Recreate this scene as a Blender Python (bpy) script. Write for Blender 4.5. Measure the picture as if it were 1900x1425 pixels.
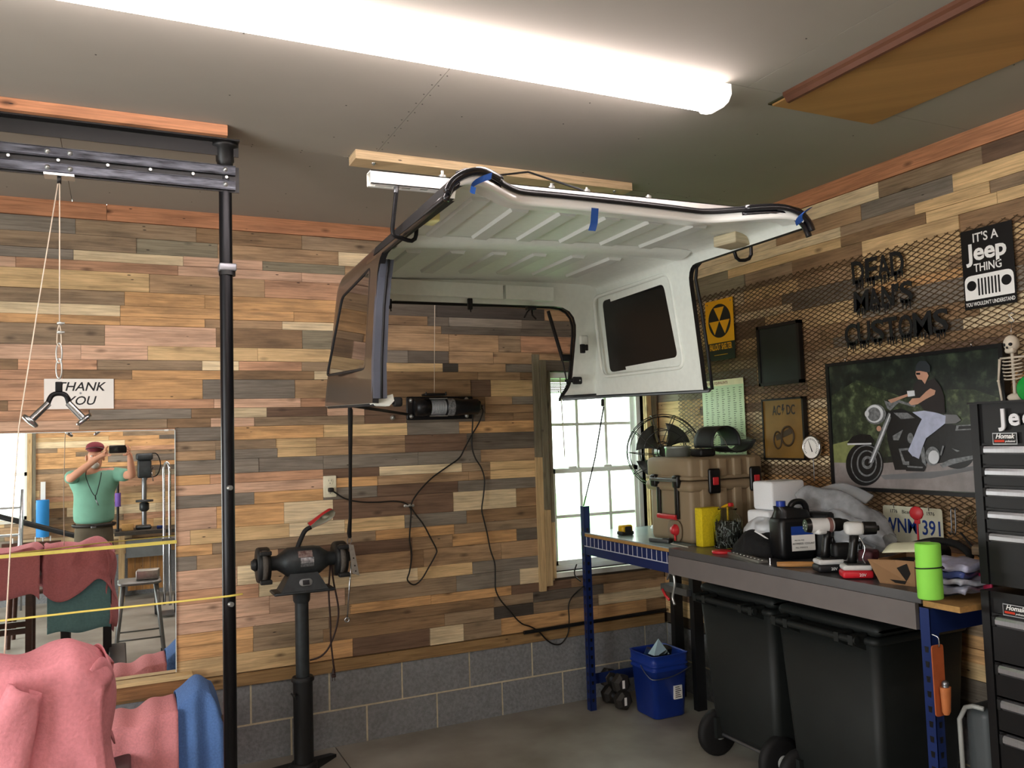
import bpy, math, random
from mathutils import Vector, Matrix
rnd = random.Random(7)
sc = bpy.context.scene
COL = sc.collection
for o in list(bpy.data.objects): bpy.data.objects.remove(o)

# ---------------------------------------------------------------- camera
CR = Vector((0.9034038, -0.4276722, -0.0309515)).normalized()
CU = Vector((0.0009215, -0.0702469, 0.9975292))
CF = Vector((0.4287898, 0.9012002, 0.0630673)).normalized()
CR = (CR - CF * CR.dot(CF)).normalized()
CU = CR.cross(CF)
FPX = 1543.15
CH = 1.63
cam = bpy.data.cameras.new('camera')
cam.sensor_width = 36; cam.lens = FPX / 1900 * 36; cam.clip_start = 0.03; cam.clip_end = 200
camo = bpy.data.objects.new('camera', cam); COL.objects.link(camo)
mw = Matrix.Identity(4)
for i, v in enumerate((CR, CU, -CF)):
    for j in range(3): mw[j][i] = v[j]
mw.translation = Vector((0, 0, CH))
camo.matrix_world = mw
sc.camera = camo
# room planes: back wall y=BW, right wall x=RW, ceiling z=CZ, front wall (behind camera) y=FW, left wall x=LW
BW, RW, CZ, FW, LW = 4.56, 3.23, 2.853, -1.25, -3.4

# ---------------------------------------------------------------- world, lights, exposure
w = bpy.data.worlds.new('World'); sc.world = w; w.use_nodes = True
bg = w.node_tree.nodes['Background']
bg.inputs[0].default_value = (0.86, 1.0, 0.89, 1); bg.inputs[1].default_value = 5.0
def area(name, loc, rot, sx, sy, power, color):
    l = bpy.data.lights.new(name, 'AREA'); l.shape = 'RECTANGLE'; l.size = sx; l.size_y = sy; l.energy = power; l.color = color
    o = bpy.data.objects.new(name, l); o.location = loc; o.rotation_euler = rot; COL.objects.link(o); return o
# added fill light just inside the solid left wall, out of frame
area('fill_left_wall', (LW + 0.06, 0.9, 1.2), (0, math.radians(-90), 0), 2.1, 3.0, 150, (0.97, 1.0, 0.99))
# daylight through the window in the back wall
o = area('daylight_back_window', (2.77, BW + 0.13, 1.41), (math.radians(-90), 0, 0), 0.70, 1.24, 1, (0.88, 1.0, 0.95)); o.data.cycles.is_portal = True
# daylight through the window behind the camera
o = area('daylight_front_window', (-1.37, FW - 0.11, 1.4), (math.radians(90), 0, 0), 0.98, 1.0, 1, (0.9, 1.0, 0.97)); o.data.cycles.is_portal = True
LAMP = 22.0
vs = sc.view_settings
vs.view_transform = 'Standard'; vs.look = 'None'; vs.gamma = 1; vs.use_curve_mapping = False
vs.exposure = 0.32

# ---------------------------------------------------------------- measuring helpers (pixel of the photo -> point on a plane of the room)
def ray(px, py): return CF + CR * ((px - 950) / FPX) - CU * ((py - 712.5) / FPX)
def PY(px, py, Y=BW):
    r = ray(px, py); return Vector((0, 0, CH)) + r * (Y / r.y)
def PX(px, py, X=RW):
    r = ray(px, py); return Vector((0, 0, CH)) + r * (X / r.x)
def PZ(px, py, Z):
    r = ray(px, py); return Vector((0, 0, CH)) + r * ((Z - CH) / r.z)
def x_at(px, z, Y=BW):      # x on the plane y=Y at height z that shows in column px
    a = (px - 950) / FPX
    c = CR - CF * a
    return -(c.y * Y + c.z * (z - CH)) / c.x
def y_at(px, z, X=RW):
    a = (px - 950) / FPX
    c = CR - CF * a
    return -(c.x * X + c.z * (z - CH)) / c.y

# ---------------------------------------------------------------- materials
def lin(h):
    h = h.lstrip('#'); c = [int(h[i:i+2], 16) / 255 for i in (0, 2, 4)]
    return tuple((x / 12.92 if x <= 0.04045 else ((x + 0.055) / 1.055) ** 2.4) for x in c) + (1,)
MATS = {}
def M(key, color='#808080', rough=0.5, metal=0.0, var=0.12, scale=12.0, bump=0.0, trans=0.0, emit=0.0, coat=0.0, ior=1.45, alpha=1.0, stretch=(1,1,1), color2=None):
    if key in MATS: return MATS[key]
    m = bpy.data.materials.new(key); m.use_nodes = True
    nt = m.node_tree; N = nt.nodes; L = nt.links
    b = N['Principled BSDF']
    c = lin(color)
    tc = N.new('ShaderNodeTexCoord'); mp = N.new('ShaderNodeMapping'); mp.inputs['Scale'].default_value = stretch
    L.new(tc.outputs['Object'], mp.inputs['Vector'])
    nz = N.new('ShaderNodeTexNoise'); nz.inputs['Scale'].default_value = scale; nz.inputs['Detail'].default_value = 4
    L.new(mp.outputs[0], nz.inputs['Vector'])
    rp = N.new('ShaderNodeValToRGB')
    c2 = lin(color2) if color2 else None
    rp.color_ramp.elements[0].position = 0.3; rp.color_ramp.elements[1].position = 0.7
    rp.color_ramp.elements[0].color = c2 if c2 else tuple(x * (1 - var) for x in c[:3]) + (1,)
    rp.color_ramp.elements[1].color = c if c2 else tuple(min(1, x * (1 + var)) for x in c[:3]) + (1,)
    L.new(nz.outputs['Fac'], rp.inputs[0]); L.new(rp.outputs[0], b.inputs['Base Color'])
    b.inputs['Roughness'].default_value = rough; b.inputs['Metallic'].default_value = metal
    b.inputs['IOR'].default_value = ior
    if trans: b.inputs['Transmission Weight'].default_value = trans
    if coat: b.inputs['Coat Weight'].default_value = coat
    if alpha < 1: b.inputs['Alpha'].default_value = alpha
    if emit:
        b.inputs['Emission Color'].default_value = c; b.inputs['Emission Strength'].default_value = emit
    if bump:
        bp = N.new('ShaderNodeBump'); bp.inputs['Strength'].default_value = bump; bp.inputs['Distance'].default_value = 0.01
        L.new(nz.outputs['Fac'], bp.inputs['Height']); L.new(bp.outputs[0], b.inputs['Normal'])
    MATS[key] = m
    return m

def wood(key, color, dark=0.62, grain=1.0, knots=1.0, rough=0.62, vertical=False, varr=0.10):
    """sawn board: grain runs along the length, every board shifted by its own random number"""
    if key in MATS: return MATS[key]
    m = bpy.data.materials.new(key); m.use_nodes = True
    nt = m.node_tree; N = nt.nodes; L = nt.links
    b = N['Principled BSDF']; b.inputs['Roughness'].default_value = rough
    c = lin(color)
    tc = N.new('ShaderNodeTexCoord'); oi = N.new('ShaderNodeObjectInfo')
    sep = N.new('ShaderNodeSeparateXYZ'); L.new(tc.outputs['Object'], sep.inputs[0])
    add = N.new('ShaderNodeMath'); add.operation = 'ADD'; L.new(sep.outputs[0], add.inputs[0]); L.new(sep.outputs[1], add.inputs[1])
    off = N.new('ShaderNodeMath'); off.operation = 'MULTIPLY'; off.inputs[1].default_value = 37.0; L.new(oi.outputs['Random'], off.inputs[0])
    add2 = N.new('ShaderNodeMath'); add2.operation = 'ADD'; L.new(add.outputs[0], add2.inputs[0]); L.new(off.outputs[0], add2.inputs[1])
    cmb = N.new('ShaderNodeCombineXYZ')
    if vertical:
        L.new(add2.outputs[0], cmb.inputs[1]); L.new(sep.outputs[2], cmb.inputs[0])
    else:
        L.new(add2.outputs[0], cmb.inputs[0]); L.new(sep.outputs[2], cmb.inputs[1])
    L.new(off.outputs[0], cmb.inputs[2])
    # fine grain
    mp = N.new('ShaderNodeMapping'); mp.inputs['Scale'].default_value = (3.2, 75, 1); L.new(cmb.outputs[0], mp.inputs['Vector'])
    n1 = N.new('ShaderNodeTexNoise'); n1.inputs['Scale'].default_value = 1.6; n1.inputs['Detail'].default_value = 6; n1.inputs['Distortion'].default_value = 0.6
    L.new(mp.outputs[0], n1.inputs['Vector'])
    # broad bands and smudges
    mp2 = N.new('ShaderNodeMapping'); mp2.inputs['Scale'].default_value = (2.6, 13, 1); L.new(cmb.outputs[0], mp2.inputs['Vector'])
    n2 = N.new('ShaderNodeTexNoise'); n2.inputs['Scale'].default_value = 1.5; n2.inputs['Detail'].default_value = 5; n2.inputs['Roughness'].default_value = 0.6
    L.new(mp2.outputs[0], n2.inputs['Vector'])
    r1 = N.new('ShaderNodeValToRGB'); r1.color_ramp.elements[0].position = 0.32; r1.color_ramp.elements[1].position = 0.66
    dk = tuple(x * dark for x in c[:3]) + (1,)
    r1.color_ramp.elements[0].color = dk; r1.color_ramp.elements[1].color = tuple(min(1, x * 1.12) for x in c[:3]) + (1,)
    e = r1.color_ramp.elements.new(0.47); e.color = tuple(x * (0.5 + 0.5 * dark + 0.08) for x in c[:3]) + (1,)
    e2 = r1.color_ramp.elements.new(0.53); e2.color = c
    L.new(n2.outputs['Fac'], r1.inputs[0])
    r2 = N.new('ShaderNodeValToRGB'); r2.color_ramp.elements[0].position = 0.34; r2.color_ramp.elements[1].position = 0.6
    r2.color_ramp.elements[0].color = (0.60 , 0.56, 0.52, 1); r2.color_ramp.elements[1].color = (1.0, 1.0, 1.0, 1)
    L.new(n1.outputs['Fac'], r2.inputs[0])
    mx = N.new('ShaderNodeMixRGB'); mx.blend_type = 'MULTIPLY'; mx.inputs[0].default_value = 0.75 * grain
    L.new(r1.outputs[0], mx.inputs[1]); L.new(r2.outputs[0], mx.inputs[2])
    last = mx.outputs[0]
    if knots:
        mp3 = N.new('ShaderNodeMapping'); mp3.inputs['Scale'].default_value = (5.5, 13, 1); L.new(cmb.outputs[0], mp3.inputs['Vector'])
        vo = N.new('ShaderNodeTexVoronoi'); vo.inputs['Scale'].default_value = 1.0; vo.voronoi_dimensions = '3D'; L.new(mp3.outputs[0], vo.inputs['Vector'])
        r3 = N.new('ShaderNodeValToRGB'); r3.color_ramp.elements[0].position = 0.05; r3.color_ramp.elements[1].position = 0.2 
        r3.color_ramp.elements[0].color = (0.12, 0.085, 0.06, 1); r3.color_ramp.elements[1].color = (1, 1, 1, 1)
        L.new(vo.outputs['Distance'], r3.inputs[0])
        # only some cells hold a knot
        gt = N.new('ShaderNodeMath'); gt.operation = 'GREATER_THAN'; gt.inputs[1].default_value = 0.5
        sp = N.new('ShaderNodeSeparateXYZ'); L.new(vo.outputs['Color'], sp.inputs[0]); L.new(sp.outputs[0], gt.inputs[0])
        ml = N.new('ShaderNodeMath'); ml.operation = 'MULTIPLY'; ml.inputs[1].default_value = 0.9 * knots; L.new(gt.outputs[0], ml.inputs[0])
        mk = N.new('ShaderNodeMixRGB'); mk.blend_type = 'MULTIPLY'; L.new(ml.outputs[0], mk.inputs[0]); L.new(last, mk.inputs[1]); L.new(r3.outputs[0], mk.inputs[2])
        last = mk.outputs[0]
    if knots:
        # pairs of old nail holes
        mp4 = N.new('ShaderNodeMapping'); mp4.inputs['Scale'].default_value = (7, 24, 1); L.new(cmb.outputs[0], mp4.inputs['Vector'])
        v4 = N.new('ShaderNodeTexVoronoi'); v4.inputs['Scale'].default_value = 1.0; v4.inputs['Randomness'].default_value = 0.75; L.new(mp4.outputs[0], v4.inputs['Vector'])
        r4 = N.new('ShaderNodeValToRGB'); r4.color_ramp.elements[0].position = 0.045; r4.color_ramp.elements[1].position = 0.075
        r4.color_ramp.elements[0].color = (0.1, 0.08, 0.07, 1); r4.color_ramp.elements[1].color = (1, 1, 1, 1); L.new(v4.outputs['Distance'], r4.inputs[0])
        s4 = N.new('ShaderNodeSeparateXYZ'); L.new(v4.outputs['Color'], s4.inputs[0])
        g4 = N.new('ShaderNodeMath'); g4.operation = 'GREATER_THAN'; g4.inputs[1].default_value = 0.6; L.new(s4.outputs[0], g4.inputs[0])
        m4 = N.new('ShaderNodeMixRGB'); m4.blend_type = 'MULTIPLY'; L.new(g4.outputs[0], m4.inputs[0]); L.new(last, m4.inputs[1]); L.new(r4.outputs[0], m4.inputs[2])
        last = m4.outputs[0]
    # board to board variation
    hv = N.new('ShaderNodeHueSaturation'); L.new(last, hv.inputs['Color'])
    mr = N.new('ShaderNodeMapRange'); mr.inputs['To Min'].default_value = 1 - varr; mr.inputs['To Max'].default_value = 1 + varr
    L.new(oi.outputs['Random'], mr.inputs[0]); L.new(mr.outputs[0], hv.inputs['Value'])
    L.new(hv.outputs[0], b.inputs['Base Color'])
    bp = N.new('ShaderNodeBump'); bp.inputs['Strength'].default_value = 0.25; bp.inputs['Distance'].default_value = 0.004
    L.new(n1.outputs['Fac'], bp.inputs['Height']); L.new(bp.outputs[0], b.inputs['Normal'])
    MATS[key] = m
    return m

# ---------------------------------------------------------------- mesh building
class MB:
    def __init__(s): s.v = []; s.f = []; s.m = []; s.sm = []
    def add(s, vs, fs, mi=0, smooth=False):
        o = len(s.v); s.v += [Vector(v) for v in vs]
        for f in fs: s.f.append([i + o for i in f]); s.m.append(mi); s.sm.append(smooth)
        return s
    def box(s, c, size, rot=None, mi=0):
        x, y, z = [q / 2 for q in size]; c = Vector(c)
        vs = [Vector((a*x, b*y, d*z)) for d in (-1, 1) for b in (-1, 1) for a in (-1, 1)]
        if rot: vs = [rot @ v for v in vs]
        return s.add([v + c for v in vs], [(0,2,3,1),(4,5,7,6),(0,1,5,4),(2,6,7,3),(0,4,6,2),(1,3,7,5)], mi)
    def bb(s, x0, x1, y0, y1, z0, z1, mi=0):
        return s.box(((x0+x1)/2, (y0+y1)/2, (z0+z1)/2), (abs(x1-x0), abs(y1-y0), abs(z1-z0)), None, mi)
    def rbox(s, c, size, r=0.01, rot=None, mi=0, seg=3, axis=2):
        # box with rounded edges along one axis and chamfered ends
        sx, sy, sz = size
        dims = [sx, sy, sz]; a = axis; u, v = [i for i in range(3) if i != a]
        hu, hv, ha = dims[u]/2, dims[v]/2, dims[a]/2
        r = min(r, hu*0.98, hv*0.98); ch = min(r, ha*0.9)
        rings = []
        def ring(ins, h):
            pts = []
            rr = max(r - ins, r * 0.25)
            for cu, cv, a0 in ((1,1,0),(-1,1,90),(-1,-1,180),(1,-1,270)):
                for k in range(seg + 1):
                    t = math.radians(a0 + 90 * k / seg)
                    p = [0,0,0]; p[u] = cu*(hu-ins-rr) + rr*math.cos(t); p[v] = cv*(hv-ins-rr) + rr*math.sin(t); p[a] = h
                    pts.append(Vector(p))
            return pts
        k = 0.29 * ch
        rings = [ring(ch, -ha), ring(k, -ha + k), ring(0, -ha + ch), ring(0, ha - ch), ring(k, ha - k), ring(ch, ha)]
        n = len(rings[0]); vs = [p for q in rings for p in q]
        fs = []
        flip = (a == 1)
        for i in range(5):
            for j in range(n):
                q = (i*n+j, i*n+(j+1)%n, (i+1)*n+(j+1)%n, (i+1)*n+j)
                fs.append(q[::-1] if flip else q)
        e0 = tuple(range(n-1, -1, -1)); e1 = tuple(range(5*n, 6*n))
        fs += [e0[::-1] if flip else e0, e1[::-1] if flip else e1]
        c = Vector(c)
        vs = [(rot @ p if rot else p) + c for p in vs]
        return s.add(vs, fs, mi, True)
    def cyl(s, p0, p1, r0, r1=None, seg=16, mi=0, caps=True, smooth=True):
        p0 = Vector(p0); p1 = Vector(p1); r1 = r0 if r1 is None else r1
        d = (p1 - p0).normalized(); u = d.orthogonal().normalized(); v = d.cross(u)
        vs = []
        for p, r in ((p0, r0), (p1, r1)):
            for i in range(seg):
                t = 2*math.pi*i/seg; vs.append(p + (u*math.cos(t) + v*math.sin(t))*r)
        s.add(vs, [(i, (i+1)%seg, seg+(i+1)%seg, seg+i) for i in range(seg)], mi, smooth)
        if caps:
            s.add(vs[:seg], [tuple(range(seg-1,-1,-1))], mi); s.add(vs[seg:], [tuple(range(seg))], mi)
        return s
    def tube(s, pts, r, seg=8, closed=False, mi=0, rs=None, flat=None):
        pts = [Vector(p) for p in pts]; n = len(pts); vs = []
        prev = None
        for i, p in enumerate(pts):
            if closed: t = pts[(i+1)%n] - pts[i-1]
            else: t = pts[min(i+1,n-1)] - pts[max(i-1,0)]
            if t.length < 1e-9: t = Vector((0,0,1))
            t.normalize()
            u = t.orthogonal().normalized() if prev is None else (prev - t*prev.dot(t))
            if u.length < 1e-6: u = t.orthogonal()
            u.normalize(); prev = u; v = t.cross(u)
            rr = rs[i] if rs else r
            for k in range(seg):
                a = 2*math.pi*k/seg
                vs.append(p + (u*math.cos(a) + v*math.sin(a)*(flat or 1))*rr)
        fs = []
        m = n if closed else n-1
        for i in range(m):
            for k in range(seg):
                j = (i+1)%n
                fs.append((i*seg+k, i*seg+(k+1)%seg, j*seg+(k+1)%seg, j*seg+k))
        if not closed: fs += [tuple(range(seg-1,-1,-1)), tuple(range((n-1)*seg, n*seg))]
        return s.add(vs, fs, mi, True)
    def lathe(s, prof, c=(0,0,0), axis=(0,0,1), seg=24, mi=0, smooth=True, sx=1, sy=1, up=None):
        c = Vector(c); d = Vector(axis).normalized(); u = Vector(up) if up else (Vector((1,0,0)) if abs(d.z) > 0.99 else d.orthogonal().normalized()); v = d.cross(u)
        vs = []
        for r, h in prof:
            for i in range(seg):
                t = 2*math.pi*i/seg; vs.append(c + d*h + (u*math.cos(t)*sx + v*math.sin(t)*sy)*r)
        fs = []
        for i in range(len(prof)-1):
            for k in range(seg): fs.append((i*seg+k, i*seg+(k+1)%seg, (i+1)*seg+(k+1)%seg, (i+1)*seg+k))
        s.add(vs, fs, mi, smooth)
        if prof[0][0] > 1e-6: s.add(vs[:seg], [tuple(range(seg-1,-1,-1))], mi)
        if prof[-1][0] > 1e-6: s.add(vs[-seg:], [tuple(range(seg))], mi)
        return s
    def prism(s, poly, o, u, v, depth, mi=0):
        # polygon poly (a,b) in frame o,u,v extruded along u x v by depth
        o = Vector(o); u = Vector(u); v = Vector(v); nrm = u.cross(v).normalized(); n = len(poly)
        area2 = sum(poly[i][0]*poly[(i+1)%n][1]-poly[(i+1)%n][0]*poly[i][1] for i in range(n))
        if area2 < 0: poly = poly[::-1]
        a = [o + u*p[0] + v*p[1] for p in poly]; b = [p + nrm*depth for p in a]
        if depth < 0: a, b = b, a
        fs = [tuple(range(n-1,-1,-1)), tuple(range(n, 2*n))] + [(i, (i+1)%n, n+(i+1)%n, n+i) for i in range(n)]
        return s.add(a + b, fs, mi)
    def sph(s, c, r, seg=14, rings=8, mi=0):
        c = Vector(c); r = Vector(r) if hasattr(r, '__len__') else Vector((r,r,r))
        prof = [(math.sin(math.pi*i/rings), -math.cos(math.pi*i/rings)) for i in range(rings+1)]
        vs = []
        for a, h in prof:
            for k in range(seg):
                t = 2*math.pi*k/seg; vs.append(c + Vector((a*math.cos(t)*r.x, a*math.sin(t)*r.y, h*r.z)))
        fs = [(i*seg+k, i*seg+(k+1)%seg, (i+1)*seg+(k+1)%seg, (i+1)*seg+k) for i in range(rings) for k in range(seg)]
        return s.add(vs, fs, mi, True)
    def grid(s, fn, nu, nv, mi=0, smooth=True, wrapu=False):
        vs = [fn(i/nu, j/nv) for j in range(nv+1) for i in range(nu+1)]
        fs = [(j*(nu+1)+i, j*(nu+1)+i+1, (j+1)*(nu+1)+i+1, (j+1)*(nu+1)+i) for j in range(nv) for i in range(nu)]
        return s.add(vs, fs, mi, smooth)
    def build(s, name, mats, parent=None, label=None, cat=None, group=None, kind=None, origin=None, merge=False):
        if not isinstance(mats, (list, tuple)): mats = [mats]
        base = Vector((0,0,0))
        if parent is not None: base = BASE[parent.name]
        elif origin is not None: base = Vector(origin)
        elif kind != 'structure':
            xs = [v.x for v in s.v]; ys = [v.y for v in s.v]; zs = [v.z for v in s.v]
            base = Vector(((min(xs)+max(xs))/2, (min(ys)+max(ys))/2, min(zs)))
        me = bpy.data.meshes.new(name)
        me.from_pydata([tuple(v - base) for v in s.v], [], s.f)
        for m in mats: me.materials.append(m)
        me.polygons.foreach_set('material_index', s.m)
        me.polygons.foreach_set('use_smooth', s.sm)
        if merge:
            import bmesh
            bm = bmesh.new(); bm.from_mesh(me); bmesh.ops.remove_doubles(bm, verts=bm.verts, dist=1e-5)
            bmesh.ops.recalc_face_normals(bm, faces=bm.faces); bm.to_mesh(me); bm.free()
        me.update()
        o = bpy.data.objects.new(name, me); COL.objects.link(o)
        if parent is not None:
            o.parent = parent
        else: o.location = base
        BASE[o.name] = base
        if label: o['label'] = label
        if cat: o['category'] = cat
        if group: o['group'] = group
        if kind: o['kind'] = kind
        return o
BASE = {}
def T(name, label, cat, loc, group=None, kind=None):
    o = bpy.data.objects.new(name, None); COL.objects.link(o); o.location = loc; o.empty_display_size = 0.05
    if label: o['label'] = label
    if cat: o['category'] = cat
    if group: o['group'] = group
    if kind: o['kind'] = kind
    BASE[o.name] = Vector(loc)
    return o
def copy_thing(root, loc, rotz=0, label=None):
    r = root.copy(); COL.objects.link(r); r.location = loc; r.rotation_euler = (0, 0, rotz)
    if label: r['label'] = label
    BASE[r.name] = Vector(loc)
    for ch in list(root.children):
        c = ch.copy(); COL.objects.link(c); c.parent = r
        for g in list(ch.children):
            d = g.copy(); COL.objects.link(d); d.parent = c
    return r
def smooth_path(pts, n=8):
    P = [Vector(p) for p in pts]; out = []
    for i in range(len(P)-1):
        a = P[max(i-1,0)]; b = P[i]; c = P[i+1]; d = P[min(i+2,len(P)-1)]
        for k in range(n):
            t = k/n
            out.append(0.5*((2*b) + (c-a)*t + (2*a-5*b+4*c-d)*t*t + (3*b-a-3*c+d)*t**3))
    out.append(P[-1]); return out
def textmesh(mb, body, size, o, u, v, depth=0.001, bold=0.0, shear=0.0, sx=1.0, align='CENTER', mi=0, space=1.0):
    """lettering: origin o is the middle of the base line, u reading direction, v up"""
    cu = bpy.data.curves.new('t', 'FONT'); cu.body = body; cu.size = 1.0; cu.align_x = align; cu.resolution_u = 3
    cu.offset = bold; cu.shear = shear; cu.space_character = space; cu.fill_mode = 'BOTH'; cu.extrude = 0.5
    ob = bpy.data.objects.new('t', cu)
    me = bpy.data.meshes.new_from_object(ob)
    o = Vector(o); u = Vector(u); v = Vector(v); n = u.cross(v).normalized()
    vs = [o + u*(p.co.x*size*sx) + v*(p.co.y*size) + n*((p.co.z+0.5)*depth) for p in me.vertices]
    mb.add(vs, [tuple(p.vertices) for p in me.polygons], mi)
    bpy.data.objects.remove(ob); bpy.data.curves.remove(cu); bpy.data.meshes.remove(me)
    return mb
def skin(name, nodes, edges, mat, parent, sub=2, root=0, smooth=True):
    """continuous body grown over a skeleton: nodes = [(point, radius or (rx,ry))]"""
    base = BASE[parent.name]
    me = bpy.data.meshes.new(name); me.from_pydata([tuple(Vector(n[0]) - base) for n in nodes], edges, [])
    me.materials.append(mat)
    o = bpy.data.objects.new(name, me); COL.objects.link(o)
    md = o.modifiers.new('skin', 'SKIN'); md.use_smooth_shade = True
    sv = me.skin_vertices[0].data
    for i, n in enumerate(nodes):
        r = n[1]; sv[i].radius = r if hasattr(r, '__len__') else (r, r); sv[i].use_root = (i == root)
    ms = o.modifiers.new('sub', 'SUBSURF'); ms.levels = sub; ms.render_levels = sub
    bpy.context.view_layer.update()
    dg = bpy.context.evaluated_depsgraph_get()
    nm = bpy.data.meshes.new_from_object(o.evaluated_get(dg))
    o.modifiers.clear(); o.data = nm
    for p in nm.polygons: p.use_smooth = True
    o.parent = parent; BASE[o.name] = base
    return o
XA, YA, ZA = Vector((1,0,0)), Vector((0,1,0)), Vector((0,0,1))
WR = (-YA, ZA)      # reading direction and up on the right wall
WB = (XA, ZA)       # on the back wall
def rotz(a): return Matrix.Rotation(math.radians(a), 3, 'Z')
def rotx(a): return Matrix.Rotation(math.radians(a), 3, 'X')
def roty(a): return Matrix.Rotation(math.radians(a), 3, 'Y')

# ================================================================ THE SETTING
WC = {'p':'#dbb396','r':'#cb9c7a','o':'#d9a973','y':'#e1bf8c','c':'#ecd6ae','t':'#b99772','b':'#977857','g':'#897f72','k':'#6c6256','K':'#49423b','d':'#7b604c','a':'#a0886c','v':'#918770'}
for k_, c_ in WC.items(): wood('wood_'+k_, c_, dark=0.6 if k_ in 'taobr' else 0.72, knots=0.0 if k_ in 'c' else 0.8)
wood('wood_orange', '#cb8d66', dark=0.8, knots=1.0, varr=0.05)
wood('wood_ledge', '#9a7a50', dark=0.75)
wood('wood_trim_grey', '#7d7560', dark=0.7, vertical=True)
wood('wood_trim_light', '#c7aa7c', dark=0.85, vertical=True, knots=0.6)
ROWS = [2.769,2.692,2.614,2.563,2.512,2.416,2.345,2.29,2.245,2.143,2.071,2.021,1.974,1.873,1.825,1.774,1.727,1.657,1.607,1.558,1.484,1.433,1.38,1.317,1.205,1.131,1.075,1.004,0.904,0.834,0.742,0.688,0.627,0.557,0.46]
# columns where each board of the back wall begins (pixel) and its colour
BK = {
 1:'0g 140a 364b 560a', 2:'0a 253v 404t 628c', 3:'0g 136c 340p 487v 640t', 4:'0p 29r 330p 560p', 5:'0y 277t 491r 700b', 6:'0a 231o 380o 640y 702k 810K 1010t',
 7:'0c 223o 545o 690b 793k 833g 968k', 8:'0o 223o 380t 524c 690t 819k 966k', 9:'0a 194p 401b 561v 690t 833t 925a 966r', 10:'0p 150p 274y 478y 680g 757k 833t 915t 987b',
 11:'0b 33r 180a 375c 443r 560a 686y 822K 850t 938g', 12:'0r 117b 245o 410b 583c 687b 887t 965b', 13:'0r 212o 376g 547t 690b 873d 911y',
 14:'0b 14r 212r 397p 558r 690b 900t 950g', 15:'0r 165g 355b 410c 495d 607p 676d 754k 900b', 16:'0p 147a 310b 391p 472a 676d 754k 900b 953b',
 17:'0r 325g 434o 600y 756g 852o', 18:'0r 325a 400a 512y 587t 752d 866k', 19:'0r 325t 400g 515y 587t 752d 866k', 20:'0r 325g 480g 600g 776g 892t',
 21:'0r 325o 390r 600d 704c 857a 910y', 22:'0r 325p 600o 700t 870t 910y', 23:'0r 325g 472o 600g 700d 850g', 24:'0r 325p 402o 527c 618d 841c 958b',
 25:'0r 325p 353y 537c 640y 751g 866b', 26:'0r 325o 394a 560a 697o 843a', 27:'0r 325g 365t 516d 765t 840o 959k', 28:'0r 325p 440c 485t 620t 762b 786t 930t',
 29:'0r 325r 480c 600c 775y 877g', 30:'0r 325p 500p 640a 847g 965c', 31:'0r 325p 550a 650o 800o 949d 1060b', 32:'0r 325o 470a 610b 917a 990k 1120t',
 33:'0r 325o 470a 600b 825a 917K 990a 1110c', 34:'0r 325y 560o 655d 798c 860a 930o 1110o 1200b'}
RT = {1:'1400c 1630a 1822d', 2:'1340c 1440t 1597g 1768y', 3:'1340c 1560a 1698y 1837a', 4:'1280v 1350y 1560b 1718y 1850y', 5:'1280v 1382a 1470b 1600y 1780b', 6:'1280c 1380y 1480t', 7:'1240t 1450k 1600y 1760t',8:'1240c 1470k 1620o 1790b', 17:'1240y', 18:'1240c',19:'1240y',20:'1240y',16:'1240y',21:'1240t'}
WIN = (2.422, 3.125, 0.79, 2.03)         # window opening in the back wall
FWIN = (-1.86, -0.875, 0.90, 1.90)       # window opening in the wall behind the camera

def plank_wall(parent, axis, pos, out, lo, hi, spec, getx, hole=None, seed=1, lens=(0.45, 1.5), codes='ppootybgcakra', thick=0.013):
    r = random.Random(seed); n = 0
    for i in range(1, len(ROWS)):
        z1, z0 = ROWS[i-1], ROWS[i]
        segs = []
        if i in spec:
            toks = spec[i].split()
            xs = [getx(int(t[:-1]), (z0+z1)/2) for t in toks]; cs = [t[-1] for t in toks]
            if axis == 'x':
                xs[0] = lo if xs[0] > lo + 1.2 else xs[0]
                x = xs[0]
                while x > lo + 0.05:
                    L_ = r.uniform(1.3, 2.2); x2 = max(lo, x - L_)
                    if x2 - lo < 0.4: x2 = lo
                    segs.append((x2, x, r.choice('proty'))); x = x2
                xs2 = xs[1:] + [hi]
                segs += [(a, b, c) for a, b, c in zip(xs, xs2, cs)]
            else:
                xs[0] = hi
                xs2 = xs[1:]
                segs += [(b, a, c) for a, b, c in zip(xs, xs2, cs)]
                x = xs[-1]; first = True
                while x > lo + 0.02:
                    L_ = r.uniform(*lens) if x > 1.2 else r.uniform(1.2, 2.0)
                    x2 = x - L_
                    if x2 - lo < 0.3: x2 = lo
                    segs.append((x2, x, cs[-1] if first else r.choice(codes))); x = x2; first = False
        else:
            x = hi
            while x > lo + 0.02:
                L_ = r.uniform(*lens)
                if axis == 'y' and x < 1.2: L_ = r.uniform(1.2, 2.0)
                x2 = x - L_
                if x2 - lo < 0.3: x2 = lo
                segs.append((x2, x, r.choice(codes))); x = x2
        for a, b, c in segs:
            parts = [(a, b)]
            if hole and z0 < hole[3] - 0.005 and z1 > hole[2] + 0.005:
                parts = []
                if a < hole[0]: parts.append((a, min(b, hole[0])))
                if b > hole[1]: parts.append((max(a, hole[1]), b))
            for a2, b2 in parts:
                if b2 - a2 < 0.012: continue
                zz0, zz1 = z0 + 0.0009, z1 - 0.0009
                if hole and a2 < hole[1] and b2 > hole[0] : pass
                t = thick + r.uniform(-0.003, 0.004)
                mb = MB()
                if axis == 'x': mb.bb(a2+0.0008, b2-0.0008, pos, pos + out*t, zz0, zz1)
                else: mb.bb(pos, pos + out*t, a2+0.0008, b2-0.0008, zz0, zz1)
                mb.build('plank', MATS['wood_'+c], parent); n += 1
    return n
def sq(m): return M(m)
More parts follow.
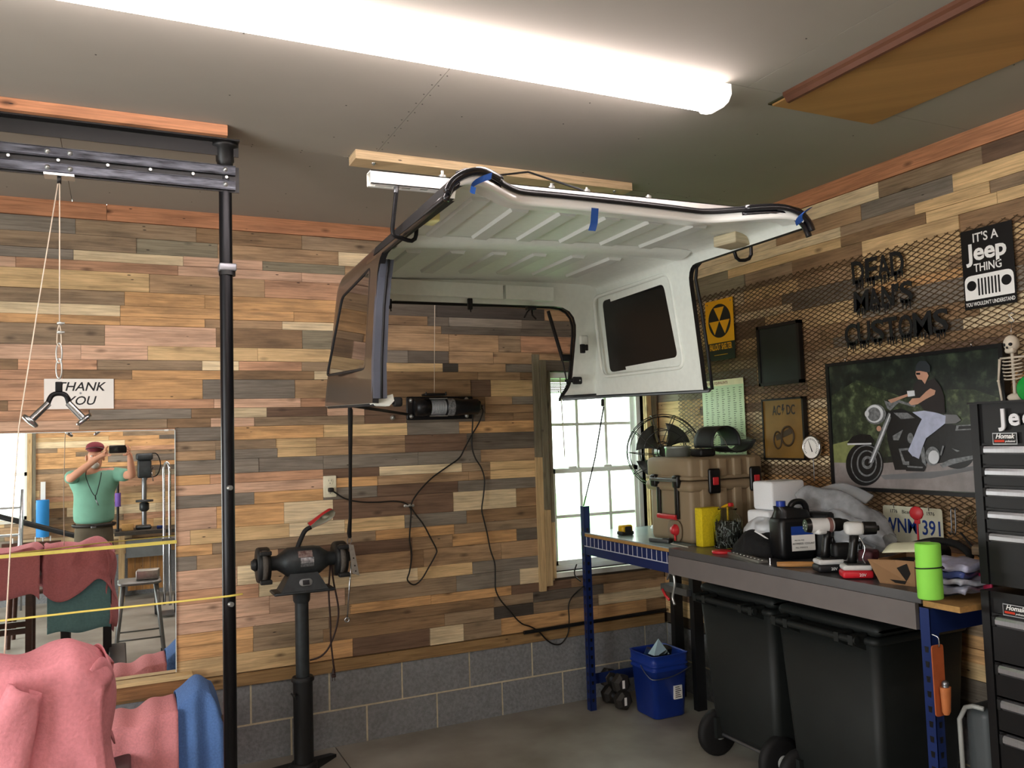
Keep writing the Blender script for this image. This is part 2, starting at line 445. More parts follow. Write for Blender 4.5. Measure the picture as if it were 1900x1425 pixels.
M('sheathing', '#4a3f33', 0.9)
M('mortar', '#cabea2', 0.95, scale=40, bump=0.4)
M('block', '#808183', 0.95, var=0.18, scale=60, bump=0.5)
M('drywall', '#a19b91', 0.9, var=0.03, scale=3)
M('concrete', '#a8a49b', 0.45, scale=2.2, color2='#7d766b', bump=0.05)

# floor: slab with two saw cut control joints, so three pours of their own
fl = T('floor', None, None, (0,0,0), kind='structure')
for x0, x1, y0, y1 in ((LW, 1.05, FW, BW), (1.056, RW, FW, 3.2), (1.056, RW, 3.206, BW)):
    MB().bb(x0, x1, y0, y1, -0.1, 0).build('floor_slab', M('concrete'), fl)
MB().bb(LW, RW, FW, BW, -0.12, -0.01).build('slab_joint', M('sheathing'), fl)

# ceiling: drywall sheets with thin joints
ce = T('ceiling', None, None, (0,0,0), kind='structure')
MB().bb(LW, RW, FW, BW, CZ+0.012, CZ+0.12).build('ceiling_deck', M('sheathing'), ce)
for y0, y1, xs in ((FW, 1.03, (LW, -1.0, 1.44, RW)), (1.03, 2.25, (LW, -0.4, 2.04, RW)), (2.25, 3.46, (LW, -1.443, 0.997, RW)), (3.46, BW, (LW, -0.2, 2.24, RW))):
    for a, b in zip(xs, xs[1:]):
        MB().bb(a+0.001, b-0.001, y0+0.001, y1-0.001, CZ, CZ+0.012).build('drywall_sheet', M('drywall'), ce)
sd = MB()
for i, (y, dx) in enumerate(((2.5, 0.02), (2.9, 0.0), (3.3, 0.03), (3.6, 0), (4.1, 0), (4.4, 0), (1.8, 0))):
    for x in [-0.85 + 0.406*k for k in range(10)]:
        xx, yy = x+rnd.uniform(-.03,.03), y+rnd.uniform(-.12,.12); sd.cyl((xx, yy, CZ), (xx, yy, CZ-0.0008), 0.0032, seg=6)
for k in range(14):
    for dx in (-.012, .012): sd.cyl((0.997+dx, 2.30+k*.085, CZ), (0.997+dx, 2.30+k*.085, CZ-.0008), .003, seg=6)
for k in range(20):
    for dy in (-.012, .012): sd.cyl((-0.7+k*.2, 3.46+dy, CZ), (-0.7+k*.2, 3.46+dy, CZ-.0008), .003, seg=6)
sd.build('drywall_screw', M('screw', '#3a352f', 0.5), ce, kind='stuff')

# back wall
wb = T('wall_back', None, None, (0,0,0), kind='structure')
g = MB()
P0, P1 = BW+0.014, BW+0.16
g.bb(LW, WIN[0], P0, P1, 0.393, CZ); g.bb(WIN[1], RW+0.1, P0, P1, 0.393, CZ); g.bb(WIN[0], WIN[1], P0, P1, WIN[3], CZ); g.bb(WIN[0], WIN[1], P0, P1, 0.393, WIN[2])
g.build('wall_sheathing', M('sheathing'), wb)
MB().bb(LW, RW+0.1, BW+0.0035, P1, -0.05, 0.391).build('mortar_bed', M('mortar'), wb)
nb = plank_wall(wb, 'x', BW+0.014, -1, LW, RW, BK, lambda p, z: x_at(p, z), WIN, 3)
for k, (zb, zt) in enumerate(((0.196, 0.391), (-0.005, 0.186))):
    x0 = 1.4345 + (0 if k == 0 else 0.2032)
    for i in range(-12, 6):
        a = max(LW, x0 + i*0.4064 + 0.005); b = min(RW, x0 + (i+1)*0.4064 - 0.005)
        if b - a < 0.03: continue
        MB().bb(a, b, BW+0.03, BW + rnd.uniform(-0.001, 0.002), zb, zt).build('concrete_block', M('block'), wb)
for a, b in ((LW, -1.2), (-1.198, 0.107), (0.109, 1.9), (1.902, RW)):
    pass
xj = x_at(198, 2.81)
for a, b in ((LW, xj), (xj, x_at(760, 2.81)), (x_at(760, 2.81), RW)):
    MB().bb(a+.001, b-.001, BW+0.014, BW-0.006, 2.771, CZ-0.001).build('ceiling_board', MATS['wood_orange'], wb)
for a, b in ((LW, 0.9), (0.9, RW-0.02)):
    MB().bb(a+.001, b-.001, BW+0.02, BW-0.012, 0.395, 0.456).build('ledge_board', MATS['wood_ledge'], wb)
# right wall
wr = T('wall_right', None, None, (0,0,0), kind='structure')
MB().bb(RW+0.014, RW+0.16, FW, BW+0.014, 0.393, CZ).build('wall_sheathing', M('sheathing'), wr)
MB().bb(RW+0.0035, RW+0.16, FW, BW, -0.05, 0.391).build('mortar_bed', M('mortar'), wr)
plank_wall(wr, 'y', RW+0.014, -1, FW, BW-0.002, RT, lambda p, z: y_at(p, z), None, 5, lens=(0.35, 0.9), codes='ooyytbgcaktd')
for k, (zb, zt) in enumerate(((0.196, 0.391), (-0.005, 0.186))):
    for i in range(0, 15):
        a = max(FW, FW + i*0.4064 - (0.2 if k else 0) + 0.005); b = min(BW-0.003, FW + (i+1)*0.4064 - (0.2 if k else 0) - 0.005)
        if b - a < 0.03: continue
        MB().bb(RW+0.03, RW + rnd.uniform(-0.001, 0.002), a, b, zb, zt).build('concrete_block', M('block'), wr)
for a, b in ((FW, 1.5), (1.5, BW-0.01)):
    MB().bb(RW+0.014, RW-0.006, a, b, 2.771, CZ-0.001).build('ceiling_board', MATS['wood_orange'], wr)
# wall behind the camera (seen in the mirror)
wf = T('wall_front', None, None, (0,0,0), kind='structure')
g = MB(); P0, P1 = FW-0.014, FW-0.16
g.bb(LW, FWIN[0], P0, P1, 0, CZ); g.bb(FWIN[1], RW+.1, P0, P1, 0, CZ); g.bb(FWIN[0], FWIN[1], P0, P1, FWIN[3], CZ); g.bb(FWIN[0], FWIN[1], P0, P1, 0, FWIN[2])
g.build('wall_sheathing', M('sheathing'), wf)
plank_wall(wf, 'x', FW-0.014, 1, LW, RW, {}, None, FWIN, 9, lens=(0.5, 1.3), codes='ttyyoocabgrkaotv')
MB().bb(LW, RW, FW-0.014, FW, 0, 0.458).build('wall_base', M('block'), wf)
MB().bb(LW, RW, FW-0.014, FW, 2.771, CZ).build('ceiling_board', MATS['wood_orange'], wf)
# left wall, one plain panel without a door (out of frame)
wl = T('wall_left', None, None, (0,0,0), kind='structure')
MB().bb(LW-0.15, LW, FW, BW, 0, CZ).build('wall_panel', wood('wood_plain', '#b08f68'), wl)

# ---------------------------------------------------------------- window in the back wall
M('vinyl', '#f2f6f3', 0.4, var=0.02); M('glass', '#ffffff', 0.0, var=0.0, trans=1.0, ior=1.02)
w1 = T('window_1', None, None, (0,0,0), kind='structure')
x0, x1, z0, z1 = WIN; Yw = BW + 0.05
f = MB()
for a, b, c, d in ((x0, x0+0.03, z0, z1), (x1-0.03, x1, z0, z1), (x0, x1, z1-0.03, z1), (x0, x1, z0, z0+0.03)): f.bb(a, b, Yw, Yw+0.06, c, d)
f.build('window_frame', M('vinyl'), w1)
zm = 1.405
for nm, c, d, yy in (('lower_sash', z0+0.03, zm+0.012, Yw+0.012), ('upper_sash', zm-0.012, z1-0.03, Yw+0.034)):
    s_ = MB(); a, b = x0+0.03, x1-0.03
    for q in ((a, a+0.028, c, d), (b-0.028, b, c, d), (a, b, c, c+0.028), (a, b, d-0.028, d)): s_.bb(q[0], q[1], yy, yy+0.02, q[2], q[3])
    so = s_.build(nm, M('vinyl'), w1)
    mu = MB()
    for t in (1/3, 2/3): mu.bb(a+(b-a)*t-0.0095, a+(b-a)*t+0.0095, yy+0.006, yy+0.014, c, d)
    mu.bb(a, b, yy+0.007, yy+0.013, (c+d)/2-0.0095, (c+d)/2+0.0095)
    mu.build('muntin', M('vinyl'), so)
    xs = [a+0.03, a+(b-a)/3, a+(b-a)*2/3, b-0.03]
    for i in range(3):
        for (zz0, zz1) in ((c+0.03, (c+d)/2), ((c+d)/2, d-0.03)):
            MB().bb(xs[i], xs[i+1], yy+0.009, yy+0.011, zz0, zz1).build('pane', M('glass'), so)
for x in (2.60, 2.86): MB().rbox((x, Yw+0.005, zm+0.018), (0.06, 0.02, 0.018), 0.005).build('sash_lock', M('vinyl'), w1)
MB().bb(x0-0.0, x1+0.0, BW-0.02, Yw+0.06, z0-0.03, z0).build('window_sill', M('sill', '#d5d2c6', 0.5), w1)
MB().bb(x0-0.012, x0, BW-0.002, Yw+0.06, z0, z1).build('jamb', MATS['wood_trim_light'], w1)
MB().bb(x1, x1+0.012, BW-0.002, Yw+0.06, z0, z1).build('jamb', MATS['wood_trim_light'], w1)
# rough sawn casing boards of uneven length
for a, b, c, d, th, mt in ((2.305, 2.348, 1.50, 2.13, 0.022, 'wood_trim_grey'), (2.348, 2.392, 1.18, 2.095, 0.030, 'wood_trim_grey'), (2.392, 2.422, 1.10, 2.06, 0.020, 'wood_trim_grey'),
                           (2.305, 2.350, 0.69, 1.498, 0.020, 'wood_trim_light'), (2.350, 2.392, 0.72, 1.178, 0.026, 'wood_trim_light'), (2.392, 2.422, 0.76, 1.098, 0.018, 'wood_trim_light'),
                           (3.126, 3.165, 0.75, 2.09, 0.02, 'wood_trim_light'), (3.167, 3.20, 0.75, 2.12, 0.03, 'wood_trim_grey')):
    MB().bb(a+.001, b-.001, BW-0.004, BW-0.004-th, c, d).build('casing_board', MATS[mt], w1)
for c, d, mt in ((2.095, 2.13, 'wood_t'), (2.03, 2.094, 'wood_k')):
    MB().bb(2.35, 3.12, BW-0.004, BW-0.03, c, d).build('casing_board', MATS[mt], w1)
# raised blind: head rail, stacked slats and wand
bl = T('window_blind', 'raised white slatted blind stacked at the top of the back window', 'blind', (2.77, BW+0.02, 1.90))
MB().bb(2.43, 3.11, BW+0.0, BW+0.04, 1.985, 2.02).build('head_rail', M('vinyl'), bl)
for i in range(9): MB().bb(2.435, 3.105, BW+0.002, BW+0.038, 1.895+i*0.0095, 1.9+i*0.0095).build('slat', M('blind', '#b8b49a', 0.5), bl)
MB().cyl((2.50, BW-0.006, 1.99), (2.515, BW-0.006, 1.49), 0.0035, seg=8).build('wand', M('blind'), bl)
MB().cyl((2.455+.03, BW-0.006, 1.90), (2.49, BW-0.006, 1.9), 0.003, seg=6).build('cord', M('blind'), bl)
# outside: lawn and a hedge that glow pale through the panes
MB().bb(-8, 14, BW+0.5, BW+30, -0.5, -0.4).build('lawn', M('lawn', '#86c276', 0.9, var=0.2, scale=3), kind='structure')
# window behind the camera
w2 = T('window_2', None, None, (0,0,0), kind='structure')
x0, x1, z0, z1 = FWIN; f = MB()
for a, b, c, d in ((x0, x0+0.04, z0, z1), (x1-0.03, x1, z0, z1), (x0, x1, z1-0.04, z1), (x0, x1, z0, z0+0.04), (x0, x1, 1.37, 1.41)): f.bb(a, b, FW-0.09, FW-0.04, c, d)
f.build('window_frame', M('vinyl'), w2)
for c, d in ((z0+.04, 1.37), (1.41, z1-.04)): MB().bb(x0+.04, x1-.03, FW-0.066, FW-0.063, c, d).build('pane', M('glass'), w2)
MB().bb(x1, x1+0.045, FW, FW+0.025, 0.86, 1.95).build('casing_board', MATS['wood_trim_light'], w2)
MB().bb(x1+.046, x1+0.08, FW, FW+0.02, 0.86, 1.95).build('casing_board', MATS['wood_trim_grey'], w2)
MB().bb(x0-0.08, x0, FW, FW+0.025, 0.86, 1.95).build('casing_board', MATS['wood_trim_grey'], w2)
MB().bb(x0, x1, FW-0.1, FW+0.02, z0-0.03, z0).build('window_sill', M('sill'), w2)

# ================================================================ CEILING THINGS
M('white_enamel', '#e6e4de', 0.35, var=0.03); M('white_bar', '#f0efe9', 0.3, var=0.02)
M('black_steel', '#1b1b1d', 0.4, 0.6, var=0.2); M('black_paint', '#141415', 0.45, var=0.2); M('rubber', '#101011', 0.7, var=0.2)
M('chrome', '#c9ccd0', 0.15, 1.0, var=0.03); M('steel', '#8e9196', 0.35, 0.9, var=0.12); M('zinc', '#c3c6c4', 0.3, 0.8, var=0.05)
M('lamp_lens', '#fff2f0', 0.4, var=0.0, emit=LAMP)
# fluorescent strip light
lt = T('fluorescent_light', 'long glowing white fluorescent strip light across the ceiling in front of the hardtop', 'light', (0.745, 2.32, CZ-0.065))
mb = MB(); mb.bb(-0.47, 1.96, 2.262, 2.383, CZ-0.022, CZ-0.0005); mb.build('housing', M('white_enamel'), lt)
mb = MB()
prof = [(2.248, -0.012), (2.25, -0.035), (2.262, -0.055), (2.29, -0.064), (2.355, -0.064), (2.383, -0.055), (2.396, -0.035), (2.398, -0.012)]
vs = [(x, y, CZ+z) for x in (-0.462, 1.935) for y, z in prof]; n = len(prof)
mb.add(vs, [(i, i+1, n+i+1, n+i) for i in range(n-1)], 0, True)
mb.build('lens', M('lamp_lens'), lt)
for xa, xb in ((-0.475, -0.462), (1.935, 1.962)):
    mb = MB(); mb.prism([(y, z) for y, z in ((2.244, -0.004), (2.244, -0.04), (2.262, -0.062), (2.29, -0.07), (2.355, -0.07), (2.386, -0.062), (2.402, -0.04), (2.402, -0.004))], (xa, 0, CZ), YA, ZA, xb-xa)
    mb.cyl((xb-0.002, 2.3, CZ-0.03), (xb+0.004, 2.3, CZ-0.03), 0.006, seg=8); mb.cyl((xb-0.002, 2.36, CZ-0.03), (xb+0.004, 2.36, CZ-0.03), 0.006, seg=8)
    mb.build('end_cap', M('lens_cap', '#f3f1ea', 0.5, emit=1.2, var=0), lt)
lt_fill = copy_thing(lt, (0.745, -0.35, CZ-0.065), 0, 'unseen copy of the strip light, added as fill on the ceiling behind the camera')  # extra fixture added out of view for frontal fill
# attic hatch
ht = T('attic_hatch', 'brown plywood attic hatch panel with dark moulding on the ceiling', 'hatch', (2.49, 1.66, CZ-0.02))
MB().bb(2.228, 2.752, 0.98, 2.328, CZ-0.012, CZ-0.001).build('hatch_panel', wood('hatch_ply', '#b3864f', dark=0.78, knots=0, grain=0.5, varr=0), ht)
M('hatch_gap', '#3d3a22', 0.8)
for q in ((2.216, 2.226, .97, 2.338), (2.754, 2.762, .97, 2.338), (2.216, 2.762, 2.33, 2.338)): MB().bb(q[0], q[1], q[2], q[3], CZ-0.006, CZ-0.0005).build('frame_edge', M('hatch_gap'), ht)
mb = MB(); mb.prism([(2.196, 0), (2.196, -0.012), (2.205, -0.02), (2.214, -0.034), (2.226, -0.036), (2.23, -0.02), (2.232, 0)], (0, 2.24, CZ), XA, ZA, 1.27)
mb.build('moulding', M('dark_mould', '#5b3826', 0.45), ht)
# rough lumber screwed to the ceiling over the hoist, with lag bolts
cb = T('ceiling_lumber', 'pale two-by-four screwed to the ceiling above the hanging hoist bar', 'lumber', (1.59, 3.41, CZ-0.04))
MB().bb(0.903, 2.28, 3.352, 3.462, CZ-0.039, CZ-0.001).build('board', wood('wood_pine_new', '#dfc39a', dark=0.9, knots=0.3, varr=0), cb)
for x in (0.99, 1.42, 1.86, 2.2):
    mb = MB(); mb.lathe([(0.010, 0), (0.010, 0.003), (0.006, 0.003), (0.006, 0.009), (0.0, 0.009)], (x, 3.39, CZ-0.039), (0,0,-1), 6); mb.build('lag_bolt', M('zinc'), cb)
# dropped hoist bar (white slotted channel) with its two J hooks
hb = T('hoist_bar', 'white slotted steel hoist bar hanging over the truck top, with two black hooks', 'hoist', (1.49, 2.55, 2.45))
mb = MB()
HZ0, HZ1, HY0, HY1 = PY(690, 340, 2.45).z, PY(690, 315, 2.45).z, 2.45, 2.495
def hz(x): return (x-0.70)*0.012
X0, X1 = PY(688, 330, 2.45).x, PY(1372, 375, 2.45).x
def slab(xa, xb, ya, yb, za, zb): 
    vs = [(x, y, z+hz(x)) for x in (xa, xb) for y in (ya, yb) for z in (za, zb)]
    mb.add(vs, [(0,1,3,2),(4,6,7,5),(0,4,5,1),(2,3,7,6),(0,2,6,4),(1,5,7,3)])
slab(X0, X1, HY0, HY0+.003, HZ0, HZ1); slab(X0, X1, HY1-.003, HY1, HZ0, HZ1); slab(X0, X1, HY0, HY1, HZ1-.003, HZ1)
slab(X0, X1, HY0, HY0+.013, HZ0, HZ0+.003); slab(X0, X1, HY1-.013, HY1, HZ0, HZ0+.003)
mb.build('channel', M('white_bar'), hb)
mb = MB()
for i in range(26):
    x = X0+0.02+i*0.058; mb.bb(x, x+0.03, HY0+0.0131, HY1-0.0131, HZ0+0.001+hz(x), HZ0+0.002+hz(x))
mb.build('slot', M('white_bar'), hb)
for x in (0.95, 1.35, 1.49, 1.75):
    mb = MB(); mb.cyl((x, 2.472, HZ1+hz(x)), (x, 2.472, HZ1+0.012+hz(x)), 0.012, seg=6); mb.cyl((x, 2.472, HZ1+0.012), (x, 2.472, HZ1+0.03), 0.005, seg=8)
    mb.build('bolt', M('zinc'), hb)
mb = MB(); mb.tube([(1.49, 2.472, 2.48), (1.48, 2.9, 2.68), (1.47, 3.38, 2.80)], 0.004); mb.build('lift_strap', M('rubber'), hb)
mb = MB(); mb.rbox((1.47, 3.40, 2.79), (0.04, 0.03, 0.05), 0.008); mb.build('pulley_block', M('steel'), hb)
def jhook(pts, name):
    mb = MB(); mb.tube(pts, 0.0068, 10); return mb.build(name, M('black_steel'), hb)
hL = [PY(737, 338, 2.46), PY(735, 360, 2.46), PY(731, 395, 2.46), PY(728, 425, 2.46), PY(729, 433, 2.46), PY(733, 438, 2.46), PY(757, 446, 2.46), PY(764, 447, 2.46), PY(770, 443, 2.46), PY(772, 436, 2.46), PY(774, 411, 2.46)]
jhook(hL, 'hook')
hR = [PY(1396, 380, 2.46), PY(1393, 445, 2.46), PY(1394, 472, 2.46), PY(1390, 480, 2.46), PY(1382, 483, 2.46), PY(1372, 483, 2.46), PY(1366, 478, 2.46), PY(1363, 468, 2.46), PY(1361, 450, 2.46)]
jhook(hR, 'hook')
mb = MB(); mb.cyl(PY(736, 345, 2.46), PY(734, 358, 2.46), 0.0078, seg=8); mb.build('hook_thread', M('steel'), hb)

# steel rail left: orange board, black angle and double slotted rail
ob = T('ceiling_board_orange', 'orange stained board fixed to the ceiling over the black pulley rail', 'lumber', (-0.2, 3.31, CZ-0.04))
MB().bb(-1.6, 0.382, 3.262, 3.36, CZ-0.042, CZ-0.001).build('board', MATS['wood_orange'], ob)
rig = T('pulley_rig', 'black pipe column carrying a double slotted steel rail under the ceiling', 'exercise rig', (0.383, 3.345, 0))
PXc, PYc = 0.381, 3.345
mb = MB(); mb.bb(-1.6, 0.43, 3.33, 3.336, CZ-0.10, CZ-0.043); mb.bb(-1.6, 0.43, 3.29, 3.40, CZ-0.049, CZ-0.043); mb.build('angle_iron', M('black_paint'), rig)
mb = MB(); mb.cyl((PXc, PYc, 0.01), (PXc, PYc, 2.76), 0.0245, seg=24); mb.build('pole', M('pipe_black', '#1c1c1f', 0.33, 0.55, var=0.3, scale=30, stretch=(1,1,.15)), rig)
mb = MB(); mb.lathe([(0.055, 0), (0.055, 0.008), (0.033, 0.012), (0.031, 0.03)], (PXc, PYc, 0), seg=20); mb.build('base_flange', M('black_paint'), rig)
mb = MB(); mb.lathe([(0.0, 0.105), (0.05, 0.104), (0.05, 0.09), (0.034, 0.085), (0.034, 0.035), (0.030, 0.03), (0.030, 0.0), (0.025, 0)], (PXc, PYc, 2.70), seg=20); mb.build('top_flange', M('black_paint'), rig)
c_ = PY(421, 494, 3.31)
mb = MB(); mb.rbox((PXc+0.004, PYc-0.002, c_.z), (0.064, 0.06, 0.028), 0.004); mb.build('collar_clamp', M('clamp_grey', '#8f9096', 0.4, 0.6), rig)
mb = MB(); mb.cyl((PXc+0.004, PYc, c_.z-0.03), (PXc+0.004, PYc, c_.z-0.013), 0.031, seg=20); mb.build('coupling', M('black_paint'), rig)
RB = 3.312
def rail(z0, nm):
    mb = MB()
    def sl(ya, yb, za, zb):
        vs = [(x, y, z - (x-0.41)*0.004*0) for x in (-1.6, 0.415) for y in (ya, yb) for z in (za, zb)]
        mb.add(vs, [(0,1,3,2),(4,6,7,5),(0,4,5,1),(2,3,7,6),(0,2,6,4),(1,5,7,3)])
    sl(RB-0.004, RB, z0, z0+0.032); sl(RB-0.004, RB+0.026, z0+0.030, z0+0.034); sl(RB-0.004, RB+0.026, z0-0.002, z0+0.002)
    return mb.build(nm, M('rail_steel', '#5b5e66', 0.38, 0.75, color2='#26272b', scale=14, stretch=(1,1,6)), rig)
rail(2.676, 'upper_rail'); rail(2.618, 'lower_rail')
MB().bb(-1.6, 0.43, RB+0.012, RB+0.02, 2.61, 2.71).build('rail_web', M('black_paint'), rig)
zr = MB()
for px in (88, 130, 418):
    for y0, z in (((0), 2.692), (0, 2.634)):
        p = PY(px, 300, RB-0.004)
        mb = MB(); mb.lathe([(0.0095, 0), (0.0095, 0.003), (0.006, 0.004), (0.006, 0.010), (0, 0.011)], (p.x, RB-0.004, z), (0,-1,0), 12); mb.build('rail_bolt', M('zinc'), rig)
for px in (15, 108, 200, 279, 358, 420):
    p = PY(px, 300, RB); mb = MB(); mb.cyl((p.x, RB+0.008, 2.664), (p.x, RB-0.004, 2.664), 0.006, seg=6); mb.build('rail_nut', M('zinc'), rig)
for z in (1.47, 1.036, ):
    mb = MB(); mb.cyl((PXc, PYc-0.024, z), (PXc+0.006, PYc-0.038, z), 0.009, seg=12); mb.build('pin_bolt', M('zinc'), rig)
p = PY(110, 330, RB)
mb = MB(); mb.bb(p.x-0.048, p.x+0.048, RB-0.02, RB+0.04, 2.604, 2.612); mb.build('trolley_plate', M('zinc'), rig)
mb = MB(); mb.lathe([(0.0, -0.006), (0.016, -0.006), (0.012, 0), (0.016, 0.006), (0, 0.006)], (p.x, RB, 2.593), (1,0,0), 16); mb.build('pulley_wheel', M('black_paint'), rig)

# ================================================================ HANGING PLASTIC TRUCK TOP
XCc, HWd = 1.511, 0.72
PROF = [(1,0),(0.99,.2),(0.978,.4),(0.966,.6),(0.955,.78),(0.947,.87),(0.925,.935),(0.88,.968),(0.78,.985),(0.55,.993),(0.3,.998),(0,1.0)]
def cr1(P, n):
    return [(p.x, p.z) for p in smooth_path([(a, 0, b) for a, b in P], n)]
half = cr1(PROF, 3); full = half + [(-a, b) for a, b in reversed(half[:-1])]
def roofh(xn):
    a = abs(xn)
    for (x0, h0), (x1, h1) in zip(half, half[1:]):
        if x1 <= a <= x0 and x0 != x1: return h0 + (h1-h0)*(x0-a)/(x0-x1)
    return 1.0
def zb_(X, y): return 1.76 + 0.042*(X-0.79)/1.43*max(0, min(1, (y-2.0)/0.8)) + 0.03*max(0, y-2.8)/0.95 - 0.01*max(0, 2.8-y)/0.8
def Hh(y): return 0.608 + (-0.006*(2.8-y)/0.8 if y < 2.8 else -0.02*(y-2.8)/0.95)
def sms(t): t = max(0, min(1, t)); return t*t*(3-2*t)
def hp(xn, h, y):
    X = XCc + 0.045*max(0, y-2.8)/0.95 - 0.10*max(0, 2.8-y)/0.8 + xn*(HWd - 0.055*max(0, 2.8-y)/0.8)
    Z = zb_(X, y) + h*Hh(y)
    Y = y
    if y < 2.8: Y += 0.17*sms((0.88-abs(xn))/0.42)*min(1, (2.8-y)/0.8)
    if y > 2.8: Y -= 0.15*h*(y-2.8)/0.95
    return Vector((X, Y, Z))
top = T('truck_hardtop', 'removable off-road truck hardtop hanging upside level from the ceiling, dark outside and white inside', 'hardtop', (1.53, 2.9, 1.77))
top['label'] = 'hardtop of an off-road vehicle hanging from the ceiling, dark outside and white inside'
M('top_outer', '#2b2624', 0.28, var=0.05, coat=0.3); M('top_inner', '#e6eae3', 0.5, var=0.03, scale=40, bump=0.05); M('edge_seal', '#121214', 0.6)
ys = [2.0, 2.06, 2.15, 2.3, 2.5, 2.65, 2.8, 3.0, 3.2, 3.4, 3.55, 3.66, 3.72, 3.75]
NP = len(full); mb = MB()
vs = []
for y in ys:
    for xn, h in full:
        k = 1.0
        if y > 3.66: k = 1 - 0.014*((y-3.66)/0.09)**2
        vs.append(hp(xn*k, h*(1-0.012*((y-3.66)/0.09)**2) if y > 3.66 else h, y))
fs = [(j*NP+i, j*NP+i+1, (j+1)*NP+i+1, (j+1)*NP+i) for j in range(len(ys)-1) for i in range(NP-1)]
mb.add(vs, fs, 0, True)
# rear wall strips between the two sides of the last section
last = vs[-NP:]; hn = NP//2; NX = 10
vv = []; 
for i in range(hn+1):
    a = last[i]; b = last[NP-1-i]
    for k in range(NX+1): vv.append(a.lerp(b, k/NX))
mb.add(vv, [(i*(NX+1)+k, i*(NX+1)+k+1, (i+1)*(NX+1)+k+1, (i+1)*(NX+1)+k) for i in range(hn) for k in range(NX)], 0, False)
shell = mb.build('shell', [M('top_outer'), M('top_inner')], top, merge=True)
# make sure the normals face out (solidify grows inwards)
import bmesh as _bm
b_ = _bm.new(); b_.from_mesh(shell.data); b_.faces.ensure_lookup_table()
tf = max(b_.faces, key=lambda f: f.calc_center_median().z)
if tf.normal.z < 0: _bm.ops.reverse_faces(b_, faces=b_.faces)
b_.to_mesh(shell.data); b_.free()
md = shell.modifiers.new('s', 'SOLIDIFY'); md.thickness = 0.022; md.offset = -1; md.material_offset = 1; md.material_offset_rim = 1; md.use_even_offset = True
def roundpoly(P, r=0.06, n=5, radii=None):
    out = []
    N_ = len(P)
    for i in range(N_):
        p0, p, p1 = Vector(P[i-1]), Vector(P[i]), Vector(P[(i+1)%N_]); rr = radii[i] if radii else r
        if rr == 0: out.append((p.x, p.y)); continue
        a = (p0-p).normalized(); b = (p1-p).normalized(); 
        for k in range(n+1):
            t = k/n; q = (p + a*rr)*(1-t)**2 + p*2*t*(1-t) + (p + b*rr)*t*t
            out.append((q.x, q.y))
    return out
cutters = []
def cutter(poly, o, u, v, d):
    mb = MB(); mb.prism(poly, o, u, v, d); c = mb.build('cutter', [M('top_inner'), M('edge_seal')], merge=True)
    for p in c.data.polygons: p.material_index = 1
    cutters.append(c)
# door openings: left (outside at x<0.8) and right
doorL = roundpoly([(1.7,1.5),(2.765,1.5),(2.80,2.280),(1.7,2.250)], radii=[0,0,.10,0])
doorR = roundpoly([(1.7,1.5),(2.765,1.5),(2.815,2.325),(1.7,2.262)], radii=[0,0,.08,0])
cutter(doorL, (0.5,0,0), YA, ZA, 0.62); cutter(doorR, (1.95,0,0), YA, ZA, 0.6)
LWp = [(2.93,2.245),(3.33,2.205),(3.52,1.925),(2.93,1.905)]
RWp = [(3.005,2.285),(3.545,2.283),(3.525,1.951),(2.95,1.954)]
cutter(roundpoly(LWp, .03), (0.55,0,0), YA, ZA, 0.5); cutter(roundpoly(RWp, .03), (2.05,0,0), YA, ZA, 0.5)
RO = roundpoly([(0.93,1.5),(2.07,1.5),(2.045,1.70),(2.045,1.83),(2.10,1.88),(2.105,2.262),(1.01,2.262),(0.99,1.86),(0.99,1.7)], radii=[0,0,0,.03,.04,.12,.12,0,0])
RO = roundpoly([(1.0,1.5),(2.06,1.5),(2.06,1.825),(2.105,1.88),(2.105,2.272),(1.0,2.262)], radii=[0,0,.02,.05,.14,.14])
cutter(RO, (0,4.1,0), XA, ZA, 0.62)
for i, c in enumerate(cutters):
    m_ = shell.modifiers.new('b%d' % i, 'BOOLEAN'); m_.object = c; m_.operation = 'DIFFERENCE'; m_.solver = 'EXACT'
    try: m_.material_mode = 'TRANSFER'
    except Exception: pass
bpy.context.view_layer.update()
nm = bpy.data.meshes.new_from_object(shell.evaluated_get(bpy.context.evaluated_depsgraph_get()))
shell.modifiers.clear(); shell.data = nm
for c in cutters: bpy.data.objects.remove(c)
print('shell faces', len(nm.polygons), [m.name for m in nm.materials])
for p in nm.polygons: p.use_smooth = False
# dark tinted side glass
M('tint', '#0b0b0c', 0.03, var=0, coat=0.5)
def poly_panel(poly, X, t, name, mat, slope=0.0):
    mb = MB(); mb.prism(poly, (X,0,0), YA, ZA, t); return mb.build(name, mat, top)
gl = roundpoly([(2.915,2.26),(3.34,2.22),(3.54,1.915),(2.915,1.89)], .03); gr = roundpoly([(2.99,2.30),(3.56,2.298),(3.54,1.936),(2.935,1.939)], .03)
def lean(poly, X, s, t, name, mat):
    vs = [Vector((X + s*(z-1.8) + k*t, y, z)) for k in (0, 1) for y, z in poly]; n = len(poly); mb = MB()
    mb.add(vs, [tuple(range(n)), tuple(range(2*n-1, n-1, -1))] + [(i, n+i, n+(i+1)%n, (i+1)%n) for i in range(n)]); return mb.build(name, mat, top)
lean(gl, 0.803, 0.07, 0.006, 'side_window', M('tint')); lean(gr, 2.238, -0.05, 0.006, 'side_window', M('tint_inside', '#050506', 0.35, var=0))
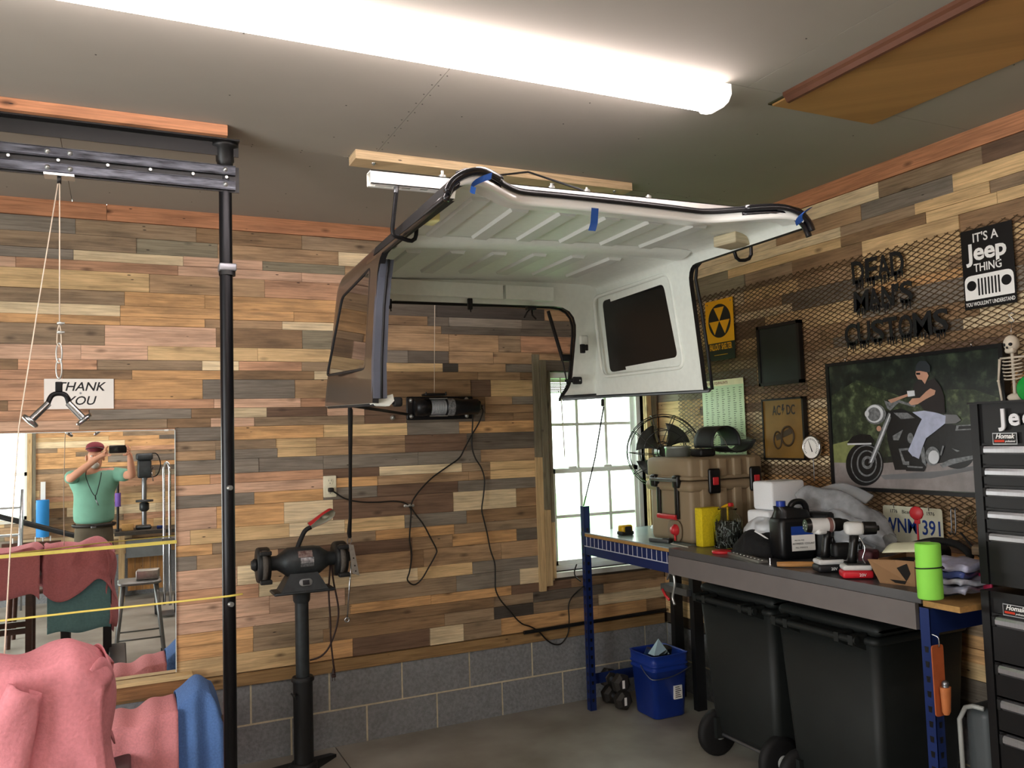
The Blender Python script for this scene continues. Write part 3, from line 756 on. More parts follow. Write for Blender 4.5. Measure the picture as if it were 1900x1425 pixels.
# raised frame pressed around the right window and a seal on the left one
def ring(poly, X, s, r, name, mat, close=True):
    mb = MB(); mb.tube([(X + s*(z-1.8), y, z) for y, z in poly], r, 8, closed=close); return mb.build(name, mat, top)
rwf = roundpoly([(2.955,2.325),(3.60,2.32),(3.575,1.915),(2.905,1.905)], .05)
ring(rwf, 2.212, -0.05, 0.009, 'window_frame_bead', M('top_inner'))
ring(gl, 0.803, 0.07, 0.0055, 'window_seal', M('edge_seal'))
# B pillar end faces: broad grey blue strip left, thin black seal right
mb = MB(); path = [(0.818,2.782,1.775),(0.822,2.786,1.9),(0.838,2.795,2.1),(0.850,2.797,2.2),(0.858,2.79,2.262)]
for a, b in zip(path, path[1:]):
    A, B = Vector(a), Vector(b); vs = [A+Vector((dx,dy,0)) for dx in (-.026,.022) for dy in (-.012,.014)] + [B+Vector((dx,dy,0)) for dx in (-.026,.020) for dy in (-.012,.014)]
    mb.add(vs, [(0,1,3,2),(4,6,7,5),(0,4,5,1),(2,3,7,6),(0,2,6,4),(1,5,7,3)])
mb.build('pillar_strip', M('pillar_grey', '#4d525e', 0.5, 0.2), top)
mb = MB(); mb.tube([Vector(p)+Vector((0.002,-0.013,0)) for p in path], 0.0045, 6); mb.build('pillar_seal', M('edge_seal'), top)
mb = MB(); mb.tube([(2.243,2.772,1.80),(2.238,2.782,1.95),(2.225,2.797,2.15),(2.212,2.808,2.27),(2.206,2.79,2.318),(2.203,2.755,2.335)], 0.010, 8, flat=0.7); mb.build('door_seal', M('edge_seal'), top)
# black drip rail along the left door opening
mb = MB(); P_ = [(0.826,2.03,2.275),(0.822,2.3,2.288),(0.83,2.6,2.299),(0.836,2.72,2.300),(0.842,2.80,2.29)]
mb.v = []; mb.f = []; mb.m = []; mb.sm = []
NY_ = 12; vs = []
for i in range(NY_+1):
    y = 2.02 + (2.86-2.02)*i/NY_; zr_ = 2.262 + .03*(y-2.02)/.8
    for o_, h_ in ((-.004, 'r'), (-.004, 't'), (.030, 'r')):
        q = hp(-.951, .84, y) if h_ == 'r' else hp(-.94, .915, y)
        vs.append(Vector((q.x+o_, q.y, zr_-.004 if h_ == 'r' else q.z)))
mb.add(vs, [(3*i, 3*i+1, 3*i+4, 3*i+3) for i in range(NY_)] + [(3*i+2, 3*i, 3*i+3, 3*i+5) for i in range(NY_)]); mb.build('drip_rail', M('edge_seal'), top)
# roof edge trim outside left (dark satin strip) and front corner clamps
mb = MB(); mb.tube([hp(-0.935, .86, y) + Vector((-0.004,0,0.0)) for y in (2.02, 2.2, 2.4, 2.6, 2.8, 3.0)], 0.010, 8); mb.build('gutter', M('top_outer'), top)
# front lip, white rolled edge, and black seal on top of it
def fe(t, dz=0, dy=0, k=0.90):
    xn = -k + 2*k*t; p = hp(xn, roofh(xn), 2.0); return Vector((p.x, p.y+dy, p.z+dz))
N_ = 48
def lipf(u, v):
    prof_ = [(0.08, -0.025), (0.045, -0.028), (0.015, -0.034), (-0.008, -0.037), (-0.014, -0.031), (-0.012, -0.02), (-0.004, -0.004)]
    i = min(int(v*6), 5); f_ = v*6-i; a, b = prof_[i], prof_[i+1]
    return fe(u, a[1]+(b[1]-a[1])*f_, a[0]+(b[0]-a[0])*f_)
mb = MB(); mb.grid(lipf, N_, 12); mb.build('front_lip', M('lip_white', '#f1f2ee', 0.25, var=0.01), top)
mb = MB(); mb.tube([fe(i/N_, -0.002, -0.012, .91) for i in range(N_+1)], 0.0085, 8, flat=0.8); mb.build('front_seal', M('edge_seal'), top)
mb = MB(); mb.tube([fe(i/N_, 0.008, -0.004, .80) for i in range(N_+1)], 0.0045, 6); mb.build('front_cord', M('edge_seal'), top)
# corner caps
for s_ in (-1, 1):
    mb = MB(); q = [hp(s_*a, b, 1.985) for a, b in ((0.955,.86),(0.93,.91),(0.87,.955),(0.78,.985),(0.66,.995))]
    mb.tube(smooth_path(q, 4), 0.013, 8, flat=0.8); mb.tube(smooth_path([p+Vector((0,.015,-.016)) for p in q], 4), 0.010, 8)
    mb.build('corner_cap', M('corner_black', '#17171c', 0.25, coat=0.4), top)
# pressed roof stiffeners
M('rib', '#d3d5d0', 0.55, var=0.02)
def rib(xn, ya, yb, skew=0.0):
    mb = MB(); h = roofh(xn)
    A = hp(xn, h, ya); B = hp(xn, h, yb); A.z -= 0.0245; B.z -= 0.0245
    d = (B-A).normalized(); w_ = 0.034; t = 0.009
    vs = []
    for P in (A, B):
        for dx, dz in ((-w_, 0.004), (-w_+0.008, -t), (w_-0.008, -t), (w_, 0.004)): vs.append(P + Vector((dx, 0, dz)))
    mb.add(vs, [(0,1,5,4),(1,2,6,5),(2,3,7,6),(3,2,1,0),(4,5,6,7)]); mb.build('roof_rib', M('rib'), top)
for xn in (-0.70, -0.45, -0.20, 0.05, 0.30, 0.55):
    rib(xn, 2.12, 2.68); rib(xn, 3.0, 3.5)
# cross member and rear header
mb = MB()
def xm(u, v):
    xn = -0.86 + 1.72*u; P = hp(xn, roofh(xn), 2.70 + 0.2*v); d = -0.023 - 0.022*math.sin(math.pi*min(1, max(0, v)))**0.6
    return P + Vector((0,0,d))
mb.grid(xm, 24, 8); mb.build('cross_member', M('top_inner'), top)
for z, t in ((2.335, 0.0), ):
    mb = MB()
    mb.bb(0.96, 1.66, 3.555, 3.578, 2.285, 2.352); mb.bb(1.672, 1.93, 3.55, 3.578, 2.285, 2.352); mb.build('header_panel', M('top_inner'), top)
# rear opening seal, clips, latch, struts
mb = MB(); pts = [(x, 3.652+ (2.28-z)*0.24, z) for x, z in RO if z > 1.8]
mb.tube(pts, 0.008, 6, flat=0.8); mb.build('rear_seal', M('edge_seal'), top)
for px, py, w_, h_ in ((724, 572, .012, .045), (872, 572, .022, .055)):
    p = PY(px, py-8, 3.6); mb = MB(); mb.rbox(p, (w_, 0.02, h_), 0.004); mb.cyl(p + Vector((0,-.005,-h_*.5)), p + Vector((0.002,-.005,-h_*.5-.012)), 0.003, seg=6); mb.build('clip', M('edge_seal'), top)
p = PY(985, 572, 3.6); mb = MB()
mb.rbox(p, (0.05, 0.03, 0.018), 0.004); mb.tube([p, p+Vector((-.025,-.01,-.02)), p+Vector((-.045,-.015,-.05))], 0.004, 6); mb.tube([p+Vector((.005,0,0)), p+Vector((.002,-.01,-.035)), p+Vector((.02,-.015,-.055))], 0.005, 6)
mb.build('rear_latch', M('edge_seal'), top)
mb = MB(); a, b, c = PY(1017, 577, 3.68), PY(1043, 664, 3.70), PY(1053, 715, 3.71)
mb.cyl(a, b, 0.009, seg=10); mb.cyl(b, c, 0.004, seg=8); mb.rbox(b+Vector((0.02,0,0)), (0.05,0.02,0.035), .004); mb.build('gas_strut', M('edge_seal'), top)
# fittings on the right inner side: white hook cover, black strap bracket
p = PY(1083, 632, 3.60); mb = MB(); mb.rbox(p, (0.05, 0.02, 0.055), 0.010, axis=1); mb.build('hook_cover', M('top_inner'), top)
mb = MB(); p2 = PY(1081, 647, 3.585); mb.rbox(p2, (0.024, 0.018, 0.045), 0.004); mb.rbox(p2+Vector((.024,0,.006)), (0.012, 0.014, 0.03), 0.003); mb.build('hook_arm', M('edge_seal'), top)
p = PY(1071, 706, 3.66); mb = MB(); mb.rbox(p, (0.055, 0.012, 0.038), 0.008, axis=1); mb.cyl(p+Vector((-.026,0,0)), p+Vector((-.065,0.01,0.0)), 0.011, 0.006, 10); mb.build('hinge_bracket', M('edge_seal'), top)
mb = MB(); mb.cyl(p+Vector((.012,-.008,0)), p+Vector((.012,-.003,0)), .004, seg=8); mb.build('bracket_screw', M('zinc'), top)
# lower rail of the right side: steel flange plus black seal
mb = MB(); a = Vector((2.243, 2.79, 1.798)); b = Vector((2.30, 3.72, 1.825)); c = Vector((2.06, 3.735, 1.815))
mb.tube([a, b, c], 0.012, 8, flat=0.6); mb.build('sill_flange', M('flange_grey', '#5c5f60', 0.4, 0.4), top)
mb = MB(); mb.tube([a+Vector((-.012,0,.012)), b+Vector((-.014,-.012,.012)), c+Vector((0,-.012,.012))], 0.0045, 6); mb.build('sill_seal', M('edge_seal'), top)
# lower left: white flange foot with black knob
mb = MB(); mb.prism([(0.80,1.765),(0.873,1.792),(0.878,1.768),(0.86,1.75),(0.81,1.752)], (0,2.86,0), XA, ZA, 0.05); mb.build('foot_flange', M('top_inner'), top)
mb = MB(); mb.rbox((0.895,2.83,1.765), (0.035,0.03,0.034), 0.009, axis=1); mb.build('foot_knob', M('edge_seal'), top)
mb = MB(); mb.tube([hp(-.97, 0, y)+Vector((0,0,-.002)) for y in (2.82, 3.1, 3.4, 3.7)], .012, 8, flat=.6); mb.build('sill_left', M('edge_seal'), top)
for px, py in ((1013, 372), (1060, 371), (1222, 384), (1262, 396)):
    p = PY(px, py, 2.19); mb = MB(); mb.rbox(p, (0.022, 0.02, 0.018), 0.004); mb.build('lip_clip', M('edge_seal'), top)
# padding blocks between hooks and roof
q = PY(794, 400, 2.30); MB().rbox(q, (0.055, 0.06, 0.045), 0.004).build('foam_pad', M('pad_yellow', '#dcd79a', 0.8), label='pale yellow foam pad held up under the roof by the left hoist hook', cat='pad')
q = PY(1360, 447, 2.36); MB().rbox(q, (0.10, 0.10, 0.040), 0.004, rotz(12)).build('wood_pad', wood('pad_wood', '#c2b698', knots=0, dark=.85), label='pale wooden block held up under the roof by the right hoist hook', cat='pad')
# blue masking tape
M('blue_tape', '#1c4f9e', 0.6, var=0.1)
def tape(pts, w_, name, lab):
    mb = MB(); P = smooth_path(pts, 4); u = Vector(w_)
    n = len(P); vs = [p + u*s for p in P for s in (-.5, .5)]; vs2 = [v + Vector((0,-0.0008,-0.0008)) for v in vs]
    mb.add(vs, [(2*i, 2*i+1, 2*i+3, 2*i+2) for i in range(n-1)]); mb.add(vs2, [(2*i, 2*i+2, 2*i+3, 2*i+1) for i in range(n-1)])
    return mb.build('tape_strip', M('blue_tape'), label=lab, cat='tape')
tape([fe(.5*(1-0)-0.0, 0, 0) if False else PY(1104, 386, 2.14), PY(1103, 400, 2.135), PY(1102, 414, 2.13), PY(1098, 428, 2.12)], (0.025, 0, 0.0), 't', 'blue masking tape strip hanging from the middle of the hardtop front lip')
tape([PY(912, 326, 1.98), PY(895, 332, 1.985), PY(880, 340, 1.98), PY(873, 350, 1.97), PY(882, 354, 1.96)], (0.004, 0, 0.018), 't', 'curled blue masking tape at the left front corner of the hardtop')
tape([PY(1502, 388, 1.97), PY(1490, 394, 1.96), PY(1482, 405, 1.955), PY(1484, 414, 1.95)], (0.03, 0, 0.02), 't', 'crumpled blue masking tape at the right front corner of the hardtop')

# ================================================================ BACK WALL THINGS
# lat handle on its cable
cx_, cy_ = PY(110, 500, RB).x, RB
lh = T('cable_handle', 'chrome V-shaped pull-down handle hanging on a thin cable from the pulley rail', 'handle', (cx_, cy_, 1.74))
M('cable', '#d9c8b4', 0.5); M('handle_chrome', '#b9bcc0', 0.22, 1.0, var=0.1, scale=60)
zc1 = PY(112, 600, cy_).z; zc2 = PY(112, 655, cy_).z; zc3 = PY(112, 705, cy_).z
MB().tube([(cx_, cy_, 2.59), (cx_+.0015, cy_, zc1)], 0.0024, 6).build('cable', M('cable'), lh)
mb = MB(); mb.tube([(cx_, cy_, zc1), (cx_-.006, cy_, zc1-.03), (cx_-.007, cy_, zc1-.07), (cx_, cy_, zc1-.085), (cx_+.007, cy_, zc1-.07), (cx_+.006, cy_, zc1-.03), (cx_, cy_, zc1)], 0.0016, 6); mb.build('cable_loop', M('cable'), lh)
for dz in (0.0, -0.032):
    mb = MB(); mb.rbox((cx_+.002, cy_, zc1+dz), (0.018, 0.014, 0.010), 0.003); mb.cyl((cx_+.006, cy_-.006, zc1+dz), (cx_+.018, cy_-.008, zc1+dz), 0.0035, seg=8); mb.build('cable_clamp', M('zinc'), lh)
for z_, h_ in ((zc2, .036), (zc2-.055, .036)):
    mb = MB(); mb.tube([(cx_+.009*math.sin(t), cy_ + (.004 if h_ else 0), z_+h_*math.cos(t)) for t in [k*math.pi/8 for k in range(16)]], 0.0028, 6, closed=True); mb.build('snap_link', M('zinc'), lh)
mb = MB(); zb2 = PY(112, 718, cy_).z
mb.rbox((cx_, cy_, zb2), (0.022, 0.016, 0.036), 0.003, axis=1); mb.build('swivel', M('black_steel'), lh)
apex = Vector((cx_, cy_, PY(110, 730, cy_).z)); eL, eR = PY(58, 779, cy_-.02), PY(154, 776, cy_+.01)
mb = MB(); L1_ = apex.lerp(eL, 0.42); R1_ = apex.lerp(eR, 0.42)
mb.tube(smooth_path([L1_, apex+Vector((-.022,0,-.008)), apex+Vector((0,0,0)), apex+Vector((.022,0,-.008)), R1_], 5), 0.0085, 10); mb.build('bar_bend', M('black_steel'), lh)
for A, E_ in ((L1_, eL), (R1_, eR)):
    mb = MB(); mb.cyl(A.lerp(apex, .1), E_, 0.0115, 0.0125, 16); mb.build('grip', M('handle_chrome'), lh)
    d = (E_-A).normalized(); mb = MB(); mb.lathe([(0.012, -.004), (0.029, 0.0), (0.031, 0.006), (0.027, 0.012), (0.0, 0.014)], E_, d, 20); mb.build('end_flange', M('handle_chrome'), lh)
# slack cable running down to the left
mb = MB(); mb.tube([(cx_-.004, cy_, 2.59), PY(75, 540, 3.28), PY(35, 793, 3.2), PY(20, 1000, 3.1), PY(8, 1215, 2.98), PY(4, 1260, 2.95)], 0.0022, 6)
mb.build('slack_cable', M('cable'), label='thin slack cable slanting down from the pulley rail past the mirror', cat='cable')

# THANK YOU sign
a, b = PY(82, 703), PY(211, 758)
sg = T('thank_you_sign', 'white THANK YOU sign on the planks behind the hanging handle', 'sign', ((a.x+b.x)/2, BW-.005, b.z))
M('sign_white', '#f0ece6', 0.5, var=0.02); M('ink', '#17171a', 0.6, var=0); 
yS = BW-0.008
MB().bb(a.x, b.x, yS, yS+0.004, b.z, a.z).build('sign_board', M('sign_white'), sg)
mb = MB()
xm_ = (a.x+b.x)/2
textmesh(mb, 'THANK', 0.060, (xm_+.004, yS, a.z-.058), XA, ZA, .0005, .012, .25, 1.02); textmesh(mb, 'YOU', 0.060, (xm_+.004, yS, b.z+.020), XA, ZA, .0005, .012, .25, 1.0)
mb.build('lettering', M('ink'), sg)
mb = MB(); mb.cyl((xm_+.005, yS, (a.z+b.z)/2+.003), (xm_+.005, yS-.003, (a.z+b.z)/2+.003), 0.005, seg=10); mb.build('screw', M('steel'), sg)

# mirror with its wooden ledge
mr = T('wall_mirror', 'large frameless wall mirror on a wooden ledge, reflecting the photographer', 'mirror', (-0.6, BW-.01, 0.5))
m = bpy.data.materials.new('mirror_silver'); m.use_nodes = True; b_ = m.node_tree.nodes['Principled BSDF']; b_.inputs['Base Color'].default_value = (.93, .95, .93, 1); b_.inputs['Metallic'].default_value = 1; b_.inputs['Roughness'].default_value = 0.0; MATS['mirror_silver'] = m
MB().bb(-1.35, 0.262, BW-0.012, BW-0.0065, 0.512, 1.716).build('mirror_glass', m, mr)
MB().bb(0.262, 0.2655, BW-0.0125, BW-0.006, 0.512, 1.716).build('polished_edge', M('edge_glass', '#e8f0ee', 0.15), mr)
MB().bb(-1.35, 0.262, BW-0.0125, BW-0.006, 1.716, 1.719).build('polished_edge', M('edge_glass'), mr)
MB().rbox((0.225, BW-.014, 1.716), (0.022, 0.008, 0.010), .003).build('mirror_clip', M('sign_white'), mr)
ls = T('mirror_ledge', 'wooden ledge board under the mirror with pale top', 'shelf', (-0.4, BW-.05, .44))
MB().bb(-1.4, 0.335, BW-0.085, BW-0.013, 0.490, 0.508).build('ledge_top', wood('ledge_new', '#d8bb88', dark=.88, knots=.3, varr=0), ls)
MB().bb(-1.4, 0.33, BW-0.075, BW-0.045, 0.425, 0.4895).build('ledge_front', wood('ledge_face', '#94683f', dark=.7, knots=.4, varr=0), ls)
# yellow elastic band from the column across the mirror
mb = MB(); yb = 3.315
mb.tube([PY(450, 1102, yb+.01), PY(425, 1106, yb), PY(325, 1117, yb+.02), PY(160, 1134, yb+.05), PY(0, 1152, yb+.1), PY(-120, 1166, yb+.12)], 0.0045, 8, flat=0.55)
mb.build('elastic_band', M('band_yellow', '#e3d067', 0.5), label='thin yellow elastic band stretched from the black column across the mirror', cat='band')
mb = MB(); mb.box((-.30, BW-.0145, PY(150, 1021, BW-.014).z), (1.14, .002, .0165), roty(-0.6)); mb.build('yellow_tape', M('band_yellow'), label='broader yellow strip running across the face of the mirror', cat='tape')

# winch on the wall
a, b = PY(754, 736), PY(882, 779)
wn = T('winch', 'black electric winch bolted to the plank wall under the hardtop', 'winch', ((a.x+b.x)/2, BW-.02, b.z))
M('winch_black', '#141417', 0.35, 0.2)
zz0, zz1 = 1.742, 1.876; X0w, X1w = 1.497, 1.93
MB().rbox(((X0w+X1w)/2-.015, BW-.008, (zz0+zz1)/2), (X1w-X0w-.02, 0.012, zz1-zz0), .01, axis=1).build('mounting_plate', M('winch_black'), wn)
zc_ = (zz0+zz1)/2+.002
mb = MB(); mb.cyl((1.615, BW-.065, zc_), (1.705, BW-.065, zc_), 0.038, seg=24); 
for k in range(11): mb.tube([(1.62+k*.0082, BW-.065+.040*math.cos(t), zc_+.040*math.sin(t)) for t in [q*math.pi/10 for q in range(20)]], .0035, 5, closed=True)
mb.build('cable_drum', M('drum_rope', '#a9acb0', 0.4, 0.2), wn)
mb = MB(); mb.lathe([(0.02, 0), (.048, .002), (.05, .05), (.045, .085), (0.02, .09)], (1.525, BW-.065, zc_), (1,0,0), 20); mb.build('gearbox', M('winch_black'), wn)
mb = MB(); mb.lathe([(0.02, 0), (.05, .002), (.05, .075), (.046, .10), (0.046, .20), (.03, .21)], (1.707, BW-.065, zc_), (1,0,0), 20); mb.build('motor', M('winch_black'), wn)
mb = MB(); mb.cyl((1.712, BW-.065, zc_), (1.755, BW-.065, zc_), 0.0508, seg=24, caps=False); mb.build('silver_label', M('label_silver', '#a8a9ad', 0.35, 0.4, scale=90, color2='#5b5c60'), wn)
for z_ in (zc_+.048, zc_-.05):
    mb = MB(); mb.cyl((1.60, BW-.095, z_), (1.71, BW-.095, z_), 0.0045, seg=8); mb.build('tie_rod', M('chrome'), wn)
mb = MB(); mb.rbox((1.875, BW-.055, zc_+.005), (0.10, 0.08, 0.062), .012, axis=1); mb.cyl((1.925, BW-.055, zc_+.005), (1.945, BW-.055, zc_+.004), .014, .008, 10); mb.build('control_box', M('winch_black'), wn)
mb = MB(); mb.rbox((1.645, BW-.06, zz1+.008), (0.135, .06, .014), .004); 
for x in (1.585, 1.705): mb.cyl((x, BW-.09, zz1+.005), (x, BW-.09, zz1+.022), .004, seg=8)
mb.build('fairlead', M('winch_black'), wn)
for x, z_ in ((1.52, zz1-.022), (1.52, zz0+.022), (1.862, zz1-.018), (1.862, zz0+.02)):
    mb = MB(); mb.lathe([(.013, 0), (.013, .002), (.0085, .004), (.0085, .009), (0, .010)], (x, BW-.014, z_), (0,-1,0), 12); mb.build('mounting_bolt', M('zinc'), wn)
for i, (px, py) in enumerate(((728, 745), (729, 775))):
    p = PY(px, py, BW-.014); mb = MB(); mb.lathe([(.0135, -.010), (.0135, .002), (.0085, .004), (.0085, .009), (0, .010)], p, (0,-1,0), 14)
    mb.build('lag_bolt', M('zinc'), label=('upper' if i == 0 else 'lower') + ' of two loose lag bolts left of the winch', cat='bolt')
mb = MB(); mb.tube([(1.645, BW-.06, zz1+.01), (1.640, 4.45, 2.30), (1.60, 4.30, 2.79)], 0.0018, 6); mb.build('winch_cable', M('cable'), label='thin steel cable rising from the winch behind the hardtop', cat='cable')
# outlet with plug
a, b = PY(601, 884), PY(622, 921)
ol = T('wall_outlet', 'cream wall outlet with a black plug in the lower socket', 'outlet', ((a.x+b.x)/2, BW-.002, b.z))
cxo = (a.x+b.x)/2; zo = (a.z+b.z)/2
M('outlet_cream', '#e4ddc2', 0.4)
MB().rbox((cxo, BW-.0055, zo), (0.072, .007, .117), .006, axis=1).build('cover_plate', M('outlet_cream'), ol)
for dz in (.027, -.027):
    mb = MB(); mb.rbox((cxo, BW-.010, zo+dz), (.034, .004, .034), .012, axis=1); so = mb.build('socket', M('outlet_cream'), ol)
    mb = MB()
    for dx in (-.007, .007): mb.bb(cxo+dx-.001, cxo+dx+.001, BW-.0126, BW-.0118, zo+dz+.001, zo+dz+.010)
    mb.cyl((cxo, BW-.0126, zo+dz-.009), (cxo, BW-.0118, zo+dz-.009), .0025, seg=8); mb.build('slots', M('ink'), so)
M('cord_black', '#15130f', 0.55)
# cords
yc = BW-.022
def wallpath(pts, y=yc): return [PY(px, py, y if len(q)==0 else q[0]) for px, py, *q in pts]
mb = MB(); mb.tube(smooth_path(wallpath([(614,909,BW-.03),(622,914),(640,925),(665,931),(700,932),(730,930),(752,934),(762,945),(762,965),(760,1000),(764,1030),(760,1060),(756,1076),(768,1085),(782,1075),(796,1052),(808,1030),(810,1020),(800,1000),(785,972),(768,950),(763,936),(775,915),(800,888),(830,866),(852,850),(862,832),(876,806),(888,786),(896,765),(894,756),(888,752,BW-.04)]), 5), .0042, 6)
po = mb.build('power_cord', M('cord_black'), label='black power cord looping from the outlet through a clamp to the winch', cat='cord')
mb = MB(); mb.rbox(PY(614, 909, BW-.028), (.028, .034, .024), .006, axis=1); o_ = mb.build('plug', M('cord_black')); o_.parent = po; o_.location = Vector(o_.location) - Vector(po.location); BASE[o_.name] = BASE[po.name]
mb = MB(); mb.tube(smooth_path(wallpath([(877,764,BW-.05),(877,785),(876,805),(876,830),(882,850),(893,868),(899,890),(897,920),(894,945),(898,965),(904,990),(910,1020),(918,1045),(919,1070),(920,1095),(930,1115),(945,1132),(958,1148),(970,1158),(985,1163),(1000,1172),(1015,1188),(1030,1196),(1043,1193),(1054,1175),(1056,1150),(1055,1125),(1060,1110),(1072,1097),(1083,1088,4.36)]), 5), .0042, 6)
mb.build('remote_cord', M('cord_black'), label='long black cord hanging from the winch down to the blue bench post', cat='cord')
mb = MB(); mb.tube(smooth_path([PY(1078,1079,4.36), PY(1068,1070,4.40), PY(1066,1060,4.42), PY(1070,1047,4.40)], 5), .004, 6); mb.build('cord_loop', M('cord_black'), label='short black cord loop behind the blue bench post at the window', cat='cord')
p = PY(759, 938, BW-.02); mb = MB(); mb.rbox(p, (.062, .006, .016), .005, axis=1); mb.tube([p+Vector((.012*math.cos(t), -.004-.012*math.sin(t), 0)) for t in [k*math.pi/6 for k in range(7)]], .004, 6); mb.build('pipe_clamp', M('zinc'), label='shiny metal clamp holding the power cord on the planks', cat='clamp')
# bungee cords
mb = MB(); mb.tube([PY(648, 752, 3.3), PY(650, 762, 3.32), PY(650, 850, 3.6), PY(650, 960, 4.05), PY(648, 988, 4.18), PY(649, 996, 4.2)], .010, 8, rs=[.005,.011,.0085,.0085,.012,.010]); mb.build('bungee_cord', M('bungee', '#191817', 0.85), label='black bungee cord hanging from the hardtop down to the grinder tools', cat='bungee cord')
mb = MB(); mb.tube([PY(650, 752, 3.3), PY(700, 760, 3.85), PY(757, 769, BW-.03)], .0075, 8); mb.build('bungee_cord', M('bungee'), label='black bungee cord stretched from the hardtop to the winch plate', cat='bungee cord')
mb = MB(); mb.tube([PY(1118, 742, 3.72), PY(1118, 752, 3.75)], .009, 8); mb.tube([PY(1120, 755, 3.75), PY(1104, 850, 4.0), PY(1083, 938, 4.36)], .0045, 6)
mb.build('tie_rope', M('rope_dark', '#2b2b2a', 0.9), label='dark tie rope from the hardtop corner to the top of the blue post', cat='rope')
# wrench and bracket hung on the bungee
wr_ = T('hanging_wrench', 'long combination wrench hanging beside the bench grinder', 'wrench', PY(645, 1080, 4.19))
a, b = PY(653, 1030, 4.19), PY(644, 1150, 4.19)
mb = MB(); mb.tube([a, b], .0055, 8, flat=.6); mb.build('shank', M('chrome'), wr_)
mb = MB(); mb.tube([b+Vector((.011*math.cos(t), 0, .011*math.sin(t))) for t in [k*math.pi/6 for k in range(12)]], .004, 6, closed=True); mb.build('ring_end', M('chrome'), wr_)
mb = MB(); mb.tube([a+Vector((.012*math.cos(t), 0, .012+.012*math.sin(t))) for t in [math.pi*(.75-k*1.5/8) for k in range(9)]], .0045, 6); mb.build('open_end', M('chrome'), wr_)
mb = MB(); mb.tube([PY(649, 994, 4.2), PY(644, 1003, 4.19), PY(647, 1014, 4.19), PY(653, 1003, 4.19), PY(649, 994, 4.2)], .002, 6); mb.build('hook_wire', M('steel'), wr_)
br = T('angle_bracket', 'perforated steel bracket plate hanging beside the bench grinder', 'bracket', PY(656, 1040, 4.18))
A = [PY(647, 1010, 4.18), PY(656, 1011, 4.18), PY(667, 1068, 4.18), PY(654, 1064, 4.18)]
mb = MB(); mb.add([p for p in A] + [p+Vector((0,.003,0)) for p in A], [(0,1,2,3),(7,6,5,4),(0,4,5,1),(1,5,6,2),(2,6,7,3),(3,7,4,0)]); mb.build('plate', M('galv', '#a4a29c', 0.4, 0.8, scale=50), br)
for t in (.45, .7, .88):
    p = A[0].lerp(A[3], t)*.45 + A[1].lerp(A[2], t)*.55; mb = MB(); mb.cyl(p+Vector((0,-.001,0)), p+Vector((0,.001,0)), .004, seg=10); mb.build('hole', M('ink'), br)

# bench grinder on its pedestal
GX, GY = 0.838, 4.28
gr_ = T('bench_grinder', 'dark grey bench grinder with red work lamp on a black pedestal', 'grinder', (GX, GY, 0))
M('grinder_grey', '#2e3234', 0.5, 0.3, var=0.25, scale=30); M('cast_black', '#1b1c1d', 0.55, 0.2)
G = lambda px, py, Y=GY: PY(px, py, Y)
zsh = G(566, 1040).z   # shaft height
mb = MB(); mb.cyl((GX-.005, GY, .02), (GX-.005, GY, .46), .048, seg=24); mb.build('pedestal_tube', M('cast_black'), gr_)
mb = MB(); mb.lathe([(.056, 0), (.056, .01), (.05, .02)], (GX-.005, GY, .452), seg=24); mb.build('tube_collar', M('cast_black'), gr_)
mb = MB(); mb.cyl((GX-.005, GY, .45), (GX-.005, GY, zsh-.15), .0335, seg=24); mb.build('inner_tube', M('grinder_grey'), gr_)
mb = MB(); mb.lathe([(.036, 0), (.042, .012), (.044, .055), (.05, .06)], (GX-.005, GY, zsh-.205), seg=24); mb.build('tube_socket', M('grinder_grey'), gr_)
mb = MB(); mb.lathe([(.066, 0), (.066, .05), (.058, .06), (.05, .06)], (GX-.005, GY, .0), seg=24); mb.build('base_collar', M('cast_black'), gr_)
for a_ in (40, 160, 280):
    mb = MB(); d = Vector((math.cos(math.radians(a_)), math.sin(math.radians(a_)), 0)); s_ = Vector((-d.y, d.x, 0)); c0 = Vector((GX-.005, GY, 0)) + d*.05; c1 = Vector((GX-.005, GY, 0)) + d*.235
    vs = [c0+s_*.03, c0-s_*.03, c1-s_*.02, c1+s_*.02]; mb.add([v+Vector((0,0,.0)) for v in vs] + [c0+s_*.03+Vector((0,0,.05)), c0-s_*.03+Vector((0,0,.05)), c1-s_*.02+Vector((0,0,.015)), c1+s_*.02+Vector((0,0,.015))], [(3,2,1,0),(4,5,6,7),(0,1,5,4),(1,2,6,5),(2,3,7,6),(3,0,4,7)]); mb.build('foot', M('cast_black'), gr_)
mb = MB(); mb.tube([(GX-.045, GY-.035, .40), (GX-.06, GY-.055, .395)], .006, 8); mb.tube([(GX-.072, GY-.05, .412), (GX-.048, GY-.062, .38)], .004, 6); mb.build('clamp_screw', M('cast_black'), gr_)
mb = MB(); mb.rbox((GX+.0, GY, zsh-.145), (.30, .15, .014), .01); mb.build('top_plate', M('grinder_grey'), gr_)
mb = MB(); # trapezoid foot
vs = [(GX-.115, GY-.07, zsh-.138), (GX+.115, GY-.07, zsh-.138), (GX+.115, GY+.07, zsh-.138), (GX-.115, GY+.07, zsh-.138), (GX-.065, GY-.045, zsh-.05), (GX+.065, GY-.045, zsh-.05), (GX+.065, GY+.045, zsh-.05), (GX-.065, GY+.045, zsh-.05)]
mb.add(vs, [(3,2,1,0),(4,5,6,7),(0,1,5,4),(1,2,6,5),(2,3,7,6),(3,0,4,7)]); mb.build('motor_foot', M('grinder_grey'), gr_)
mb = MB(); mb.lathe([(.03, -.165), (.036, -.16), (.036, -.125), (.052, -.10), (.071, -.075), (.073, -.02), (.073, .055), (.068, .085), (.048, .112), (.036, .13), (.034, .165)], (GX, GY, zsh), (1,0,0), 28); mb.build('motor_body', M('grinder_grey'), gr_)
c = Vector((GX, GY, zsh))
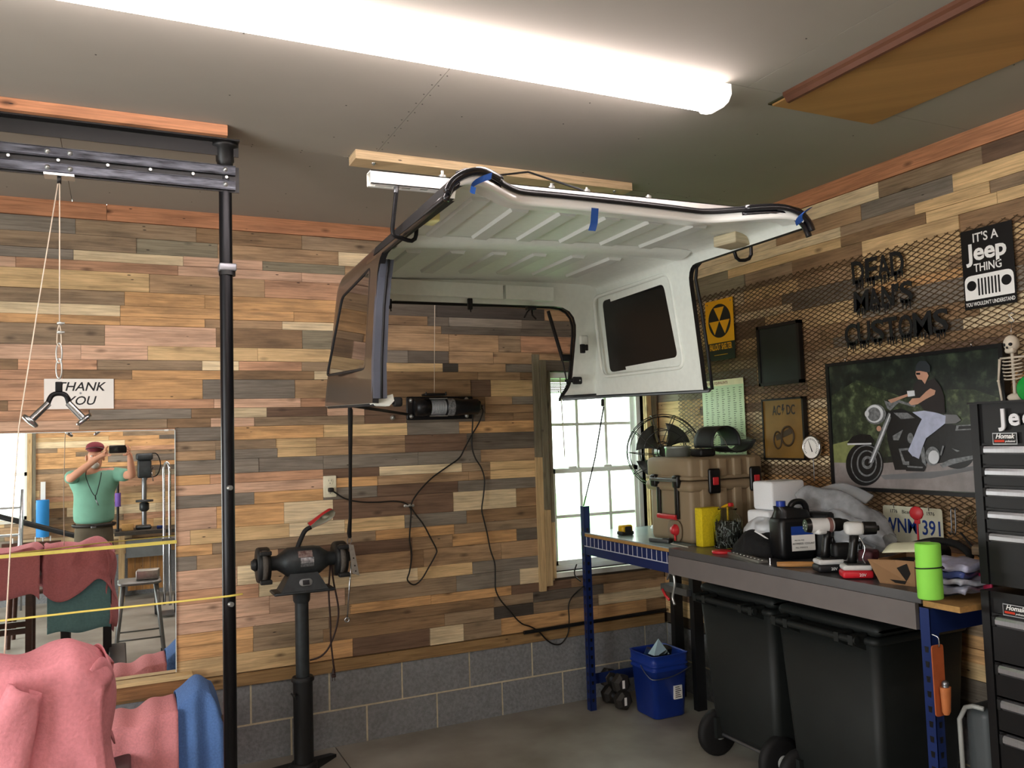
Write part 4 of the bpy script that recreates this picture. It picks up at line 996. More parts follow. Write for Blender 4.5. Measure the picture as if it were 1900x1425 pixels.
def arcplate(a0, a1, x0, x1, r, name, mat):
    mb = MB(); mb.grid(lambda u, v: Vector((x0+(x1-x0)*u, GY - r*math.cos(a0+(a1-a0)*v), zsh + r*math.sin(a0+(a1-a0)*v))), 1, 6); return mb.build(name, mat, gr_)
arcplate(-.05, .32, -.02+GX, .045+GX, .0738, 'name_plate', M('label_silver')); arcplate(.35, .85, -.03+GX, .04+GX, .0738, 'warning_label', M('label_red', '#4c2523', 0.5, scale=80, color2='#8f7f78')); arcplate(-.28, -.08, -.02+GX, .045+GX, .0738, 'small_print', M('label_dark', '#3a3b3c', .5, scale=120, color2='#6f7072'))
mb = MB(); p = Vector((GX+.005, GY-.064, zsh-.098)); R_ = rotx(-16); mb.rbox(p, (.066, .006, .036), .017, R_, axis=1); mb.build('switch_plate', M('plate_grey', '#7d7f80', .4, .4), gr_)
mb = MB(); mb.rbox(p+Vector((0,-.005,0)), (.032, .008, .022), .002, R_, axis=1); mb.build('switch', M('ink'), gr_)
for s_, px in ((-1, 491), (1, 631)):
    X_ = GX + s_*.19
    mb = MB(); mb.lathe([(.02, -.030), (.083, -.029), (.087, -.02), (.087, .02), (.083, .029), (.02, .030)], (X_, GY+.005, zsh-.004), (1,0,0), 32); mb.build('wheel_guard', M('cast_black'), gr_)
    mb = MB(); mb.lathe([(.0, .030), (.028, .030), (.032, .040), (.02, .056), (0, .058)], (X_, GY, zsh), (s_,0,0), 20); mb.build('guard_cap', M('cast_black'), gr_)
    mb = MB(); mb.lathe([(.02,-.011), (.078, -.011), (.078, .011), (.02, .011)], (X_, GY-.018, zsh-.004), (1,0,0), 32); mb.build('grinding_wheel', M('wheel_stone', '#55504a', .95, bump=.4, scale=120), gr_)
    mb = MB(); mb.rbox((X_, GY-.085, zsh+.062), (.055, .03, .02), .004); mb.build('spark_guard', M('cast_black'), gr_); mb = MB(); mb.rbox((X_, GY-.092, zsh-.075), (.055, .035, .02), .004); mb.build('tool_rest', M('cast_black'), gr_)
a = G(550, 1010); b = G(578, 975); 
mb = MB(); mb.tube(smooth_path([G(552, 1016), G(557, 1003), G(566, 985), G(577, 978)], 5), .012, 10); mb.build('lamp_gooseneck', M('rubber'), gr_)
lp = G(576, 979); lq = G(622, 950)
ax = (lq-lp).normalized(); nrm = Vector((ax.z, 0, -ax.x)); nrm = -nrm if nrm.z < 0 else nrm
mb = MB()
sA = (nrm*.62 - YA*.78); nA = (YA*.62 + nrm*.78)
def shade(u, v, k=1.0):
    t = u; L_ = (lq-lp).length; w_ = .020 + .028*sms(min(1, t*1.6)); 
    if t > .8: w_ *= math.sqrt(max(0.02, 1-((t-.8)/.2)**2))
    an = math.pi*v; dep = .030 if t < .85 else .030*math.sqrt(max(.05, 1-((t-.85)/.15)**2))
    return lp + ax*(L_*t) + sA*(-math.cos(an)*w_*.95*k) + nA*(math.sin(an)*dep*k) 
mb.grid(shade, 16, 12); so = mb.build('lamp_shade', M('lamp_red', '#a92627', .4), gr_)
mb = MB(); mb.grid(lambda u, v: shade(u, v, .93), 16, 12); mb.build('reflector', M('reflector', '#b8b9a8', .5), gr_)
mb = MB(); mb.sph(lp.lerp(lq, .62) + nA*.010, (.022, .018, .012)); mb.build('lamp_bulb', M('bulb', '#b9b9a4', .3), gr_)
mb = MB(); mb.tube(smooth_path([G(613, 1035), G(612, 1060), G(610, 1100), G(613, 1150), G(614, 1190), G(619, 1235), G(621, 1245)], 5), .0045, 6)
mb.tube(smooth_path([G(613, 1035), G(619, 1080), G(628, 1130), G(624, 1165), G(611, 1200), G(595, 1218), G(575, 1225)], 5), .0045, 6); 
mb.build('grinder_cord', M('cord_brown', '#2a1612', .55), gr_)
p = G(619, 1252); mb = MB(); mb.cyl(G(619,1240), G(619, 1250), .005, .011, 10); mb.rbox(G(619, 1254), (.022, .02, .016), .004); 
for dx in (-.006, .006): mb.cyl(G(619,1256)+Vector((dx,0,0)), G(619,1262)+Vector((dx,0,-.004)), .0018, seg=6)
mb.build('cord_plug', M('cord_brown'), gr_)
# long black bar lying on the ledge under the window
mb = MB(); mb.cyl(PY(972, 1174, BW-.04), (3.2, BW-.04, .483), .011, seg=12); mb.build('black_rod', M('black_paint'), label='long black rod lying along the ledge under the window', cat='rod')

# ================================================================ DRAPED BENCH (bottom left)
M('towel_pink', '#cf828a', .95, var=.08, scale=90, bump=.25); M('towel_coral', '#d98c90', .95, var=.1, scale=120, bump=.35); M('towel_blue', '#5a7db6', .95, var=.12, scale=120, bump=.35); M('cloth_teal', '#6f9aa0', .95, var=.08, scale=60, bump=.2); M('towel_wine', '#8c4650', .95, var=.08, scale=60, bump=.2)
def cloth(name, mat, fn, nu, nv, label, cat='towel', thick=.005):
    mb = MB(); mb.grid(fn, nu, nv); o = mb.build(name, mat, label=label, cat=cat, merge=False)
    md = o.modifiers.new('s', 'SOLIDIFY'); md.thickness = thick; return o
# steel frame carrying the pads
eb = T('exercise_bench', 'black steel exercise bench standing under the towels', 'bench', (-.2, 3.2, 0))
M('vinyl_black', '#131315', .5)
for x, y in ((-.30, 2.86), (-.06, 2.86), (-.30, 2.98), (-.06, 2.98)): MB().bb(x-.025, x+.025, y-.025, y+.025, 0, .80).build('leg', M('black_paint'), eb)
mb = MB(); mb.rbox((-.22, 2.92, .87), (.24, .18, .10), .04, axis=0); mb.build('back_pad', M('vinyl_black'), eb)
mb = MB(); mb.rbox((.0, 3.6, .32), (.10, 1.4, .06), .01, axis=1); mb.build('rail', M('black_paint'), eb)
mb = MB(); mb.rbox((.13, 4.10, .39), (.50, .20, .07), .03, axis=0); mb.build('seat_pad', M('vinyl_black'), eb)
for y in (4.02, 4.18): MB().bb(.10, .15, y-.02, y+.02, 0, .35).build('leg', M('black_paint'), eb)
mb = MB(); mb.rbox((.43, 4.07, .26), (.10, .20, .26), .03, axis=1); mb.build('roller_pad', M('vinyl_black'), eb)
def nz(x, y, s=1.0): return math.sin(x*7*s+1.3*math.sin(y*5*s))*.5 + math.sin(y*11*s + x*3*s)*.3
# big pink cover over the back pad: an arch with hanging folds
def big(u, v):
    # u along x (hump to right), v over the top from the near side to the far side
    x = -.42 + .395*u
    edge = max(0, (u-.72)/.28); edl = 0
    topz = 1.045 - .10*edge**2 - .015*math.sin(u*5)
    th = (v-.5)*2
    if abs(th) < .45: y = 2.91 + th*.30; z = topz - .03*(th/.45)**2
    else:
        k = (abs(th)-.45)/.55; y = 2.91 + math.copysign(.135 + .05*k + .02*nz(u*2.2+1, k*1.2), th); z = topz - .03 - (.55 if th < 0 else .27+.05*math.sin(u*6))*k
    y += .022*math.sin(u*17+v*2)*max(0, abs(th)-.35); z += .008*math.sin(u*14+v*9)
    x += .012*math.sin(v*20)*(.3+edge)
    return Vector((x, y, z))
cloth('pink_cover', M('towel_pink'), big, 40, 50, 'big rose pink cloth draped over the bench back at the lower left corner', 'cloth', .006)
def side(u, v):
    # right hand fall of the cover, folding down to the left
    ang = u*math.pi
    x = -.055 + .045*math.sin(ang) + .012*math.sin(v*9); y = 2.775 + .27*u + .02*math.sin(v*7)
    z = .99 - .5*v - .09*abs(u-.5)*0 + .02*math.sin(u*9+v*5)
    x -= .02*(1-v)**3
    return Vector((x, y, z))
cloth('pink_cover_fold', M('towel_pink'), side, 20, 24, 'hanging fold of the rose pink cloth on the right side of the bench back', 'cloth', .006)
mb = MB(); 
def sleeve(u, v):
    a_ = 2*math.pi*u; c0 = Vector((-.235 - .035*math.sin(v*2.6), 2.745 - .02*v, .965 - .26*v)); r_ = .036 + .016*math.sin(v*3.1) + .006*math.sin(a_*3+v*6)
    return c0 + Vector((math.cos(a_)*r_, math.sin(a_)*r_*.6, -.02*math.cos(a_)))
cloth('sleeve_fold', M('towel_pink'), sleeve, 18, 14, 'rolled sleeve-like fold hanging on the near face of the pink cloth', 'cloth', .004)
# coral towel over the low pad and blue towel on its end
def coral(u, v):
    x = -.13 + .365*u + .0*v; th = (v-.5)*2
    t0 = .50 - .06*(1-u)**2 + .012*math.sin(u*9)
    if abs(th) < .5: y = 4.10 + th*.30; z = t0 - .02*(th/.5)**2
    else: k = (abs(th)-.5)/.5; y = 4.10 + math.copysign(.15+.03*k, th); z = t0 - .02 - .36*k
    y += .015*math.sin(u*16+v*3)*abs(th); z += .006*math.sin(u*20)
    return Vector((x, y, z))
cloth('coral_towel', M('towel_coral'), coral, 30, 36, 'coral pink towel over the low bench pad beside the blue towel')
def blue(u, v):
    x = .235 + .20*u; th = (v-.5)*2; lift = .075*math.exp(-((u-.45)/.35)**2)
    t0 = .515 + lift
    if abs(th) < .45: y = 4.10 + th*.30; z = t0 - .03*(th/.45)**2
    else: k = (abs(th)-.45)/.55; y = 4.10 + math.copysign(.135+.03*k, th); z = t0 - .03 - (.34+.04*math.sin(u*3))*k
    if u > .7: x += .01*math.sin(v*12); z -= .16*((u-.7)/.3)**2*(1 if abs(th)<.5 else .6)
    y += .02*math.sin(u*13+v*2)*abs(th)
    return Vector((x, y, z))
cloth('blue_towel', M('towel_blue'), blue, 26, 36, 'blue towel over the end of the low bench pad next to the black column')
# teal cloth and wine cover further left, seen in the mirror
def teal(u, v):
    x = -.40 + .36*u; z = .86 - .38*v + .01*math.sin(u*9); y = 3.035 + .005*math.sin(u*18)*v
    return Vector((x, y, z))
cloth('teal_cloth', M('cloth_teal'), teal, 24, 16, 'pale teal cloth hanging under the pink cover, seen in the mirror', 'cloth')
st_ = T('padded_stool', 'dark wooden stool under a pink cover, seen in the mirror', 'stool', (-.62, 2.9, 0))
wd = wood('chair_wood', '#4a2a1c', dark=.7, knots=0, varr=0, rough=.4)
for x in (-.74, -.50):
    for y in (2.78, 3.02): MB().bb(x-.018, x+.018, y-.018, y+.018, 0, .80).build('leg', wd, st_)
for z in (.25, .5):
    for y in (2.78, 3.02): MB().bb(-.74, -.50, y-.01, y+.01, z, z+.035).build('rung', wd, st_)
MB().rbox((-.62, 2.9, .83), (.34, .34, .06), .03).build('seat', wd, st_)
def pk2(u, v):
    x = -.82 + .385*u; th = (v-.5)*2; t0 = 1.03 - .02*math.sin(u*4) - .05*max(0, (u-.85)/.15)**2
    if abs(th) < .5: y = 2.92 + th*.36; z = t0
    else: k = (abs(th)-.5)/.5; y = 2.92 + math.copysign(.18+.03*k, th); z = t0 - .28*k
    return Vector((x, y+.01*math.sin(u*14), z))
cloth('pink_cover_left', M('towel_pink'), pk2, 24, 24, 'second pink cover on the left, seen in the mirror', 'cloth')
MB().rbox((-.62, 2.92, .935), (.3, .3, .14), .04, axis=0).build('cushion', M('vinyl_black'), label='thick cushion hidden under the left pink cover', cat='cushion')

# ================================================================ RIGHT WALL
M('bronze', '#5a4731', .45, .4, var=.3)
mp_ = T('expanded_metal_panel', 'brown expanded metal mesh panel screwed over the planks of the right wall', 'mesh panel', (RW-.012, 3.1, 1.1))
Ya, Yb, Za, Zb = 1.45, 4.315, 1.10, 2.445
mb = MB(); xW = RW-.012; pitch = .051; sl = .46
def clipseg(y0, z0, y1, z1):
    t0, t1 = 0.0, 1.0; dy, dz = y1-y0, z1-z0
    for p, q in ((-dy, y0-Ya), (dy, Yb-y0), (-dz, z0-Za), (dz, Zb-z0)):
        if abs(p) < 1e-12:
            if q < 0: return None
            continue
        r = q/p
        if p < 0: t0 = max(t0, r)
        else: t1 = min(t1, r)
    if t0 >= t1: return None
    return (y0+dy*t0, z0+dz*t0, y0+dy*t1, z0+dz*t1)
k = -75
HH = Zb-Za
while True:
    y = Ya + k*pitch
    if y > Yb + 0.1 + HH/sl: break
    for s_ in (1, -1):
        yy0 = y if s_ == 1 else y
        q = clipseg(y - HH/sl*0 if s_ == 1 else y, Za if s_ == 1 else Zb, y + HH/sl, Zb if s_ == 1 else Za)
        if q:
            ya_, za_, yb_, zb2_ = q; d = Vector((0, yb_-ya_, zb2_-za_)).normalized(); n_ = Vector((0, -d.z, d.y))*.0015; t_ = Vector((-.0035, 0, 0)); a_ = Vector((xW+.002, ya_, za_)); b_ = Vector((xW+.002, yb_, zb2_)); e_ = Vector((0,0,0)) if s_ == 1 else Vector((-.001,0,0))
            vs = [a_-n_+e_, a_+n_+e_, b_+n_+e_, b_-n_+e_]; vs += [v+t_ for v in vs]
            mb.add(vs, [(0,1,2,3),(7,6,5,4),(0,4,5,1),(1,5,6,2),(2,6,7,3),(3,7,4,0)])
    k += 1
mb.build('mesh_strands', M('bronze'), mp_, kind='stuff')
XS = RW-.022       # plane on which flat signs hang
def quadbox(parent, name, mat, tl, br, X=XS, th=.003, ins=0.0):
    a, b = PX(*tl, X), PX(*br, X)
    y0, y1 = sorted((a.y, b.y)); z0, z1 = sorted((a.z, b.z))
    return MB().bb(X-.0, X+th, y0+ins, y1-ins, z0+ins, z1-ins).build(name, mat, parent), (y0, y1, z0, z1)
# fallout shelter sign
fs_ = T('fallout_shelter_sign', 'yellow and black FALLOUT SHELTER sign with radiation symbol on the wall mesh', 'sign', (XS, 3.87, 2.04))
M('sign_yellow', '#e5a313', .5, var=.03); M('sign_black', '#181a1a', .5, var=.05)
y0, y1 = 3.745, 3.995; z1 = 2.398; z0 = z1 - .357; yc = (y0+y1)/2
MB().bb(XS, XS+.002, y0, y1, z0, z1).build('sign_board', M('sign_black'), fs_)
MB().bb(XS-.0006, XS, y0, y1, z0+.104, z1).build('yellow_field', M('sign_yellow'), fs_)
zc = z1-.125; R0 = .100
mb = MB(); mb.cyl((XS-.0007, yc, zc), (XS-.0012, yc, zc), R0, seg=48); mb.build('black_disc', M('sign_black'), fs_)
for a_ in (90, 210, 330):
    mb = MB(); mb.prism([(0, 0)] + [(R0*.92*math.cos(math.radians(a_+d)), R0*.92*math.sin(math.radians(a_+d))) for d in (-30, 30)], (XS-.0013, yc, zc), -YA, ZA, .0006); mb.build('triangle', M('sign_yellow'), fs_)
mb = MB(); textmesh(mb, 'FALLOUT SHELTER', .050, (XS-.0002, yc, z0+.062), *WR, .0006, .02, 0, .47); mb.build('lettering', M('sign_yellow'), fs_)
mb = MB(); mb.bb(XS-.0005, XS, yc-.06, yc+.06, z0+.03, z0+.033); mb.build('small_print', M('sign_yellow'), fs_)
for y_ in (y0+.02, y1-.02): MB().cyl((XS-.003, y_, z1-.018), (XS-.0006, y_, z1-.018), .004, seg=8).build('screw', M('steel'), fs_)
# dark square frame
fr = T('black_picture_frame', 'black framed dark panel on the mesh, above the gold framed picture', 'picture frame', (RW-.03, 3.39, 1.86))
y0, y1, z0, z1 = 3.225, 3.54, 1.862, 2.19; X_ = RW-.045
M('frame_black', '#0e0e0f', .35); M('slate', '#1d2322', .35, var=.25, scale=8)
for q in ((y0, y0+.018, z0, z1), (y1-.018, y1, z0, z1), (y0, y1, z0, z0+.018), (y0, y1, z1-.018, z1)): MB().bb(X_, RW-.018, *q).build('frame_side', M('frame_black'), fr)
MB().bb(X_+.006, RW-.02, y0+.01, y1-.01, z0+.01, z1-.01).build('panel', M('slate'), fr)
# gold picture with AC/DC lettering
fr = T('gold_picture_frame', 'gold coloured AC/DC picture in a thin black frame on the mesh', 'picture', (RW-.03, 3.4, 1.47))
y0, y1, z0, z1 = 3.222, 3.528, 1.462, 1.79; X_ = RW-.045
for q in ((y0, y0+.012, z0, z1), (y1-.008, y1, z0, z1), (y0, y1, z0, z0+.010), (y0, y1, z1-.010, z1)): MB().bb(X_, RW-.018, *q).build('frame_side', M('frame_black'), fr)
MB().bb(X_+.006, RW-.02, y0+.006, y1-.006, z0+.006, z1-.006).build('gold_sheet', M('gold_print', '#8d6a2e', .4, .25, scale=5, color2='#6f5326'), fr)
yc = (y0+y1)/2; mb = MB(); xT = X_+.006
textmesh(mb, 'AC', .072, (xT, yc+.045, z1-.088), *WR, .0006, .015, 0, .62); textmesh(mb, 'DC', .072, (xT, yc-.058, z1-.088), *WR, .0006, .015, 0, .62)
mb.prism([(-.004,.028),(.008,.03),(.002,.008),(.012,.010),(-.006,-.028),(-.001,-.004),(-.010,-.004)], (xT-.0002, yc-.003, z1-.062), -YA, ZA, .0006); mb.build('lettering', M('ink'), fr)
mb = MB(); mb.tube([(xT-.001, yc-.03+.045*math.cos(t), z0+.125+.05*math.sin(t)) for t in [q*math.pi/12 for q in range(24)]], .006, 5, closed=True); mb.tube([(xT-.001, yc+.045+.028*math.cos(t), z0+.105+.045*math.sin(t)) for t in [q*math.pi/12 for q in range(24)]], .005, 5, closed=True)
mb.box((xT-.001, yc, z0+.135), (.002, .12, .03), rotx(-18)); mb.build('dark_ornament', M('print_brown', '#3a2a16', .6), fr)
# decimal chart
ch = T('decimal_chart', 'pale green decimal equivalents chart hanging behind the cooler', 'poster', (XS, 3.9, 1.4))
y0, y1, z0, z1 = 3.69, 4.06, 1.40, 1.925
MB().bb(XS, XS+.002, y0, y1, z0, z1).build('chart_sheet', M('chart_green', '#b9d3a8', .35, var=.03), ch)
MB().bb(XS-.0005, XS, y0, y1, z1-.035, z1).build('heading_band', M('chart_cream', '#ddd9b0', .4), ch)
mb = MB(); textmesh(mb, 'DECIMAL EQUIVALENTS', .022, ((XS-.0006), (y0+y1)/2+.05, z1-.025), *WR, .0005, .01, 0, .85); mb.build('heading', M('print_red', '#7a2e22', .5), ch)
mb = MB(); rr = random.Random(4)
for i in range(36):
    z = z1-.055-i*.0125
    for j in range(7):
        y = y1-.03-j*.050; w_ = rr.uniform(.012, .026)
        mb.bb(XS-.0005, XS, y-w_, y, z, z+.0035)
mb.build('table_print', M('print_grey', '#4f5a48', .6), ch, kind='stuff')
# round thermometer
th = T('dial_thermometer', 'round white dial thermometer on the mesh beside the gold picture', 'thermometer', (RW-.05, 3.19, 1.46))
p = PX(1509, 830, RW-.05)
mb = MB(); mb.lathe([(.0, 0), (.057, 0), (.060, .006), (.060, .016), (.056, .018), (.054, .015)], p, (-1,0,0), 36); mb.build('case', M('chrome'), th)
mb = MB(); mb.cyl(p+Vector((-.012,0,0)), p+Vector((-.0172,0,0)), .054, seg=36); mb.build('dial', M('sign_white'), th)
mb = MB()
for k in range(24):
    t = math.radians(-130+260*k/23); d = Vector((0, -math.sin(t), math.cos(t))); mb.tube([p+Vector((-.0175,0,0))+d*.038, p+Vector((-.0175,0,0))+d*.047], .0014, 4)
mb.build('scale_marks', M('ink'), th, kind='stuff')
mb = MB(); mb.tube([p+Vector((-.019,.012,.034)), p+Vector((-.019,-.010,-.022))], .0022, 6, rs=[.0008, .0028]); mb.build('needle', M('ink'), th)
mb = MB(); mb.cyl(p+Vector((0,.004,-.06)), p+Vector((0,.004,-.17)), .002, seg=6); mb.build('probe_stem', M('steel'), th)
# DEAD MAN'S CUSTOMS lettering cut from black steel
dm = T('dead_mans_customs_sign', "black cut steel DEAD MAN'S CUSTOMS lettering on the wall mesh", 'sign', (RW-.04, 2.65, 2.05))
XL_ = RW-.035
def drips(mb, ya, yb, z, n, l, seed):
    r = random.Random(seed)
    for i in range(n):
        y = ya + (yb-ya)*(i+.5)/n + r.uniform(-.004, .004); L_ = l*r.uniform(.4, 1.0); w_ = r.uniform(.004, .007)
        mb.prism([(-w_, .012), (w_, .012), (w_*.4, -L_*.6), (0, -L_), (-w_*.4, -L_*.6)], (XL_+.003, y, z), -YA, ZA, .003)
def word(txt, x0, x1, ytop, ybot, xm, drop, seed):
    a, b = PX(x0, (ytop+ybot)/2, XL_), PX(x1, (ytop+ybot)/2, XL_); z1_ = PX(xm, ytop, XL_).z; z0_ = PX(xm, ybot, XL_).z
    n = len(txt); W = a.y-b.y; rel = [{"'": .4, 'M': 1.25}.get(c, 1.0) for c in txt]; ws_ = [W*q/sum(rel) for q in rel]; pos_ = [sum(ws_[:i])+ws_[i]/2 for i in range(n)]; step = W/n
    for i, c in enumerate(txt):
        mb = MB(); h_ = z1_-z0_; t0 = MB(); textmesh(t0, c, 1.0, (0,0,0), XA, YA, .1, .018)
        xs_ = [v.x for v in t0.v]; ys_ = [v.y for v in t0.v]; wl = max(xs_)-min(xs_); hl_ = max(ys_)-min(ys_)
        if c == "'": bw, bh, yc_ = step*.35, h_*.35, a.y - pos_[i]; zz = z0_ + h_*.62
        else: bw, bh, yc_, zz = ws_[i]*.97, h_, a.y - pos_[i], z0_
        r_ = random.Random(seed+i); tilt = r_.uniform(-.05, .05)
        vs_ = []
        for v in t0.v:
            u_ = ((v.x-min(xs_))/wl-.5)*bw; w_ = (v.y-min(ys_))/hl_*bh
            vs_.append(Vector((XL_+.003-(v.z/.1)*.003, yc_-u_-tilt*w_, zz+w_)))
        for f_ in t0.f: mb.add([vs_[k] for k in f_], [tuple(range(len(f_)))])
        if c != "'": drips(mb, yc_-ws_[i]*.36, yc_+ws_[i]*.36, z0_+.004, 4, drop, seed+i)
        mb.build('letter', M('cut_steel', '#0c0c0d', .55), dm)
word('DEAD', 1580, 1678, 474, 518, 1630, .040, 1)
word("MAN'S", 1582, 1694, 530, 570, 1640, .036, 20)
word('CUSTOMS', 1566, 1760, 586, 630, 1665, .036, 40)
# IT'S A Jeep THING sign
a, b = PX(1790, 432, XS), PX(1893, 562, XS)
js = T('black_white_sign', "black and white IT'S A THING sign with a grille emblem, upper right", 'sign', (XS, 2.2, 2.09))
y0, y1, z0, z1 = 2.082, 2.305, 2.098, 2.428; yc = (y0+y1)/2; Hs = z1-z0; W_ = y1-y0
M('paint_white', '#e9e9e6', .45, var=.02)
MB().bb(XS, XS+.002, y0, y1, z0, z1).build('sign_board', M('frame_black'), js)
mb = MB(); textmesh(mb, "IT'S A", .052, (XS, yc+.004, z0+Hs*.835), *WR, .0006, .012, 0, .88); mb.build('top_line', M('paint_white'), js)
mb = MB(); textmesh(mb, "Jeep", .098, (XS, yc, z0+Hs*.61), *WR, .0006, .03, 0, 1.0); mb.build('big_word', M('paint_white'), js)
mb = MB(); textmesh(mb, "THING", .048, (XS, yc, z0+Hs*.46), *WR, .0006, .012, 0, .82); mb.build('third_line', M('paint_white'), js)
mb = MB(); textmesh(mb, "YOU WOULDN'T UNDERSTAND", .0225, (XS, yc, z0+.012), *WR, .0006, .01, 0, .64); mb.build('bottom_line', M('paint_white'), js)
gz0, gz1 = z0+Hs*.115, z0+Hs*.42
gp = roundpoly([(-W_/2+.006, gz0), (W_/2-.006, gz0), (W_/2-.006, gz1), (-W_/2+.006, gz1)], radii=[.004,.004,.03,.03])
mb = MB(); mb.prism(gp, (XS, yc, 0), -YA, ZA, .0006); mb.build('grille_emblem', M('paint_white'), js)
for s_ in (-1, 1):
    mb = MB(); mb.cyl((XS-.0006, yc+s_*.075, gz0+(gz1-gz0)*.58), (XS-.0012, yc+s_*.075, gz0+(gz1-gz0)*.58), .021, seg=28); mb.build('emblem_lamp', M('frame_black'), js)
for k in range(7):
    y_ = yc + (k-3)*.0145; mb = MB(); mb.prism(roundpoly([(-.0036, gz0+.014), (.0036, gz0+.014), (.0036, gz1-.016), (-.0036, gz1-.016)], .003), (XS-.0006, y_, 0), -YA, ZA, .0006); mb.build('emblem_slot', M('frame_black'), js)
# motorcycle poster (flat print in a thin black frame)
po_ = T('motorcycle_poster', 'framed poster of a rider in black helmet and white jeans on a motorcycle', 'poster', (RW-.05, 2.62, 1.31))
XP = RW-.05
def PP(cx, cy, X=XP): return PX(1530+cx/5.088, 640+cy/5.088, X)
c_tl, c_tr, c_bl, c_br = PX(1537, 682, XP), PX(1850, 646, XP), PX(1556, 898, XP), PX(1855, 912, XP)
y1 = c_tl.y; y0 = c_tr.y-.005; z1 = 1.925; z0 = 1.338
for q in ((y0-.018, y0, z0-.016, z1+.016), (y1, y1+.018, z0-.016, z1+.016), (y0, y1, z0-.016, z0), (y0, y1, z1, z1+.016)): MB().bb(XP-.004, RW-.018, *q).build('frame_side', M('frame_black'), po_)
def blotch(key, ca, cb, cc, scale):
    if key in MATS: return MATS[key]
    m = bpy.data.materials.new(key); m.use_nodes = True; N = m.node_tree.nodes; L = m.node_tree.links; b = N['Principled BSDF']; b.inputs['Roughness'].default_value = .3
    tc = N.new('ShaderNodeTexCoord'); n = N.new('ShaderNodeTexNoise'); n.inputs['Scale'].default_value = scale; n.inputs['Detail'].default_value = 7; n.inputs['Roughness'].default_value = .65; L.new(tc.outputs['Object'], n.inputs['Vector'])
    r = N.new('ShaderNodeValToRGB'); r.color_ramp.elements[0].position = .35; r.color_ramp.elements[0].color = lin(ca); r.color_ramp.elements[1].position = .68; r.color_ramp.elements[1].color = lin(cc); e = r.color_ramp.elements.new(.52); e.color = lin(cb)
    L.new(n.outputs['Fac'], r.inputs[0]); L.new(r.outputs[0], b.inputs['Base Color']); MATS[key] = m; return m
MB().bb(XP+.004, RW-.02, y0, y1, z0, z1).build('backing', M('frame_black'), po_)
pm = [blotch('foliage_dark', '#121614', '#1f2621', '#3d4837', 14), blotch('foliage_mid', '#191f18', '#2f3927', '#5d6a4a', 20), blotch('road', '#6f6a68', '#857d7b', '#9b9290', 4), M('bike_black', '#121315', .3, var=.3, scale=60), M('bike_grey', '#6b6e70', .3, var=.45, scale=70), M('skin_print', '#b98d76', .4), M('shirt_print', '#252020', .5), M('jeans_print', '#aab0c6', .5, var=.12, scale=30), M('helmet_print', '#2d3236', .3), M('bright_print', '#c9ccd0', .3), M('verge_print', '#7c8250', .5, var=.2, scale=30), M('seat_print', '#6d6e70', .4)]
mb = MB(); lay = [0]
def pic(pts, mi, r=None):
    lay[0] += 1; e = XP + .0038 - lay[0]*.00012
    P = [PP(x, y, XP) for x, y in pts]
    Q = [(-(max(y0, min(y1, p.y))), max(z0, min(z1, p.z))) for p in P]
    mb.prism(Q, (e, 0, 0), -YA, ZA, .0001, mi)
    mb.v[-2*len(Q):] = [Vector((v.x, v.y, v.z)) for v in mb.v[-2*len(Q):]]
# frame -YA: coordinate a maps to y=-a, so pass a=-y
def ell(cx, cy, rx, ry, mi, n=28, rot=0):
    pic([(cx+rx*math.cos(t)*math.cos(rot)-ry*math.sin(t)*math.sin(rot), cy+rx*math.cos(t)*math.sin(rot)+ry*math.sin(t)*math.cos(rot)) for t in [2*math.pi*k/n for k in range(n)]], mi)
mb.bb(XP+.0038, XP+.0042, y0, y1, z0, z1, 0)
pic([(60,480),(300,330),(520,420),(700,480),(900,520),(1150,420),(1400,420),(1640,500),(1640,900),(60,1130)], 1)
pic([(60,940),(300,880),(420,1130),(60,1150)], 10)
pic([(60,1110),(500,1120),(1000,1080),(1640,1060),(1640,1400),(60,1400)], 2)
pic([(520,1230),(1100,1190),(1420,1140),(1420,1180),(1000,1260),(560,1270)], 11)
# rear tyre, pipes, saddle bag
ell(1250, 1060, 150, 110, 3); pic([(1040,740),(1400,770),(1420,1030),(1250,1090),(1060,1120),(960,1000)], 3)
pic([(1080,1130),(1180,1080),(1410,1040),(1410,1075),(1230,1120),(1110,1160)], 4); pic([(1240,760),(1390,750),(1390,800),(1230,810)], 4); pic([(1262,768),(1385,762),(1385,790),(1255,796)], 3)
pic([(560,620),(900,660),(1060,760),(1080,1000),(900,1180),(660,1180),(590,900)], 3)
# front wheel and fender
ell(375, 1125, 178, 205, 3, 40); ell(392, 1122, 148, 178, 4, 40); ell(392, 1122, 138, 168, 3, 40); ell(395, 1118, 95, 125, 4, 32); ell(397, 1116, 82, 110, 3, 32); ell(400, 1110, 52, 62, 4, 24); ell(402, 1110, 30, 36, 3, 20)
pic([(212,925),(260,865),(340,840),(430,850),(470,910),(440,935),(215,938)], 3); pic([(212,930),(440,925),(440,940),(215,945)], 9)
pic([(410,1120),(520,830),(600,640),(640,650),(560,860),(460,1110)], 4); pic([(425,1110),(535,840),(612,650),(622,655),(550,850),(440,1110)], 9)
ell(480, 655, 98, 96, 4); ell(470, 650, 82, 84, 9); ell(465, 655, 62, 66, 4); ell(398, 650, 20, 30, 9); ell(512, 790, 22, 26, 5)
